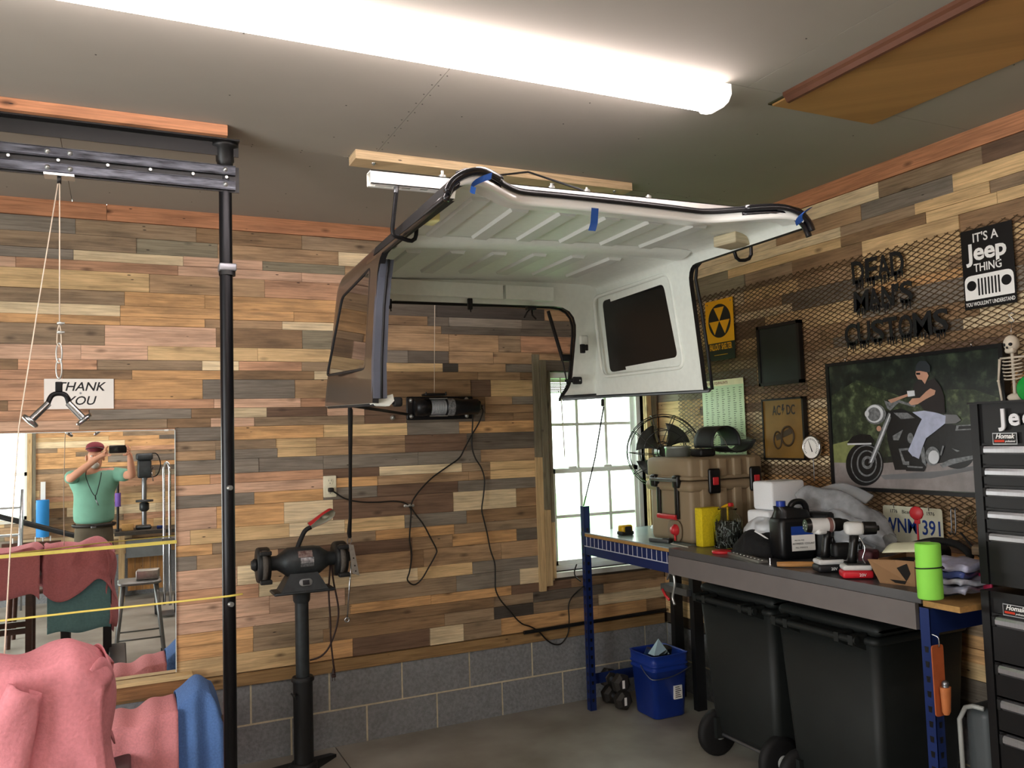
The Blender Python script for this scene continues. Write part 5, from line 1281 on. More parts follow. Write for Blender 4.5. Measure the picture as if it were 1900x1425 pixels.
# tank, bars
pic([(620,620),(720,600),(860,660),(930,700),(900,740),(700,730),(620,680)], 3); pic([(650,640),(780,640),(850,690),(720,700)], 4)
pic([(560,520),(600,540),(700,520),(860,570),(850,590),(700,545),(620,620),(590,600)], 4)
pic([(640,860),(740,800),(700,900),(650,900)], 4); ell(810, 880, 28, 50, 4); ell(1018, 1050, 68, 90, 4); ell(1030, 1060, 50, 64, 9); pic([(700,980),(940,960),(960,1150),(740,1130)], 4); pic([(720,1000),(900,980),(920,1100),(760,1100)], 3)
pic([(760,1135),(960,1150),(940,1195),(770,1190)], 3); pic([(780,1140),(930,1150),(925,1165),(785,1155)], 4); pic([(1200,975),(1280,1000),(1250,1010)], 4); pic([(1090,1040),(1115,950),(1130,955),(1105,1045)], 4)
# seat and rider
pic([(1130,655),(1250,660),(1290,710),(1240,740),(1120,745)], 11)
pic([(830,635),(940,620),(1060,640),(1145,670),(1140,740),(1040,820),(960,880),(920,980),(890,1085),(840,1060),(790,1000),(840,880),(880,780),(920,700)], 7)
pic([(840,1050),(900,1080),(960,1150),(800,1140),(800,1090)], 3)
pic([(880,330),(960,340),(1040,320),(1090,380),(1130,480),(1140,640),(1100,650),(940,615),(900,560),(880,520),(835,430),(850,370)], 6)
pic([(1000,410),(1050,430),(1040,470),(960,510),(880,560),(820,570),(795,545),(830,505),(900,500),(960,440)], 5); pic([(600,520),(700,490),(790,460),(800,480),(700,520),(630,550)], 5)
pic([(780,435),(850,430),(855,480),(790,490)], 9); pic([(865,250),(960,240),(985,290),(950,370),(920,330),(885,325),(862,280)], 5)
pic([(858,245),(865,190),(900,150),(960,152),(1000,200),(1000,250),(980,260),(900,245)], 8); pic([(866,262),(905,262),(905,282),(870,282)], 3)
_mb = mb
mb.build('poster_print', pm, po_)
for y_ in (y0+.12, y1-.10): MB().tube([(XP+.01, y_, z1+.014), (XP+.005, y_, z1+.03), (XP+.02, y_, z1+.034)], .0022, 6).build('hanging_hook', M('chrome'), po_)
# license plate
a, b = PX(1647, 935, RW-.03), PX(1757, 990, RW-.03)
lc = T('license_plate', 'cream license plate with blue characters hanging low on the mesh', 'license plate', (RW-.03, 2.62, 1.12))
y0, y1, z0, z1 = 2.468, 2.775, 1.10, 1.262; yc = (y0+y1)/2; XQ = RW-.03
mb = MB(); mb.prism(roundpoly([(-(y1-y0)/2, z0), ((y1-y0)/2, z0), ((y1-y0)/2, z1), (-(y1-y0)/2, z1)], .014), (XQ+.0015, yc, 0), -YA, ZA, .0015); mb.build('plate', M('plate_cream', '#d9d8c0', .45), lc)
mb = MB(); textmesh(mb, 'WNM 391', .090, (XQ, yc, z0+.045), *WR, .0012, .012, 0, .78); mb.build('characters', M('plate_blue', '#1c3a86', .45), lc)
mb = MB(); textmesh(mb, '1776    Bicentennial    1976', .022, (XQ, yc, z1-.032), *WR, .0006, .008, 0, .95); mb.build('small_line', M('ink'), lc)
for y_ in (yc+.09, yc-.09): MB().tube([(XQ-.002, y_, z1-.012), (XQ-.006, y_, z1+.012), (XQ+.012, y_, z1+.016)], .0018, 6).build('wire_hook', M('chrome'), lc)
# skeleton ornament
M('bone', '#c9bfae', .6, var=.1)
sx_, sy_ = RW-.06, PX(1881, 700, RW-.06).y
sk = T('toy_skeleton', 'small plastic skeleton hanging on the mesh above the black tool chest', 'skeleton', (sx_, sy_, 1.66))
zs = lambda py: PX(1881, py, sx_).z
mb = MB(); mb.sph((sx_, sy_, zs(637)), (.030, .028, .034), 16, 10); mb.rbox((sx_-.008, sy_, zs(650)), (.03, .036, .022), .008); mb.build('skull', M('bone'), sk)
mb = MB()
for s_ in (-1, 1): mb.sph((sx_-.024, sy_+s_*.0115, zs(639)), (.008, .0075, .007), 8, 6)
mb.sph((sx_-.029, sy_, zs(645)), (.004, .004, .005), 8, 6); mb.build('eye_sockets', M('ink'), sk)
mb = MB(); mb.cyl((sx_, sy_, zs(654)), (sx_, sy_, zs(735)), .006, seg=8); mb.build('spine', M('bone'), sk)
mb = MB()
for k in range(6):
    z_ = zs(668)-k*.014; w_ = .040-.002*abs(k-2)
    mb.tube([(sx_-.026*math.sin(t), sy_+w_*math.cos(t), z_-.006*math.sin(t)) for t in [math.pi*q/10 for q in range(11)]], .0028, 6)
mb.build('rib_cage', M('bone'), sk)
mb = MB(); mb.tube([(sx_, sy_+.05, zs(663)), (sx_, sy_-.05, zs(663))], .0045, 6); mb.build('collar_bone', M('bone'), sk)
for s_ in (-1, 1):
    mb = MB(); e_ = (sx_-.005, sy_+s_*.060, zs(705)); h_ = (sx_-.01, sy_+s_*.048, zs(742))
    mb.tube([(sx_, sy_+s_*.052, zs(664)), e_], .0045, 6, rs=[.006,.004]); mb.sph(e_, .006, 8, 6); mb.tube([e_, h_], .0035, 6, rs=[.005,.004])
    for q in (-1, 0, 1): mb.tube([h_, (h_[0]-.004, h_[1]+q*.006, h_[2]-.018)], .002, 5)
    mb.build('arm', M('bone'), sk)
mb = MB(); mb.sph((sx_, sy_, zs(737)), (.016, .032, .016), 10, 6); mb.build('pelvis', M('bone'), sk)
for s_ in (-1, 1): MB().tube([(sx_, sy_+s_*.022, zs(742)), (sx_, sy_+s_*.026, zs(742)-.10), (sx_, sy_+s_*.022, zs(742)-.19)], .0045, 6).build('leg', M('bone'), sk)
hkk = T('s_hook', 'small chrome S hook holding the toy skeleton on the mesh', 'hook', (sx_, sy_, zs(600)))
zc = zs(588); mb = MB(); mb.tube(smooth_path([(sx_+.02, sy_-.012, zc+.010), (sx_+.01, sy_-.004, zc+.018), (sx_+.01, sy_+.010, zc+.014), (sx_+.01, sy_, zc), (sx_+.01, sy_-.010, zc-.014), (sx_+.01, sy_+.004, zc-.018), (sx_+.01, sy_+.012, zc-.010)], 4), .0018, 6); mb.tube([(sx_+.01, sy_, zc-.018), (sx_, sy_, zs(622))], .001, 5); mb.build('wire', M('chrome'), hkk)
p = PX(1899, 722, RW-.09); mb = MB(); mb.lathe([(0, 0), (.045, .004), (.052, .010), (.045, .016), (0, .018)], p+Vector((0,-.03,0)), (-1,0,0), 24, sy=1.0); mb.build('green_disc', M('toy_green', '#149a3c', .4), label='bright green plastic disc hanging beside the toy skeleton at the right edge', cat='disc')
# hooks and pliers hanging low on the mesh at right
for i, (px, py, l, lab) in enumerate(((1768, 955, .08, 'leftmost of the small steel hooks low on the mesh right of the license plate'), (1776, 955, .08, 'second of the small steel hooks low on the mesh right of the license plate'))):
    p = PX(px, py, RW-.03); mb = MB(); mb.tube(smooth_path([p+Vector((.01,0,.02)), p+Vector((-.01,0,.025)), p+Vector((-.012,0,-l*.5)), p+Vector((-.02,0,-l)), p+Vector((-.035,0,-l+.01))], 4), .0028, 6); mb.build('wire_hook', M('steel'), label=lab, cat='hook')
p = PX(1800, 960, RW-.03); mb = MB(); mb.tube(smooth_path([p+Vector((0,.02,.03)), p+Vector((0,.0,.04)), p+Vector((-.01,-.02,.02)), p+Vector((-.01,.01,-.0)), p+Vector((0,.03,-.03))], 5), .004, 6); mb.tube(smooth_path([p+Vector((0,-.03,.02)), p+Vector((-.01,-.01,-.02)), p+Vector((0,-.02,-.06)), p+Vector((0,-.05,-.08))], 5), .004, 6)
mb.build('pliers', M('old_steel', '#6b5a40', .5, .6), label='pair of curved old pliers hanging low on the mesh right of the license plate', cat='pliers')

# ================================================================ WORKBENCH
BZ = 1.045; BX = 2.526
M('rack_blue', '#1c2f66', .4, .3, var=.1); M('grey_top', '#6c6664', .45, var=.05); M('top_dark', '#4d4c4d', .3, var=.1); M('chip', '#a9824c', .8, scale=80); M('white_line', '#c9cbd6', .4)
bn = T('workbench', 'long blue steel workbench with grey top along the right wall', 'workbench', (2.88, 3.2, 0))
def post(x, y, z1, nm='post'):
    mb = MB(); mb.bb(x, x+.038, y-.0015, y+.0015, 0, z1); mb.bb(x, x+.003, y-.038, y, 0, z1); po = mb.build(nm, M('rack_blue'), bn)
    mb = MB(); z = .06
    while z < z1-.03:
        mb.bb(x-.0006, x+.0001, y-.026, y-.014, z, z+.022); mb.bb(x+.014, x+.026, y-.0395, y-.0385, z, z+.022) if False else None; z += .05
    mb.build('keyhole', M('frame_black'), po, kind='stuff')
def post2(x, y, z1):
    mb = MB(); mb.bb(x, x+.003, y, y+.04, 0, z1); mb.bb(x, x+.04, y, y+.003, 0, z1); po = mb.build('post', M('rack_blue'), bn)
    mb = MB(); z = .06
    while z < z1-.10:
        mb.prism([(-.006,-.010),(.006,-.010),(.008,.010),(-.008,.010)], (x-.0003, y+.02, z), -YA, ZA, .0006); mb.prism([(-.006,-.010),(.006,-.010),(.008,.010),(-.008,.010)], (x+.02, y-.0003, z), XA, ZA, .0006); z += .05
    mb.build('keyhole', M('frame_black'), po, kind='stuff'); return po
post2(BX-.005, 4.355, 1.20); post2(3.17, 4.355, 1.04)
post2(2.50, 2.0, 1.0); post2(3.17, 2.0, 1.0)
for z in (.915,): MB().bb(BX-.002, BX+.004, 2.04, 4.39, z, z+.055).build('front_beam', M('rack_blue'), bn)
MB().bb(3.2, 3.206, 2.04, 4.39, .915, 1.0).build('rear_beam', M('rack_blue'), bn)
MB().bb(2.54, 3.17, 2.0, 2.004, .915, 1.0).build('end_beam', M('rack_blue'), bn)
MB().bb(2.54, 3.17, 4.385, 4.389, .915, 1.0).build('end_beam', M('rack_blue'), bn)
MB().bb(BX-.004, BX+.008, 3.50, 4.36, .965, 1.02).build('vented_panel', M('rack_blue'), bn)
mb = MB()
yy = 3.53
for i in range(19):
    MB().bb(BX-.0065, BX-.0042, yy+i*.0445, yy+i*.0445+.0035, .968, 1.02).build('divider', M('white_line'), bn)
MB().bb(BX-.0065, BX-.0042, 3.5, 4.36, .963, .9675).build('divider_rail', M('white_line'), bn)
MB().bb(BX-.004, 3.21, 3.50, 4.40, 1.022, BZ-.006).build('chipboard_shelf', M('chip'), bn)
MB().bb(BX-.004, 3.21, 3.50, 4.40, BZ-.006, BZ).build('shelf_skin', M('shelf_skin', '#8fa0a3', .25, var=.05), bn)
MB().bb(BX-.016, 3.21, 2.04, 3.498, BZ-.035, BZ).build('worktop', M('top_dark'), bn)
mb = MB(); mb.bb(BX-.022, BX-.004, 2.06, 3.498, .918, BZ-.036); mb.build('front_apron', M('grey_top'), bn)
MB().bb(2.52, 3.2, 1.90, 2.04, 1.0, 1.02).build('end_board', M('chip'), bn)
MB().bb(2.53, 3.2, 4.392, 4.398, .14, .20).build('low_beam', M('rack_blue'), bn)

# ---------------------------------------------------------------- things on the bench
# cooler
cl = T('cooler', 'tan hard cooler with black latches and red buttons on the bench by the window', 'cooler', (2.91, 3.70, BZ))
M('tan', '#8f7d63', .55, var=.04); M('tan_dark', '#7c6c55', .6); M('latch_red', '#c22a30', .4)
cx0, cy0, cw, cd, chh = 2.66, 3.50, .50, .40, .395
mb = MB(); mb.rbox((cx0+cw/2, cy0+cd/2, BZ+.135), (cw-.03, cd-.03, .27), .025, seg=4); mb.build('body', M('tan'), cl)
mb = MB(); mb.rbox((cx0+cw/2, cy0+cd/2, BZ+.262), (cw+.012, cd+.012, .05), .03, seg=5); mb.build('rim', M('tan'), cl)
mb = MB(); mb.rbox((cx0+cw/2, cy0+cd/2, BZ+.300), (cw+.012, cd+.012, .018), .03, seg=5); mb.rbox((cx0+cw/2, cy0+cd/2, BZ+.345), (cw-.01, cd-.01, .10), .022, seg=4); mb.build('lid', M('tan'), cl)
for u_ in (.2, .42, .62, .82):
    mb = MB(); mb.rbox((cx0+cw*u_, cy0-.0+.008, BZ+.15), (.055, .03, .20), .008); mb.build('rib', M('tan'), cl)
    mb = MB(); mb.rbox((cx0+cw*u_, cy0+.004, BZ+.345), (.055, .03, .085), .008); mb.build('lid_rib', M('tan'), cl)
for u_ in (.25, .80):
    mb = MB(); mb.rbox((cx0+cw*u_+.02, cy0-.016, BZ+.285), (.074, .022, .115), .010, axis=1); lt_ = mb.build('latch', M('frame_black'), cl)
    MB().rbox((cx0+cw*u_+.02, cy0-.029, BZ+.285), (.036, .006, .036), .003, axis=1).build('button', M('latch_red'), lt_)
# end handle on the -x face
for y_ in (cy0+.10, cy0+.30): MB().rbox((cx0-.010, y_, BZ+.285), (.03, .05, .06), .010).build('handle_mount', M('frame_black'), cl)
MB().cyl((cx0-.018, cy0+.08, BZ+.292), (cx0-.018, cy0+.32, BZ+.292), .010, seg=12).build('handle_pin', M('steel'), cl)
for y_ in (cy0+.12, cy0+.28): MB().rbox((cx0+.002, y_, BZ+.195), (.012, .03, .17), .004).build('handle_strap', M('frame_black'), cl)
MB().cyl((cx0-.006, cy0+.12, BZ+.118), (cx0-.006, cy0+.28, BZ+.118), .012, seg=12).build('handle_grip', M('latch_red'), cl)
MB().rbox((cx0+.004, cy0+.15, BZ+.055), (.012, .12, .10), .04, axis=0).build('drain_recess', M('tan_dark'), cl)
mb = MB(); mb.lathe([(.026, 0), (.028, .012), (.018, .02), (.018, .03), (0, .032)], (cx0-.0, cy0+.13, BZ+.06), (-1,0,0), 12); mb.tube([(cx0-.012, cy0+.13, BZ+.04), (cx0-.014, cy0+.125, BZ+.012)], .006, 6); mb.build('drain_plug', M('latch_red'), cl)
cl.scale = (1, 1, 1.13)
CT = BZ + .395*1.13
# welding helmet like black visor lying on the cooler
vz = T('black_face_shield', 'black curved face shield lying on top of the tan cooler', 'face shield', (2.98, 3.66, CT))
def band(u, v):
    a_ = math.radians(-15 + 215*u); r_ = .085
    c = Vector((2.93, 3.60, CT+.075))
    return c + Vector((math.cos(a_)*r_*1.05, (v-.5)*.16 , math.sin(a_)*r_*.95))
mb = MB(); mb.grid(band, 24, 6); o_ = mb.build('head_shell', M('satin_black', '#0b0b0c', .6), vz); md = o_.modifiers.new('s', 'SOLIDIFY'); md.thickness = .006
def visor(u, v):
    a_ = math.radians(200 + 150*u); 
    return Vector((3.035 + math.cos(a_)*.10, 3.60 + (v-.5)*.14, CT + .075 + math.sin(a_)*.062 + .02*u))
mb = MB(); mb.grid(visor, 20, 4); o_ = mb.build('curved_visor', M('satin_black'), vz); md = o_.modifiers.new('s', 'SOLIDIFY'); md.thickness = .006
mb = MB(); mb.add([(3.01, 3.55, CT+.155), (3.13, 3.55, CT+.075), (3.08, 3.66, CT+.07), (2.99, 3.66, CT+.15)], [(0,1,2,3)]); o_ = mb.build('clear_lens', M('smoke_clear', '#9fae96', .1, alpha=.45), vz)
mb = MB(); mb.rbox((2.83, 3.60, CT+.022), (.10, .10, .04), .012); mb.build('knob_pad', M('satin_black'), vz)
MB().tube(smooth_path([(2.845, 3.52, CT+.09), (2.87, 3.52, CT+.115), (2.91, 3.52, CT+.09), (2.93, 3.52, CT+.05)], 4), .002, 6).build('wire', M('chrome'), vz)
# round can behind
mb = MB(); mb.lathe([(.0, 0), (.068, 0), (.068, .045), (.072, .046), (.072, .056), (.06, .058), (.06, .046), (0, .046)], (2.80, 3.78, CT), seg=28); mb.build('metal_tin', [M('tin', '#9ba19a', .4, .5)], label='shallow round metal tin on the cooler behind the black face shield', cat='tin')
# wire fan
fc = PY(1232, 838, 4.22); fn_ = T('wire_cage_fan', 'old black wire cage fan standing behind the cooler at the window', 'fan', (fc.x, fc.y, BZ))
fx = Vector((-.45, -.89, 0)).normalized(); fu = Vector((fx.y*-1, fx.x, 0)); 
if fu.x < 0: fu = -fu
def fp(r, t, d): return fc + fu*(r*math.cos(t)) + ZA*(r*math.sin(t)) + fx*d
for d_, rs_ in ((.06, (.05, .13, .215)), (-.07, (.06, .14, .215)), (0, (.228,))):
    for r_ in rs_:
        mb = MB(); mb.tube([fp(r_, 2*math.pi*k/36, d_) for k in range(36)], .003, 5, closed=True); mb.build('guard_ring', M('frame_black'), fn_)
for k in range(10):
    t = 2*math.pi*k/10; mb = MB(); mb.tube(smooth_path([fp(.03, t+.35, .075), fp(.12, t+.12, .07), fp(.215, t, .05), fp(.23, t, 0), fp(.215, t, -.06), fp(.06, t+.2, -.085)], 4), .0026, 5); mb.build('guard_wire', M('frame_black'), fn_)
for k in range(4):
    mb = MB(); a0 = math.pi/2*k + .9
    def bl_(u, v): t = a0 + (v-.5)*(.5+.7*u); return fp(.03+.145*u, t, .03*(v-.5)*2)
    mb.grid(bl_, 6, 5); o_ = mb.build('blade', M('blade_grey', '#3b3c3a', .5), fn_); md = o_.modifiers.new('s', 'SOLIDIFY'); md.thickness = .003
mb = MB(); mb.cyl(fc+fx*.04, fc-fx*.12, .035, .045, 18); mb.build('motor_hub', M('frame_black'), fn_)
mb = MB(); mb.tube([fc-fx*.07+Vector((0,0,-.04)), Vector((fc.x, fc.y+.05, BZ+.02))], .014, 8); mb.lathe([(.09, 0), (.085, .015), (.03, .03), (0, .03)], (fc.x, fc.y+.02, BZ), seg=24); mb.build('stand', M('frame_black'), fn_)
# yellow foam block
yf = MB(); yf.rbox((2.665+.045, 3.432, BZ+.098), (.12, .055, .195), .006, rotz(0)); yf.build('yellow_foam_block', M('yellow_foam', '#d3bb12', .8, scale=120, bump=.2), label='upright yellow foam block leaning on the tan cooler', cat='foam block')
# jar of screws
jx, jy = 2.742, 3.315; jr = T('screw_jar', 'glass jar full of screws without lid, in front of the yellow foam block', 'jar', (jx, jy, BZ))
M('jar_glass', '#f4fbf3', 0.02, var=0, trans=1.0, ior=1.15)
mb = MB(); mb.lathe([(0, .002), (.068, .002), (.072, .012), (.072, .135), (.060, .160), (.046, .168), (.044, .188), (.047, .190), (.047, .196), (.042, .196), (.041, .172), (.055, .158), (.069, .133), (.069, .014), (0, .006)], (jx, jy, BZ), seg=32); mb.build('glass_body', M('jar_glass'), jr)
mb = MB(); rr = random.Random(11)
for i in range(420):
    a_ = rr.uniform(0, 6.28); z_ = rr.uniform(.012, .132); r_ = .063*math.sqrt(rr.random()) if i > 260 else .062
    c = Vector((jx+r_*math.cos(a_), jy+r_*math.sin(a_), BZ+z_)); d = Vector((rr.uniform(-1,1), rr.uniform(-1,1), rr.uniform(-1,1))).normalized()*rr.uniform(.008, .016)
    if (c+d-Vector((jx,jy,c.z+d.z))).length > .067 or (c-d-Vector((jx,jy,c.z-d.z))).length > .067: d = Vector((0,0,.010))
    mb.cyl(c-d, c+d, .0016, seg=5, mi=i % 2)
mb.lathe([(0, .008), (.058, .008), (.058, .125), (0, .13)], (jx, jy, BZ), seg=20, mi=2)
mb.build('screws', [M('steel'), M('dark_screw', '#3c3a38', .4, .7), M('screw_core', '#1c1b1a', .8)], jr, kind='stuff')
mb = MB(); mb.lathe([(.0, 0), (.042, 0), (.045, .004), (.045, .012), (.04, .014), (0, .014)], (2.60, 3.20, BZ), seg=24); mb.build('jar_lid', M('latch_red'), label='red round lid lying on the worktop edge below the screw jar', cat='lid')
# something with red and yellow handles behind the jar
mb = MB(); mb.tube(smooth_path([(2.80, 3.43, BZ+.185), (2.83, 3.42, BZ+.20), (2.86, 3.41, BZ+.196)], 3), .008, 8); ptl = T('yellow_tool', 'tool with yellow handle and red cap showing above the screw jar', 'tool', (2.83, 3.42, BZ)); mb.cyl((2.83, 3.42, BZ), (2.83, 3.42, BZ+.19), .006, seg=8); mb.build('grip', M('yellow_plastic', '#d3a50d', .4), ptl)
mb = MB(); mb.rbox((2.835, 3.40, BZ+.203), (.024, .02, .02), .005); mb.build('end_cap', M('latch_red'), ptl)
# tape measure
tm = T('tape_measure', 'yellow and black tape measure on the shelf end at the window', 'tape measure', (2.65, 4.10, BZ))
MB().rbox((2.645, 4.10, BZ+.030), (.075, .055, .056), .012, axis=1).build('case', M('yellow_plastic'), tm); MB().rbox((2.645, 4.10, BZ+.012), (.085, .058, .024), .008).build('rubber_base', M('rubber'), tm); MB().rbox((2.645, 4.068, BZ+.034), (.045, .006, .034), .008, axis=1).build('side_grip', M('rubber'), tm)
ks = T('utility_knife', 'grey folding utility knife lying on the shelf in front of the cooler', 'knife', (2.60, 3.70, BZ))
MB().rbox((2.605, 3.705, BZ+.011), (.03, .14, .022), .007, rotz(14)).build('handle', M('knife_grey', '#595c5c', .4, .4), ks); MB().rbox((2.620, 3.66, BZ+.013), (.034, .05, .024), .006, rotz(14)).build('slider', M('rubber'), ks)
mb = MB(); mb.cyl((2.60, 3.60, BZ+.004), (2.585, 3.44, BZ+.004), .0035, seg=6); mb.build('pencil', M('pencil_grey', '#b9b3a4', .6), label='thin pencil lying on the worktop in front of the cooler', cat='pencil')
# styrofoam boxes
M('styro', '#e4e6e8', .7, var=.02, scale=200)
def pbx(x0, x1, y0, y1, z0, z1, nm, lab, cat, rot=0):
    c = ((x0+x1)/2, (y0+y1)/2, (z0+z1)/2); return MB().rbox(c, (x1-x0, y1-y0, z1-z0), .012, rotz(rot)).build(nm, M('styro'), label=lab, cat=cat)
pbx(x_at(1428, 1.1, 3.05), x_at(1498, 1.1, 3.05), 3.05, 3.20, BZ, PY(1440, 945, 3.1).z-.002, 'styrofoam_box', 'lower white styrofoam box, under the taller one behind the black jug', 'box', 0)
pbx(x_at(1433, 1.2, 3.06), x_at(1497, 1.2, 3.06), 3.06, 3.19, PY(1440, 945, 3.1).z, PY(1440, 893, 3.08).z, 'styrofoam_box', 'upper white styrofoam box, on top of the other behind the black jug', 'box', 2)
# black cloth bag with white plastic
def lump(cx, cy, z0, rx, ry, rz, name, mat, lab, cat, seed=0, amp=.15, nu=28, nv=16, parent=None, top=1.0):
    r = random.Random(seed); ph = [r.uniform(0, 6.28) for _ in range(6)]
    def f(u, v):
        a_ = 2*math.pi*u; b_ = math.pi*(.5*v*top) ; k = 1 + amp*math.sin(3*a_+ph[0]+2*v)*.6 + amp*math.sin(7*a_+ph[1]+5*v)*.4 + amp*.5*math.sin(9*v+ph[2]+a_*2)
        return Vector((cx+rx*k*math.cos(a_)*math.cos(b_)**.6 if math.cos(b_) > 0 else cx, cy+ry*k*math.sin(a_)*max(0, math.cos(b_))**.6, z0+rz*(math.sin(b_))*(1+amp*.5*math.sin(2*a_+ph[3]))))
    mb = MB(); mb.grid(f, nu, nv); mb.add([f(i/nu, 0) for i in range(nu)], [tuple(range(nu-1, -1, -1))])
    return mb.build(name, mat, parent, label=lab, cat=cat)
M('cloth_black', '#121213', .9, bump=.4, scale=60); 
bgk = T('black_cloth_bag', 'black cloth bag with white plastic inside, between the screw jar and the black jug', 'bag', (2.73, 3.06, BZ))
lump(2.735, 3.06, BZ+.001, .13, .12, .11, 'cloth_body', M('cloth_black'), None, None, 3, .14, parent=bgk)
lump(2.76, 3.08, BZ+.06, .085, .09, .10, 'plastic_liner', M('plastic_white', '#c9ccd0', .35, var=.1, scale=20), None, None, 8, .2, parent=bgk)
MB().tube(smooth_path([(2.66, 3.03, BZ+.115), (2.67, 3.0, BZ+.10), (2.69, 2.98, BZ+.08), (2.70, 2.98, BZ+.065)], 4), .004, 6).build('white_piping', M('paint_white'), bgk)
# steel rule / hinge on the edge
mb = MB(); mb.box((2.58, 3.0, BZ+.006), (.045, .30, .010), rotz(-14)); 
for k in range(9): mb.cyl((2.545+k*.0075, 2.88+k*.032-.02, BZ+.010), (2.545+k*.0075, 2.88+k*.032-.02, BZ+.014), .006, seg=8)
mb.build('piano_hinge', M('galv'), label='grey perforated metal strip on the worktop edge before the black bag', cat='metal strip')
mb = MB(); mb.cyl((2.535, 2.80, BZ), (2.535, 2.80, BZ+.03), .005, seg=8); mb.cyl((2.535, 2.80, BZ), (2.535, 2.80, BZ+.006), .009, seg=6); mb.build('upright_bolt', M('chrome'), label='small chrome bolt standing on the worktop edge', cat='bolt')
# black jug
jg = T('black_jug', 'black antifreeze jug with blue cap and blue and white label on the worktop', 'jug', (2.74, 2.88, BZ))
M('jug_black', '#111214', .35, var=.1); M('cap_blue', '#1f3a9a', .4); M('label_blue', '#21408f', .4)
jc = Vector((2.745, 2.885, BZ)); JR = rotz(-12)
mb = MB(); mb.rbox(jc+Vector((0,0,.095)), (.175, .115, .19), .025, JR, seg=5); 
vs = []; 
for z_, sx_2, sy_2, ox in ((.185, .0825, .0525, 0), (.215, .070, .045, .0), (.235, .030, .03, -.048)):
    for k in range(16):
        a_ = 2*math.pi*k/16; q = Vector((ox + sx_2*math.copysign(abs(math.cos(a_))**.5, math.cos(a_)), sy_2*math.copysign(abs(math.sin(a_))**.5, math.sin(a_)), z_)); vs.append(jc + JR @ q)
mb.add(vs, [(i*16+k, i*16+(k+1)%16, (i+1)*16+(k+1)%16, (i+1)*16+k) for i in range(2) for k in range(16)], 0, True); mb.build('body', M('jug_black'), jg)
mb = MB(); hp_ = [(-.005, .20), (.0, .232), (.02, .250), (.055, .250), (.075, .23), (.080, .19), (.078, .12)]
mb.tube(smooth_path([jc + JR @ Vector((x, 0, z)) for x, z in hp_], 4), .014, 8); mb.build('handle', M('jug_black'), jg)
mb = MB(); q = jc + JR @ Vector((-.048, 0, .23)); mb.cyl(q, q+Vector((0,0,.028)), .021, seg=20); mb.build('cap', M('cap_blue'), jg)
for z0_, z1_, mt, nm in ((.110, .148, 'label_blue', 'label_top'), (.040, .110, 'sign_white', 'label')):
    mb = MB(); f = [jc + JR @ Vector((x, -.0585, z)) for x, z in ((-.038, z0_), (.078, z0_), (.078, z1_), (-.038, z1_))]; g_ = [v + JR @ Vector((0,.001,0)) for v in f]
    mb.add(f+g_, [(0,1,2,3),(7,6,5,4),(0,4,5,1),(1,5,6,2),(2,6,7,3),(3,7,4,0)]); mb.build(nm, M(mt), jg)
mb = MB(); u_ = JR @ XA
textmesh(mb, 'ANTIFREEZE / COOLANT', .0115, jc + JR @ Vector((.02, -.0585, .068)), u_, ZA, .0005, .01, 0, .85); textmesh(mb, 'PRE-DILUTED', .008, jc + JR @ Vector((.0, -.0585, .084)), u_, ZA, .0005); textmesh(mb, 'FULL STRENGTH', .008, jc + JR @ Vector((.01, -.0585, .052)), u_, ZA, .0005)
mb.build('label_print', M('ink'), jg)
# clear plastic bags behind
M('clear_plastic', '#c2c6ca', .15, var=.05, alpha=.42); M('bubble_grey', '#a7aaae', .2, var=.2, scale=25, bump=.6, alpha=.6)
def bag(pts, r, name, mat, lab, seed):
    rr = random.Random(seed); P = smooth_path(pts, 5); n = len(P); mb = MB()
    ph = [rr.uniform(0, 6) for _ in range(5)]
    def f(u, v):
        i = v*(n-1); k = min(int(i), n-2); c = P[k].lerp(P[k+1], i-k); a_ = 2*math.pi*u; e = math.sin(math.pi*min(1, max(0, .06+v*.88)))**.5
        R_ = r*e*(1+.12*math.sin(3*a_+ph[0]+v*7)+.10*math.sin(5*a_+ph[1]-v*11)+.05*math.sin(11*a_+ph[2]+v*15))
        return c + Vector((math.cos(a_)*R_*.8, -math.cos(a_)*R_*.25, math.sin(a_)*R_))
    mb.grid(f, 30, 26); o_ = mb.build(name, mat, label=lab, cat='plastic bag'); return o_
bag([(2.93, 3.0, BZ+.26), (2.97, 2.88, BZ+.22), (3.02, 2.72, BZ+.14), (3.03, 2.60, BZ+.08)], .085, 'bubble_wrap', M('bubble_grey'), 'grey bubble wrap roll slanting down behind the cordless drill', 2)
bag([(2.90, 2.95, BZ+.17), (2.95, 2.80, BZ+.12), (2.98, 2.66, BZ+.08)], .085, 'plastic_bag', M('clear_plastic'), 'clear plastic bag heaped behind the black jug', 5)
mb = MB(); mb.tube(smooth_path([(2.98, 2.96, BZ+.27), (3.04, 2.86, BZ+.30), (3.08, 2.74, BZ+.25)], 5), .035, 8, flat=.3); mb.build('plastic_sheet', M('clear_plastic'), label='folded clear plastic sheet on top of the bubble wrap below the poster', cat='plastic sheet')
# black case behind jug
MB().rbox((2.90, 2.86, BZ+.10), (.16, .14, .20), .02, rotz(20)).build('black_case', M('satin_black'), label='black plastic case half hidden behind the black jug', cat='case')
# hammer with wooden handle
hm = T('hammer', 'hammer with a plain wooden handle lying in front of the cordless drill', 'hammer', (2.60, 2.70, BZ))
mb = MB(); mb.tube([(2.512, 2.735, BZ+.014), (2.56, 2.705, BZ+.013), (2.66, 2.645, BZ+.012), (2.76, 2.59, BZ+.012)], .012, 10, rs=[.010,.013,.011,.009], flat=.85); mb.build('handle', wood('hammer_wood', '#c08a4e', knots=0, dark=.8), hm)
mb = MB(); mb.rbox((2.785, 2.575, BZ+.016), (.03, .09, .028), .008, rotz(28)); mb.build('head', M('steel'), hm)
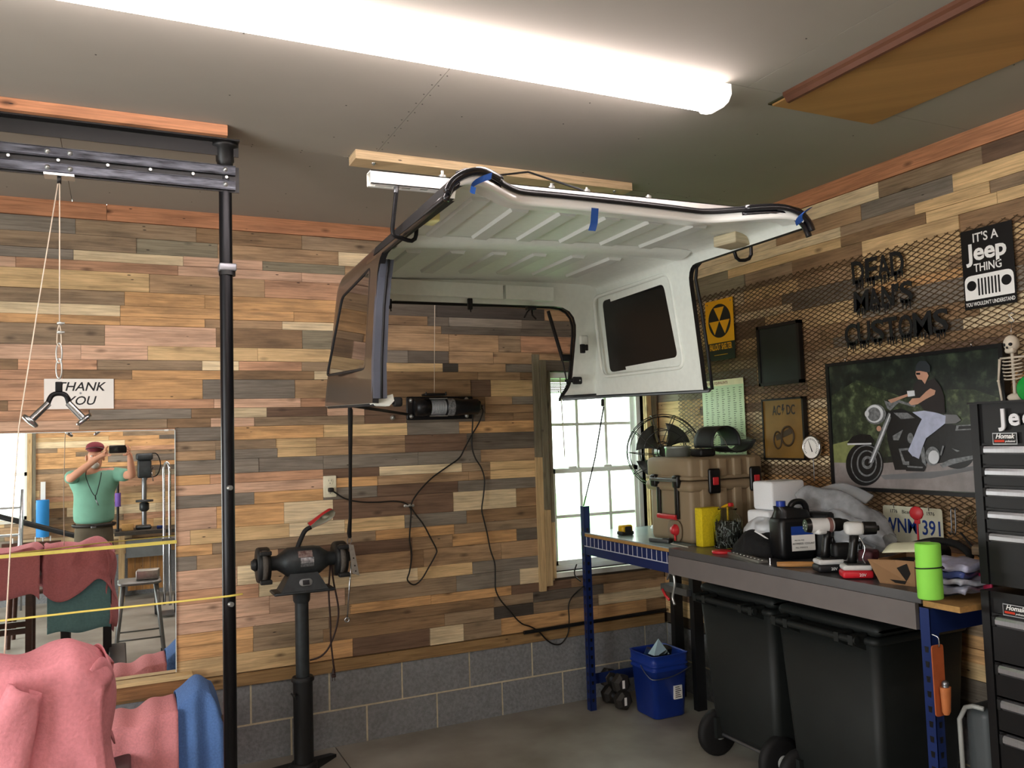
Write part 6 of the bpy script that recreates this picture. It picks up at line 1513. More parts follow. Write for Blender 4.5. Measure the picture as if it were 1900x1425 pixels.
# cordless tools
def cordless(root, o, ax, ctrl, batt_mat, body_r=.026, blen=.10, chuck=True, chn='chuck'):
    o = Vector(o); ax = Vector(ax).normalized(); sd = Vector((-ax.y, ax.x, 0))
    R_ = Matrix((ax, sd, ZA)).transposed()
    def W(x, y, z): return o + R_ @ Vector((x, y, z))
    MB().rbox(W(.0, 0, .018), (.115, .075, .03), .010, R_).build('battery', batt_mat, root)
    MB().rbox(W(.0, 0, .043), (.11, .07, .022), .010, R_).build('battery_collar', M('tool_white', '#cfcfcd', .45), root)
    MB().rbox(W(.012, 0, .055), (.105, .06, .012), .006, R_).build('foot', M('frame_black'), root)
    mb = MB(); mb.tube([W(-.014, 0, .055), W(-.010, 0, .09), W(-.004, 0, .13), W(0, 0, .165)], .020, 12, rs=[.022, .019, .019, .021], flat=.85); mb.build('grip', M('frame_black'), root)
    MB().tube([W(.018, 0, .14), W(.022, 0, .125), W(.020, 0, .11)], .007, 8).build('trigger', M('frame_black'), root)
    return W
dr = T('cordless_drill', 'white and black cordless drill with black battery standing on the worktop', 'drill', (2.60, 2.52, BZ))
W = cordless(dr, (2.600, 2.535, BZ), (.85, -.35, 0), None, M('batt_black', '#17171a', .5))
mb = MB(); mb.cyl(W(-.070, 0, .188), W(.022, 0, .188), .030, .028, 20); mb.build('motor_housing', M('tool_white'), dr)
mb = MB(); mb.cyl(W(-.090, 0, .188), W(-.070, 0, .188), .025, .030, 20); mb.build('rear_cap', M('frame_black'), dr)
for k in range(5): a_ = k*.5-1.0; q = W(-.0905, .016*math.sin(a_*1.3), .188+.012*math.cos(a_*3)); MB().cyl(q, q+(W(-.0925, 0, 0)-W(-.0905, 0, 0)), .0022, seg=6).build('vent', M('paint_white'), dr)
MB().rbox(W(-.02, -.0, .163), (.075, .044, .02), .008, None).build('motor_underside', M('tool_white'), dr)
mb = MB(); mb.lathe([(.027, 0), (.027, .03), (.022, .045), (.021, .06), (.010, .078), (0, .08)], W(.022, 0, .188), (.85,-.35,0), 20); mb.build('chuck', M('frame_black'), dr)
mb = MB(); mb.cyl(W(.0, -.001, .188), W(.015, -.001, .188), .0305, seg=20, caps=False); mb.build('clutch_ring', M('tool_red', '#7d5a55', .5), dr)
mb = MB(); textmesh(mb, '20V', .016, W(.005, -.038, .012), Vector((.85,-.35,0)).normalized(), ZA, .0006); mb.build('lettering', M('paint_white'), dr)
mb = MB(); mb.rbox(W(.055, -.005, .085), (.085, .05, .06), .014, rotz(-22), axis=1); mb.build('side_case', M('satin_black'), dr)
imp = T('impact_driver', 'impact driver with a red battery standing right of the cordless drill', 'impact driver', (2.60, 2.33, BZ))
W = cordless(imp, (2.575, 2.375, BZ), (.80, -.55, 0), None, M('batt_red', '#c01f2c', .45))
mb = MB(); mb.rbox(W(.0, 0, .190), (.07, .052, .05), .014, Matrix((Vector((.80,-.55,0)).normalized(), Vector((.55,.80,0)).normalized(), ZA)).transposed(), axis=0); mb.build('motor_housing', M('tool_white'), imp)
mb = MB(); mb.cyl(W(.035, 0, .19), W(.080, 0, .19), .026, .024, 18); mb.cyl(W(.08, 0, .19), W(.092, 0, .19), .012, .010, 12); mb.build('gear_case', M('frame_black'), imp)
mb = MB(); textmesh(mb, '20V', .016, W(.015, -.039, .012), Vector((.80,-.55,0)).normalized(), ZA, .0006); mb.build('lettering', M('paint_white'), imp)
mb = MB(); mb.tube(smooth_path([W(.012,-.025,.16), W(.03,-.03,.12), W(.02,-.03,.08), W(.03,-.03,.06)], 4), .0028, 6); mb.build('belt_wire', M('chrome'), imp)
mb = MB(); mb.rbox((2.72, 2.44, BZ+.045), (.07, .06, .09), .01, rotz(15)); mb.build('red_box', M('box_wine', '#5c2430', .5, scale=50, color2='#2a1418'), label='small dark red blister pack behind the impact driver', cat='pack')
mb = MB(); mb.rbox((2.77, 2.36, BZ+.035), (.06, .06, .07), .01, rotz(-5)); mb.build('dark_box', M('navy_box', '#161a28', .5), label='small dark blue box behind the impact driver', cat='box')
# torn cardboard box
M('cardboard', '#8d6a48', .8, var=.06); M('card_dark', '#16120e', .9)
cbx = T('cardboard_box', 'torn brown cardboard box on the worktop left of the green foam roll', 'cardboard box', (2.63, 2.20, BZ))
A = [Vector(v) for v in ((2.565,2.255,BZ),(2.60,2.13,BZ),(2.74,2.15,BZ),(2.74,2.28,BZ))]; Hc = .090
for i in range(4):
    a_, b_ = A[i], A[(i+1)%4]; t_ = (b_-a_).cross(ZA).normalized()*.003
    mb = MB(); tp = .095 if i else .088
    vs = [a_, b_, b_+Vector((0,0,Hc)), a_.lerp(b_, .5)+Vector((0,0,Hc-.0)), a_+Vector((-.035 if i == 0 else 0, .02 if i == 0 else 0, tp))]; n = 5
    mb.add(vs + [v+t_ for v in vs], [tuple(range(n)), tuple(range(2*n-1, n-1, -1))] + [(k, n+k, n+(k+1)%n, (k+1)%n) for k in range(n)]); mb.build('side', M('cardboard'), cbx)
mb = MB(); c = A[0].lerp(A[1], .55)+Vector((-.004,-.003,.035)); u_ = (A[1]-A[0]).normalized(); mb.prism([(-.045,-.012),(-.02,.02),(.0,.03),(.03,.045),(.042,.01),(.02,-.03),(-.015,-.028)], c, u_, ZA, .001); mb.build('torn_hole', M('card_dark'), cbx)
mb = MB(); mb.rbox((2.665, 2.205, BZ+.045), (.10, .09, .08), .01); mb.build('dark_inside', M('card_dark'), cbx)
mb = MB(); mb.grid(lambda u, v: Vector((2.60+.14*u, 2.27-.15*v+.02*u, BZ+.105+.03*math.sin(u*3)+.02*v)), 8, 8); o_ = mb.build('paper_sheet', M('paper_cream', '#d3d2b4', .7), label='curled cream paper lying on the torn cardboard box', cat='paper'); o_.modifiers.new('s', 'SOLIDIFY').thickness = .0015
# green foam roll
gf = T('green_foam_roll', 'bright lime green foam roll with a black tie at the bench corner', 'foam roll', (2.46, 1.965, 1.025))
M('lime', '#8fe052', .75, var=.03)
gt, gb = PY(1720, 1008, 1.965), PY(1727, 1110, 1.965)
mb = MB(); mb.lathe([(.0, 0), (.042, 0), (.044, .004), (.044, gt.z-gb.z-.004), (.042, gt.z-gb.z), (.016, gt.z-gb.z), (.014, gt.z-gb.z-.02), (0, gt.z-gb.z-.02)], (gb.x, 1.965, gb.z), (0,0,1), 32, sx=1.0, sy=.85); mb.build('foam_tube', M('lime'), gf)
mb = MB(); zt = gb.z + (gt.z-gb.z)*.56; mb.tube([(gb.x+.0455*math.cos(t), 1.965+.040*math.sin(t), zt - .004*math.sin(t)) for t in [k*math.pi/14 for k in range(28)]], .0022, 6, closed=True); mb.rbox((gb.x+.018, 1.925, zt+.001), (.008,.006,.006), .001); mb.build('cable_tie', M('rubber'), gf)
# plastic bags of paperwork at right, red fly swatter, black items
for i, (x, y, z, a_, w_, d_, h_, mk, cl_, lab) in enumerate((
    (2.66, 2.02, 0.012, 12, .20, .16, .022, 'paper_a', '#8b8fa0', 'bottom bundle of papers in clear plastic at the right end of the worktop'),
    (2.68, 2.00, 0.036, -6, .19, .15, .020, 'paper_b', '#b7bac6', 'grey printed folder in the pile at the right end of the worktop'),
    (2.66, 2.03, 0.060, 15, .18, .15, .024, 'paper_c', '#3a4a86', 'dark blue packet in the pile at the right end of the worktop'),
    (2.69, 2.01, 0.088, 3, .20, .16, .028, 'paper_d', '#a9abc4', 'topmost crumpled clear bag in the pile at the right end of the worktop'))):
    mb = MB(); R_ = rotz(a_)
    def cr_(u, v): 
        return Vector((x, y, BZ+z)) + R_ @ Vector(((u-.5)*w_, (v-.5)*d_, .006*math.sin(u*9+i)+.005*math.sin(v*11+u*5)))
    mb.grid(cr_, 12, 12); o_ = mb.build('paper_bundle' if i != 3 else 'crumpled_bag', M(mk, cl_, .3, var=.25, scale=30, coat=.3), label=lab, cat='papers' if i != 3 else 'plastic bag'); md = o_.modifiers.new('s', 'SOLIDIFY'); md.thickness = h_*.8; md.offset = 0
MB().rbox((2.72, 1.945, BZ+.03), (.012, .05, .06), .004).build('pink_marker', M('pink_plastic', '#b02a4c', .4), label='pink plastic strip at the right end of the paper pile', cat='strip')
p = PX(1701, 952, 3.05); fb = T('red_fly_swatter', 'red plastic flyswatter head on a stem in front of the license plate', 'fly swatter', (p.x, p.y, 1.09))
mb = MB(); mb.lathe([(0, 0), (.026, .001), (.030, .004), (.026, .007), (0, .008)], p, (-1, -.3, 0), 10); mb.rbox(p+Vector((0,0,-.03)), (.006,.028,.03), .004); mb.build('head', M('latch_red'), fb); MB().cyl(p+Vector((0,0,-.04)), p+Vector((0,0,-.12)), .004, seg=8).build('stem', M('latch_red'), fb)
MB().rbox((3.0, 2.36, BZ+.045), (.12, .10, .09), .02, rotz(20)).build('black_pouch', M('cloth_black'), label='black pouch at the foot of the red fly swatter', cat='pouch')
mb = MB(); mb.tube(smooth_path([(2.86, 2.36, BZ+.10), (2.90, 2.28, BZ+.125), (2.90, 2.18, BZ+.12), (2.86, 2.10, BZ+.09), (2.83, 2.12, BZ+.06)], 6), .014, 10); mb.build('black_hose', M('rubber'), label='thick black hose curving over the paper pile below the license plate', cat='hose')
mb = MB(); mb.tube(smooth_path([(2.95, 2.20, BZ+.16), (2.90, 2.12, BZ+.12), (2.84, 2.05, BZ+.10), (2.80, 1.99, BZ+.07)], 6), .004, 6); mb.build('thin_cable', M('rubber'), label='thin black cable beside the thick hose at the right end of the bench', cat='cable')
MB().rbox((2.78, 2.0, BZ+.13), (.06, .05, .03), .004, rotz(30)).build('small_wood_block', wood('block_wood', '#8a7458', knots=0), label='small brown wooden block on the pile beside the tool chest', cat='block')
# holster hanging from the post
p = PY(1748, 1185, 1.955); hl = T('leather_holster', 'orange leather tool holster with a tool hanging from the blue bench post', 'holster', (p.x, 1.95, .66))
M('leather', '#a8572f', .6, var=.12, scale=20); za, zb3 = PY(1750, 1198, 1.955).z, PY(1752, 1332, 1.955).z; hx = PY(1751, 1260, 1.955).x
mb = MB(); mb.prism(roundpoly([(-.026, 0), (.026, 0), (.028, za-zb3), (-.028, za-zb3)], .012), (hx, 1.975, zb3), XA, ZA, .004); mb.build('back_leather', M('leather'), hl)
mb = MB(); mb.lathe([(.010, 0), (.016, .01), (.021, .09)], (hx+.004, 1.955, zb3+.008), (.02,0,1), 16, sy=.7); mb.build('pouch', M('leather_light', '#b96f3f', .6, var=.1, scale=20), hl)
mb = MB(); mb.cyl((hx+.004, 1.955, zb3+.05), (hx+.006, 1.955, zb3+.107), .011, seg=12); mb.sph((hx+.006, 1.955, zb3+.108), .012, 10, 6); mb.build('tool_end', M('steel'), hl)
MB().tube(smooth_path([(hx-.012, 1.98, za+.035), (hx-.004, 1.965, za+.028), (hx-.002, 1.962, za+.012), (hx, 1.966, za-.006)], 4), .0025, 6).build('s_hook', M('chrome'), hl)

# ================================================================ TOOL CHEST
M('chest_black', '#08080a', .4, var=.1); M('alu', '#b9bbc0', .3, .85, var=.06, stretch=(1,30,1))
TX, TY1, TY0 = 2.60, 1.872, 0.95
def chest(nm, lab, z0, z1, dx, drawers, badge):
    t = T(nm, lab, 'tool chest', (TX+.22, 1.4, z0))
    X0_ = TX+dx
    mb = MB(); mb.bb(X0_+.004, 3.08, TY0, TY1, z0, z1); mb.build('cabinet', M('chest_black'), t)
    for y_, yy in ((TY1-.028, TY1), (TY0, TY0+.028)): MB().bb(X0_-.006, X0_+.004, y_, yy, z0, z1).build('corner_post', M('chest_black'), t)
    for a_, b_ in drawers:
        d = MB().bb(X0_-.004, X0_+.003, TY0+.034, TY1-.034, a_+.003, b_-.003).build('drawer', M('chest_black'), t)
        mb = MB(); zt = b_-.012
        mb.prism([(0, 0), (-.016, .0), (-.020, -.008), (-.020, -.020), (-.012, -.026), (-.006, -.018), (0, -.018)], (X0_-.004, TY1-.052, zt), XA, ZA, .80); mb.build('handle', M('alu'), d)
        mb = MB(); mb.rbox((X0_-.013, TY1-.046, zt-.012), (.022, .012, .030), .003); mb.build('handle_cap', M('rubber'), d)
    yb_, zb_2 = TY1-.075, badge
    mb = MB(); mb.bb(X0_-.0062, X0_-.004, yb_-.082, yb_, zb_2, zb_2+.038); bd = mb.build('badge', M('badge_silver', '#b5b8bb', .3, .6), t)
    MB().bb(X0_-.0066, X0_-.006, yb_-.080, yb_-.002, zb_2+.003, zb_2+.035).build('badge_field', M('frame_black'), bd)
    MB().bb(X0_-.0070, X0_-.0066, yb_-.040, yb_-.006, zb_2+.008, zb_2+.015).build('badge_stripe', M('stripe_red', '#c2381f', .4), bd)
    mb = MB(); textmesh(mb, 'Homak', .022, (X0_-.0066, yb_-.041, zb_2+.020), *WR, .0005, .02, .35, .95); textmesh(mb, 'professional', .009, (X0_-.0068, yb_-.059, zb_2+.008), *WR, .0005, .01, .3, .75); mb.build('badge_print', M('paint_white'), bd)
    return t
zt = lambda py, X=TX: PX(1815, py, X).z
tc_ = chest('upper_tool_chest', 'black upper tool chest with silver drawer handles and chrome lettering', 1.095, 1.69, 0, [], 1.555)
tops = [zt(828), zt(868), zt(905), zt(946), zt(986)]
lows = tops[1:] + [1.125]
for a_, b_ in zip(lows, tops):
    d = MB().bb(TX-.004, TX+.003, TY0+.034, TY1-.034, a_+.012+.003, b_+.012-.003).build('drawer', M('chest_black'), tc_)
    mb = MB(); mb.prism([(0, 0), (-.016, .0), (-.020, -.008), (-.020, -.020), (-.012, -.026), (-.006, -.018), (0, -.018)], (TX-.004, TY1-.052, b_), XA, ZA, .80)
    mb.build('handle', M('alu'), d); mb = MB(); mb.rbox((TX-.013, TY1-.046, b_-.012), (.022, .012, .030), .003); mb.build('handle_cap', M('rubber'), d)
MB().bb(TX-.010, 3.09, TY0-.01, TY1+.006, 1.69, 1.697).build('lid_rim', M('chest_black'), tc_)
mb = MB(); pj = PX(1858, 789, TX-.006); textmesh(mb, 'Jeep', .075, (TX-.006, pj.y+.0, pj.z), *WR, .006, .03, 0, 1.0, 'LEFT', space=1.25); mb.build('chrome_letters', M('bright_letters', '#d9dadd', .3, .4), tc_)
lo = []
zl = lambda px, py: PX(px, py, TX-.006).z
t2 = [zl(1875, 1128), zl(1870, 1146), zl(1880, 1237), zl(1885, 1303), zl(1888, 1368), zl(1890, 1440)]
tc2 = chest('lower_tool_cabinet', 'black lower rolling tool cabinet with silver handles under the upper chest', .12, 1.075, -.006, [], 1.005)
for a_, b_ in zip([t2[2]]+t2[3:]+[.16], t2[1:]):
    if b_-a_ < .02: continue
    d = MB().bb(TX-.010, TX-.003, TY0+.034, TY1-.034, a_+.003, b_+.008).build('drawer', M('chest_black'), tc2)
    mb = MB(); mb.prism([(0, 0), (-.018, .0), (-.024, -.008), (-.024, -.022), (-.014, -.030), (-.006, -.02), (0, -.02)], (TX-.010, TY1-.060, b_), XA, ZA, .78); mb.build('handle', M('alu'), d)
    mb = MB(); mb.rbox((TX-.022, TY1-.054, b_-.014), (.026, .012, .034), .003); mb.build('handle_cap', M('rubber'), d)
MB().bb(TX-.012, TX-.004, TY0+.2, TY1-.11, t2[0]-.02, t2[0]).build('slide_bar', M('alu'), tc2)
for x in (TX+.06, 3.0):
    for y in (TY0+.08, TY1-.08):
        mb = MB(); mb.cyl((x-.015, y, .05), (x+.015, y, .05), .05, seg=20); w_ = mb.build('caster', M('rubber'), tc2)
        MB().bb(x-.025, x+.025, y-.03, y+.03, .10, .12).build('caster_plate', M('steel'), w_)
# grey bin between bench post and cabinet
gb_ = T('grey_bin', 'dark grey plastic bin with a pale rim beside the blue bench post', 'bin', (2.75, 1.93, 0))
a_, b_ = PX(1775, 1335, 2.60), PX(1850, 1310, 2.60)
M('bin_grey', '#43484a', .5, var=.1); M('bin_rim', '#9a9c98', .4)
mb = MB(); mb.rbox((2.83, 1.94, .335), (.42, .10, .67), .03, None, seg=4, axis=0); mb.build('tub', M('bin_grey'), gb_)
mb = MB(); mb.tube([(2.60, 1.985, .12), (2.60, 1.988, .62), (2.603, 1.965, .665), (2.606, 1.94, .675), (2.606, 1.90, .676)], .008, 8); mb.build('rim', M('bin_rim'), gb_)

# ================================================================ UNDER THE BENCH
M('bin_black', '#171b1a', .6, var=.12)
def wheelie(lab, y0, y1, x0=2.60, H=.86, group=None):
    t = T('wheeled_bin', lab, 'wheeled bin', ((x0+.3), (y0+y1)/2, 0), group)
    w_ = y1-y0; yc = (y0+y1)/2
    mb = MB(); vs = []
    for z_, ins in ((.12, .05), (.16, .035), (.78, .0)):
        for cx_2, cy_2, a0 in ((1,1,0),(-1,1,90),(-1,-1,180),(1,-1,270)):
            for k in range(5):
                a_ = math.radians(a0+22.5*k); r_ = .035; hx_, hy_ = .26-ins, w_/2-ins
                vs.append(Vector((x0+.27+cx_2*(hx_-r_)+r_*math.cos(a_), yc+cy_2*(hy_-r_)+r_*math.sin(a_), z_)))
    mb.add(vs, [(i*20+k, i*20+(k+1)%20, (i+1)*20+(k+1)%20, (i+1)*20+k) for i in range(2) for k in range(20)] + [tuple(range(19,-1,-1)), tuple(range(40,60))], 0, True); mb.build('body', M('bin_black'), t)
    mb = MB(); mb.rbox((x0+.27, yc, .79), (.54, w_+.02, .03), .03); mb.build('collar', M('bin_black'), t)
    mb = MB(); mb.rbox((x0+.28, yc, .83), (.52, w_+.01, .05), .035, axis=1); mb.build('lid', M('bin_black'), t)
    mb = MB(); mb.cyl((x0-.045, y0+.04, .80), (x0-.045, y1-.04, .80), .014, seg=12); mb.build('handle_bar', M('bin_black'), t)
    for y_ in (y0+.06, y0+.13, y1-.13, y1-.06):
        mb = MB(); mb.prism([(-.06,-.018),(.02,-.05),(.02,.02),(-.06,.018)], (x0, y_+.012, .80), XA, ZA, .024); mb.build('handle_bracket', M('bin_black'), t)
    mb = MB(); mb.cyl((x0+.06, y0+.02, .115), (x0+.06, y1-.02, .115), .009, seg=10); mb.build('axle', M('steel'), t)
    for y_ in (y0+.02, y1-.07):
        mb = MB(); mb.lathe([(.03, 0), (.09, .002), (.112, .010), (.115, .025), (.112, .04), (.09, .048), (.03, .05)], (x0+.06, y_, .115), (0,1,0), 28); w2_ = mb.build('wheel', M('rubber'), t)
        mb = MB(); mb.lathe([(.0, -.004), (.03, -.004), (.032, 0)], (x0+.06, y_, .115), (0,1,0), 16); mb.build('hub', M('bin_rim'), w2_)
        MB().bb(x0+.02, x0+.10, y_+.01 if y_ < yc else y_-.02, y_+.06 if y_ < yc else y_+.03, .10, .20).build('wheel_bracket', M('bin_black'), t)
    return t
wheelie('black wheeled rubbish bin under the bench, nearest the blue bucket', 2.975, 3.50, 2.67)
wheelie('black wheeled rubbish bin under the bench, nearest the blue front post', 2.36, 2.90, 2.63)
# bucket
bk = T('blue_bucket', 'square blue plastic bucket full of cans standing at the corner', 'bucket', (2.86, 4.10, 0))
M('bucket_blue', '#16358c', .4, var=.08)
def sqring(c, hw, z, rot, r=.03):
    out = []; R_ = rotz(rot)
    for cx_2, cy_2, a0 in ((1,1,0),(-1,1,90),(-1,-1,180),(1,-1,270)):
        for k in range(5):
            a_ = math.radians(a0+22.5*k); out.append(Vector((c[0], c[1], z)) + R_ @ Vector((cx_2*(hw-r)+r*math.cos(a_), cy_2*(hw-r)+r*math.sin(a_), 0)))
    return out
prof = [(0.002, .098), (.01, .105), (.30, .119), (.302, .126), (.315, .126), (.317, .121), (.332, .122), (.334, .128), (.345, .128), (.347, .123), (.40, .126), (.404, .130), (.404, .122), (.39, .118), (.05, .100)]
bc = (2.855, 4.125); rings_ = [sqring(bc, h, z*.89, 0) for z, h in prof]; n = 20
mb = MB(); mb.add([v for r in rings_ for v in r], [(i*n+k, i*n+(k+1)%n, (i+1)*n+(k+1)%n, (i+1)*n+k) for i in range(len(prof)-1) for k in range(n)] + [tuple(range(n-1,-1,-1)), tuple(range((len(prof)-1)*n, len(prof)*n))], 0, True); mb.build('body', M('bucket_blue'), bk)
mb = MB(); mb.tube(smooth_path([(2.728, 4.125, .29), (2.724, 4.06, .25), (2.735, 4.0, .235), (2.86, 3.985, .245), (2.98, 3.99, .28)], 5), .0028, 6); mb.build('bail', M('steel'), bk)
mb = MB(); mb.bb(2.87, 2.925, bc[1]-.1215, bc[1]-.110, .105, .18); mb.build('label', M('sign_white'), bk)
mb = MB(); 
for i in range(6): mb.bb(2.878, 2.918 - (i%3)*.006, bc[1]-.1222, bc[1]-.1216, .115+i*.011, .119+i*.011)
mb.build('label_print', M('ink'), bk, kind='stuff')
for i, (x, y, r_, h_, mt, lab) in enumerate(((2.81, 4.10, .035, .10, 'can_white', 'white and pale blue crushed carton on top of the blue bucket'), (2.87, 4.09, .033, .085, 'can_dark', 'dark can lying in the blue bucket, middle'), (2.91, 4.14, .033, .09, 'can_dark', 'dark can with pale end sticking out of the blue bucket, right'), (2.80, 4.17, .035, .08, 'can_blue', 'dark blue can in the blue bucket, at the back left'))):
    mb = MB()
    if i == 0: mb.add([(2.78,4.06,.35),(2.88,4.05,.35),(2.86,4.12,.35),(2.78,4.12,.35),(2.835,4.09,.435)], [(0,1,4),(1,2,4),(2,3,4),(3,0,4),(3,2,1,0)])
    else: mb.cyl((x, y, .28), (x+.03*(i-2), y-.02, .28+h_), r_, seg=18)
    mb.build('carton' if i == 0 else 'can', M(mt, {'can_white':'#bcd9e6','can_dark':'#1d2024','can_blue':'#26406e'}[mt], .3, .3), label=lab, cat='carton' if i == 0 else 'can')
# dumbbells
M('dumb', '#35322f', .5, .4)
def hexh(mb, c, ax, R_, L_, mi=0): mb.lathe([(R_*.62, -L_/2), (R_, -L_*.25), (R_, L_*.25), (R_*.62, L_/2)], c, ax, 6, mi, smooth=False)
for i, (z_, x_, lab) in enumerate(((.055, 2.70, 'hex dumbbell on the floor, lower of the two beside the blue bucket'), (.155, 2.69, 'hex dumbbell stacked on top of the other beside the blue bucket'))):
    d = T('hex_dumbbell', lab, 'dumbbell', (x_, 4.37, z_-.055)); 
    for y_, in ((4.285,), (4.425,)):
        mb = MB(); hexh(mb, (x_, y_, z_), (0,1,0), .058, .075); mb.build('head', M('dumb'), d)
    MB().cyl((x_, 4.3, z_), (x_, 4.41, z_), .015, seg=12).build('handle', M('steel'), d)
    MB().bb(x_-.012, x_+.004, 4.2455, 4.2475, z_-.022, z_+.024).build('number_sticker', M('sign_white'), d)
# black stand and C clamp behind
sh = T('black_stand', 'black steel stand behind the blue bucket under the bench', 'stand', (3.05, 4.2, 0))
for px_, y in ((1254, 4.31), (1291, 4.05)): x = x_at(px_, .6, y); MB().bb(x-.03, x+.035, y-.02, y+.02, 0, .80).build('leg', M('black_paint'), sh)
MB().bb(2.95, 3.19, 4.0, 4.34, .80, .83).build('top', M('black_paint'), sh)
MB().bb(3.02, 3.12, 4.05, 4.31, .66, .70).build('cross_bar', M('steel'), sh)
p = PY(1243, 1090, 3.52); cc = T('bar_clamp', 'small clamp with a red handle hanging under the bench front', 'clamp', (p.x, 3.52, .72))
mb = MB(); q = [PX(x, y, 2.535) for x, y in ((1250, 1066), (1252, 1085), (1248, 1108), (1252, 1122))]; mb.tube(smooth_path(q, 4), .007, 6, rs=None); mb.tube([q[0], PX(1243, 1062, 2.535), PX(1238, 1075, 2.535)], .006, 6); mb.build('frame', M('zinc'), cc)
mb = MB(); mb.tube([PX(1229, 1093, 2.535), PX(1235, 1105, 2.535), PX(1242, 1113, 2.535)], .007, 8); mb.build('handle', M('latch_red'), cc)

# ================================================================ THE PHOTOGRAPHER AND THE REST OF THE ROOM (seen in the mirror)
def RV(px, py, Yv): p = PY(px, py, Yv); return Vector((p.x, 2*(BW-.012)-p.y, p.z))    # point whose mirror image shows at that pixel
M('skin', '#c58f74', .55, var=.05); M('shirt_green', '#6fa08c', .85, var=.06, scale=10, bump=.1); M('trousers', '#544b3c', .85, var=.15, scale=8, bump=.1); M('cap_maroon', '#6e2631', .8, var=.1); M('beard', '#b9b2a8', .9)
pr = T('person', 'man in maroon cap and green T-shirt holding up a phone, seen in the mirror', 'person', (-.21, -.43, 0))
sh_l, sh_r = Vector((-.40, -.42, 1.385)), Vector((-.01, -.42, 1.385))
el_l, el_r = Vector((-.425, -.15, 1.345)), Vector((.135, -.19, 1.35))
wr_l, wr_r = Vector((-.165, -.075, 1.555)), Vector((.112, -.065, 1.57))
nodes = [((-.215,-.45,.92), (.12,.09)), ((-.215,-.45,1.08), (.14,.11)), ((-.215,-.45,1.25), (.14,.10)), ((-.21,-.44,1.37), (.10,.08)), ((-.21,-.42,1.425), .058), ((-.207,-.405,1.475), (.068,.078)), ((-.205,-.395,1.56), (.076,.092)), ((-.205,-.39,1.625), (.070,.085)),
         (sh_l, .058), (el_l, .042), (el_l.lerp(wr_l, .35), .040), (wr_l, .026), (sh_r, .058), (el_r, .042), (el_r.lerp(wr_r, .35), .040), (wr_r, .026),
         ((-.30,-.45,.86), .10), ((-.31,-.43,.50), .065), ((-.32,-.44,.09), .042), ((-.33,-.36,.04), .035), ((-.13,-.45,.86), .10), ((-.11,-.43,.50), .065), ((-.10,-.44,.09), .042), ((-.09,-.36,.04), .035)]
edges = [(0,1),(1,2),(2,3),(3,4),(4,5),(5,6),(6,7),(3,8),(8,9),(9,10),(10,11),(3,12),(12,13),(13,14),(14,15),(0,16),(16,17),(17,18),(18,19),(0,20),(20,21),(21,22),(22,23)]
# hands: palm, thumb and four fingers closing on the ends of the phone
def hand(wi, w_, s):
    pc = Vector((s*.088 if s > 0 else -.092, -.045, 1.592)); i0 = len(nodes)
    nodes.append((w_.lerp(pc, .6), .024)); nodes.append((pc, .026)); edges.append((wi, i0)); edges.append((i0, i0+1))
    for k, (dx, dz, L_) in enumerate(((.004, .030, 1.0), (.010, .018, 1.05), (.014, .004, .98), (.014, -.010, .8))):
        j = len(nodes); b = pc + Vector((s*dx, .006, dz))
        nodes.extend([(b, .0095), (b+Vector((s*.012*L_, .024, .018*L_)), .0085), (b+Vector((-s*.004, .032, .034*L_)), .0075), (b+Vector((-s*.018*L_, .030, .040*L_)), .0065)])
        edges.extend([(i0+1, j), (j, j+1), (j+1, j+2), (j+2, j+3)])
    j = len(nodes); b = pc + Vector((-s*.006, .004, -.022))
    nodes.extend([(b, .011), (b+Vector((-s*.014, .006, -.006)), .0095), (b+Vector((-s*.034, .010, .004)), .008)]); edges.extend([(i0+1, j), (j, j+1), (j+1, j+2)])
hand(11, wr_l, -1); hand(15, wr_r, 1)
skin('body', nodes, edges, M('skin'), pr, 2)
sn = [((-.215,-.45,.86), (.195,.16)), ((-.215,-.45,.94), (.205,.17)), ((-.215,-.44,1.04), (.21,.18)), ((-.215,-.445,1.20), (.190,.145)), ((-.21,-.44,1.33), (.15,.11)), ((-.21,-.435,1.385), (.085,.07)), (sh_l+Vector((.0,0,-.015)), .078), (sh_l.lerp(el_l, .75), .070), (sh_r+Vector((0,0,-.015)), .078), (sh_r.lerp(el_r, .75), .070)]
skin('t_shirt', sn, [(0,1),(1,2),(2,3),(3,4),(4,5),(4,6),(6,7),(4,8),(8,9)], M('shirt_green'), pr, 2)
tn = [((-.215,-.45,.99), (.165,.13)), ((-.215,-.45,.88), (.180,.145)), ((-.215,-.45,.80), (.17,.14)), ((-.30,-.45,.70), (.11,.11)), ((-.31,-.43,.48), .085), ((-.32,-.44,.10), .068), ((-.13,-.45,.70), (.11,.11)), ((-.11,-.43,.48), .085), ((-.10,-.44,.10), .068)]
skin('trousers', tn, [(0,1),(1,2),(2,3),(3,4),(4,5),(2,6),(6,7),(7,8)], M('trousers'), pr, 2)
mb = MB(); mb.tube([(-.215+.190*math.cos(t), -.45+.158*math.sin(t), .865) for t in [k*math.pi/16 for k in range(32)]], .022, 6, closed=True, flat=.6); mb.build('belt', M('leather_black', '#1c1714', .5), pr)
MB().rbox((-.215,-.285,.865), (.05,.012,.036), .006, axis=1).build('buckle', M('steel'), pr)
hd = Vector((-.205, -.39, 1.60))
mb = MB(); mb.sph(hd+Vector((0,-.015,.052)), (.086, .108, .058), 22, 10); mb.build('cap_crown', M('cap_maroon'), pr)
mb = MB(); mb.grid(lambda u, v: hd + Vector(((u-.5)*.17, .07+.085*v*math.sqrt(max(.02, 1-(2*u-1)**2)), .060-.010*v-.02*(2*u-1)**2)), 14, 5); o_ = mb.build('cap_brim', M('cap_brim_dark', '#3a181e', .8), pr); o_.modifiers.new('s', 'SOLIDIFY').thickness = .004
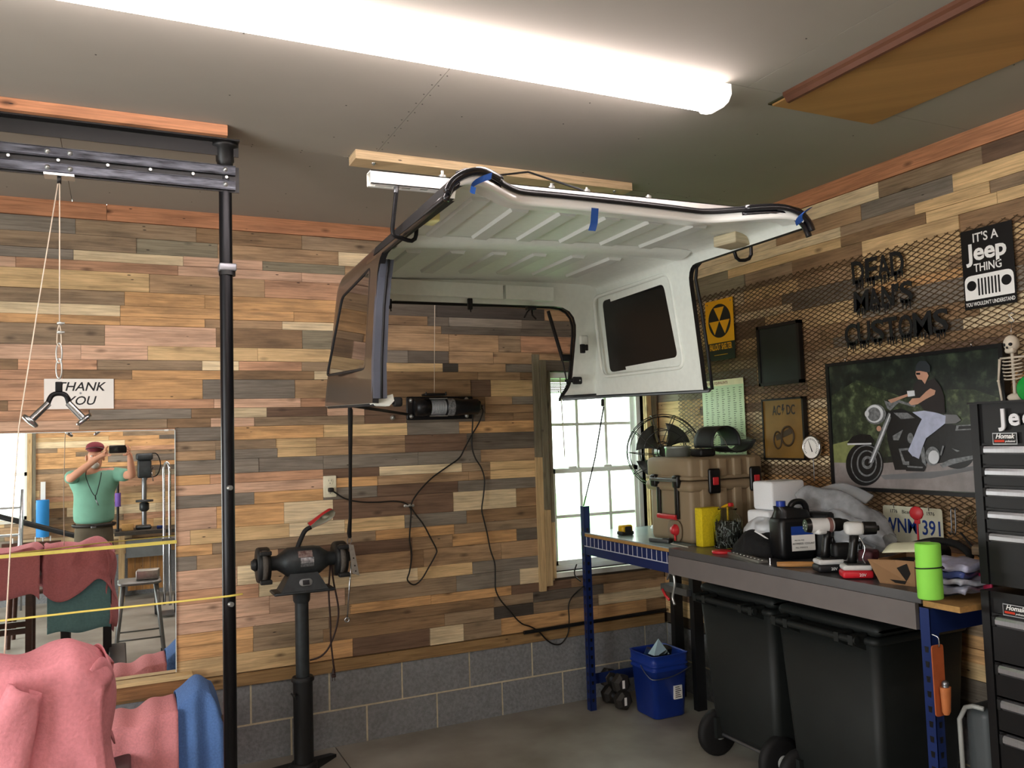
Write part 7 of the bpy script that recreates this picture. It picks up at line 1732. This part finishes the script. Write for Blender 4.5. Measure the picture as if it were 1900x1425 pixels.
mb = MB(); mb.sph(hd+Vector((0,.088,-.055)), (.012,.02,.022), 10, 8); mb.build('nose', M('skin'), pr)
for s_ in (-1, 1):
    MB().sph(hd+Vector((s_*.030,.078,-.035)), (.012,.008,.008), 10, 8).build('eye', M('eye_white', '#d8d4cc', .3), pr)
    MB().sph(hd+Vector((s_*.080,-.0,-.055)), (.012,.02,.032), 10, 8).build('ear', M('skin'), pr)
mb = MB(); mb.sph(hd+Vector((0,.068,-.128)), (.042,.032,.034), 14, 8); mb.rbox(hd+Vector((0,.088,-.085)), (.06,.012,.012), .005); mb.build('beard', M('beard'), pr)
mb = MB(); mb.rbox(hd+Vector((0,.086,-.103)), (.036,.01,.006), .002); mb.build('mouth', M('lips', '#8e5148', .5), pr)
mb = MB(); mb.tube(smooth_path([(-.28,-.40,1.43), (-.285,-.33,1.36), (-.24,-.275,1.23), (-.20,-.262,1.17), (-.175,-.275,1.24), (-.15,-.33,1.36), (-.145,-.40,1.43)], 5), .004, 6); mb.tube([(-.20,-.262,1.17), (-.195,-.26,1.13)], .006, 6); mb.build('lanyard', M('rubber'), pr)
mb = MB(); mb.tube([(-.195,-.262,1.13), (-.170,-.262,1.07)], .005, 6); mb.build('lanyard_keys', M('steel'), pr)
for x in (-.325, -.095): MB().rbox((x, -.385, .045), (.10, .28, .09), .035).build('shoe', M('leather_black'), pr)
ph = T('smartphone', 'black smartphone held up in both hands in front of the face, seen in the mirror', 'phone', (0, -.013, CH))
MB().rbox((.005, -.014, CH-.003), (.158, .0075, .078), .010, axis=1).build('case', M('phone_black', '#0f1011', .25), ph)
MB().rbox((.005, -.0185, CH-.003), (.146, .001, .068), .004, axis=1).build('screen', M('glass_black', '#050505', .1), ph)
MB().cyl((.066, -.0102, CH+.02), (.066, -.0086, CH+.02), .006, seg=14).build('lens', M('glass_black'), ph)
# low work table with the drill press
tb = T('wood_work_table', 'rough work table with a dark top carrying the drill press, seen in the mirror', 'table', (.7, -1.0, 0))
MB().bb(-.03, 1.5, -1.23, -.80, .70, .74).build('top', M('bench_dark', '#3e3a34', .6, var=.2, scale=30), tb)
for x in (0.01, 1.44):
    for y in (-1.2, -.86): MB().bb(x, x+.06, y, y+.06, 0, .70).build('leg', MATS['wood_trim_light'], tb)
for i in range(5): MB().bb(.10+i*.075, .172+i*.075, -.92, -.90, .10, .66).build('panel_board', wood('box_pine', '#b98a52', vertical=True, dark=.8, knots=.4), tb)
MB().bb(.08, .52, -.83, -.81, .46, .66).build('grey_panel', M('panel_grey', '#757b7d', .4), tb)
dp = T('drill_press', 'dark grey drill press standing on the work table, seen in the mirror', 'drill press', (.24, -1.08, .74))
M('press_grey', '#3b3f41', .45, .4, var=.2, scale=20)
MB().rbox((.26, -1.06, .76), (.16, .22, .035), .02).build('base', M('press_grey'), dp)
MB().cyl((.27, -1.12, .76), (.27, -1.12, 1.40), .026, seg=18).build('column', M('steel'), dp)
MB().rbox((.27, -1.03, 1.40), (.14, .24, .20), .02).build('head', M('press_grey'), dp)
MB().rbox((.27, -1.03, 1.535), (.17, .30, .075), .02).build('belt_cover', M('press_grey'), dp)
MB().cyl((.27, -1.17, 1.34), (.27, -1.17, 1.52), .06, seg=20).build('motor', M('press_grey'), dp)
MB().lathe([(.012, 0), (.018, .03), (.020, .07), (.030, .09), (.030, .13)], (.27, -.95, 1.20), seg=16).build('chuck_quill', M('steel'), dp)
MB().lathe([(0, 0), (.09, 0), (.09, .02), (0, .02)], (.27, -.98, 1.04), seg=24).build('work_table', M('press_grey'), dp)
MB().lathe([(.03, 0), (.05, .02), (.05, .09), (.03, .10)], (.27, -1.06, .93), seg=16).build('table_bracket', M('press_grey'), dp)
mb = MB()
for k in range(3): t = 2*math.pi*k/3+.5; mb.tube([(.345, -1.03, 1.37), (.36, -1.03+.11*math.cos(t), 1.37+.11*math.sin(t))], .005, 6)
mb.build('feed_handle', M('chrome'), dp)
MB().tube(smooth_path([(.32, -1.12, 1.56), (.40, -1.12, 1.56), (.44, -1.12, 1.44), (.40, -1.12, 1.32), (.30, -1.12, 1.30)], 6), .006, 6).build('power_cord', M('rubber'), dp)
for x, y, w_, c_, nm, lab in ((.10, -.95, .12, 'chip', 'wooden_block', 'pale wooden block on the work table left of the drill press, seen in the mirror'), (.42, -.92, .06, 'rack_blue', 'blue_tool', 'small dark blue tool on the work table, seen in the mirror'), (-.0, -.9, .04, 'rubber', 'black_cup', 'small black cup on the left end of the work table, seen in the mirror')):
    MB().rbox((x, y, .74+w_*.3), (w_, w_*.6, w_*.6), .006).build(nm, M(c_), label=lab, cat='block' if 'block' in nm else ('tool' if 'tool' in nm else 'cup'))
# dumbbell pole with purple foam, blue roller on the wall
fp_ = T('foam_grip_bar', 'black bar with a purple foam grip leaning on the back wall, seen in the mirror', 'bar', (.0, -1.2, 0))
MB().cyl((.005, -1.19, .74), (.005, -1.2, 1.36), .014, seg=12).build('bar', M('black_paint'), fp_); MB().cyl((.005, -1.19, .99), (.005, -1.19, 1.14), .030, seg=18).build('foam_grip', M('purple', '#7a5bb0', .7), fp_)
br_ = T('blue_foam_roller', 'bright blue foam roller on a white rack on the far wall, seen in the mirror', 'foam roller', (-.72, -1.15, .74))
MB().cyl((-.72, -1.13, .72), (-.72, -1.13, 1.11), .062, seg=24).build('roller', M('bright_blue', '#2f8fd8', .6, var=.03), br_); MB().bb(-.745, -.70, -1.235, -1.20, .70, 1.30).build('upright', M('paint_white'), br_)
for i, x in enumerate((-1.0, -.93, -.79, -.72, -.65)): MB().cyl((x, -1.2, .66), (x, -1.2, .72), .006, seg=8).build('peg', M('paint_white'), br_)
MB().bb(-1.1, -.55, -1.23, -1.19, .63, .665).build('rack_board', wd, br_)
MB().cyl((-1.15, -.9, 1.0), (-.35, -.8, .72), .028, seg=12).build('black_tube', M('black_paint'), label='black tube slanting down behind the blue roller, seen in the mirror', cat='tube')
# chrome tube frame
ct = T('chrome_hand_truck', 'tall looped chrome tube hand truck, seen at the right edge of the mirror', 'hand truck', (.42, .2, 0))
p = RV(309, 858, 8.9); xh = p.x
mb = MB(); mb.tube(smooth_path([(xh-.025, p.y, .1), (xh-.025, p.y, 1.2), (xh-.025, p.y, 1.42), (xh, p.y, p.z), (xh+.025, p.y+.05, 1.42), (xh+.025, p.y+.05, 1.2), (xh+.025, p.y+.05, .1)], 4), .013, 10); mb.build('tube_frame', M('chrome'), ct)
MB().bb(xh-.05, xh+.12, p.y-.05, p.y+.10, .72, .75).build('cross_plate', M('steel'), ct); MB().bb(xh-.06, xh+.06, p.y-.1, p.y+.15, .02, .03).build('toe_plate', M('steel'), ct)
for s_ in (-1, 1): MB().lathe([(.02, -.02), (.09, -.02), (.10, 0), (.09, .02), (.02, .02)], (xh+s_*.09, p.y-.06, .10), (1,0,0), 20).build('wheel', M('rubber'), ct)
# steel stool with box
so_ = T('steel_stool', 'grey steel stool with splayed legs, seen in the mirror', 'stool', (.155, 1.93, 0)); M('stool_grey', '#7b7d7c', .4, .6, var=.1)
sc0 = Vector((.155, 1.93, 0))
mb = MB(); mb.rbox(sc0+Vector((0,0,.60)), (.31,.31,.022), .06, seg=5); mb.build('seat', M('stool_grey'), so_)
for sx2, sy2 in ((-1,-1),(1,-1),(1,1),(-1,1)):
    MB().tube([sc0+Vector((sx2*.115, sy2*.115, .59)), sc0+Vector((sx2*.175, sy2*.175, .02))], .014, 8, rs=[.017, .012]).build('leg', M('stool_grey'), so_); MB().cyl(sc0+Vector((sx2*.176, sy2*.176, 0)), sc0+Vector((sx2*.175, sy2*.175, .03)), .018, seg=12).build('foot', M('rubber'), so_)
q4 = [sc0+Vector((a*.158, b*.158, .19)) for a, b in ((-1,-1),(1,-1),(1,1),(-1,1))]
for i in range(4): MB().tube([q4[i], q4[(i+1)%4]], .010, 6, flat=.5).build('brace', M('stool_grey'), so_)
MB().rbox(sc0+Vector((.06, -.0, .65)), (.16, .12, .07), .006, rotz(8)).build('steel_box', M('galv'), label='grey metal box standing on the steel stool, seen in the mirror', cat='box')
# wooden captain chair behind
cp = T('captain_chair', 'dark brown wooden chair with a curved spindle back, seen in the mirror', 'chair', (-.62, .75, 0))
for x, y in ((-.82, .55), (-.42, .55), (-.82, .95), (-.42, .95)): MB().cyl((x, y, 0), (x*.96-.02, y, .43), .018, .022, 10).build('leg', wd, cp)
MB().rbox((-.62, .75, .45), (.44, .44, .04), .05).build('seat', wd, cp)
MB().tube(smooth_path([(-.85, 1.0, .70), (-.84, .70, .74), (-.75, .55, .77), (-.62, .51, .78), (-.49, .55, .77), (-.40, .70, .74), (-.39, 1.0, .70)], 5), .022, 8, flat=1.0).build('back_rail', wd, cp)
for k in range(7): t = math.pi*(1.15+.117*k*1.0); MB().cyl((-.62+.20*math.cos(t), .72+.18*math.sin(t), .46), (-.62+.215*math.cos(t), .72+.20*math.sin(t), .76), .008, seg=8).build('spindle', wd, cp)
# step ladder by the window
ld = T('step_ladder', 'aluminium step ladder by the far window, at the left edge of the mirror', 'ladder', (-1.0, -.6, 0))
for x in (-1.18, -.90):
    MB().tube([(x, -.45, 0), (x+.03, -.70, 1.25)], .018, 4).build('rail', M('alu'), ld); MB().tube([(x, -.95, 0), (x+.03, -.72, 1.25)], .014, 4).build('rear_rail', M('alu'), ld)
for k in range(4): z_ = .25+.27*k; MB().bb(-1.17, -.88, -.47-.2*z_-.05, -.47-.2*z_+.03, z_, z_+.02).build('step', M('alu'), ld)
MB().lathe([(.12, 0), (.15, .30), (.155, .31), (.148, .31), (.12, .01)], (-.95, 1.6, 0), seg=28).build('galvanised_pail', M('galv'), label='galvanised steel pail on the floor at the left edge of the mirror', cat='pail')
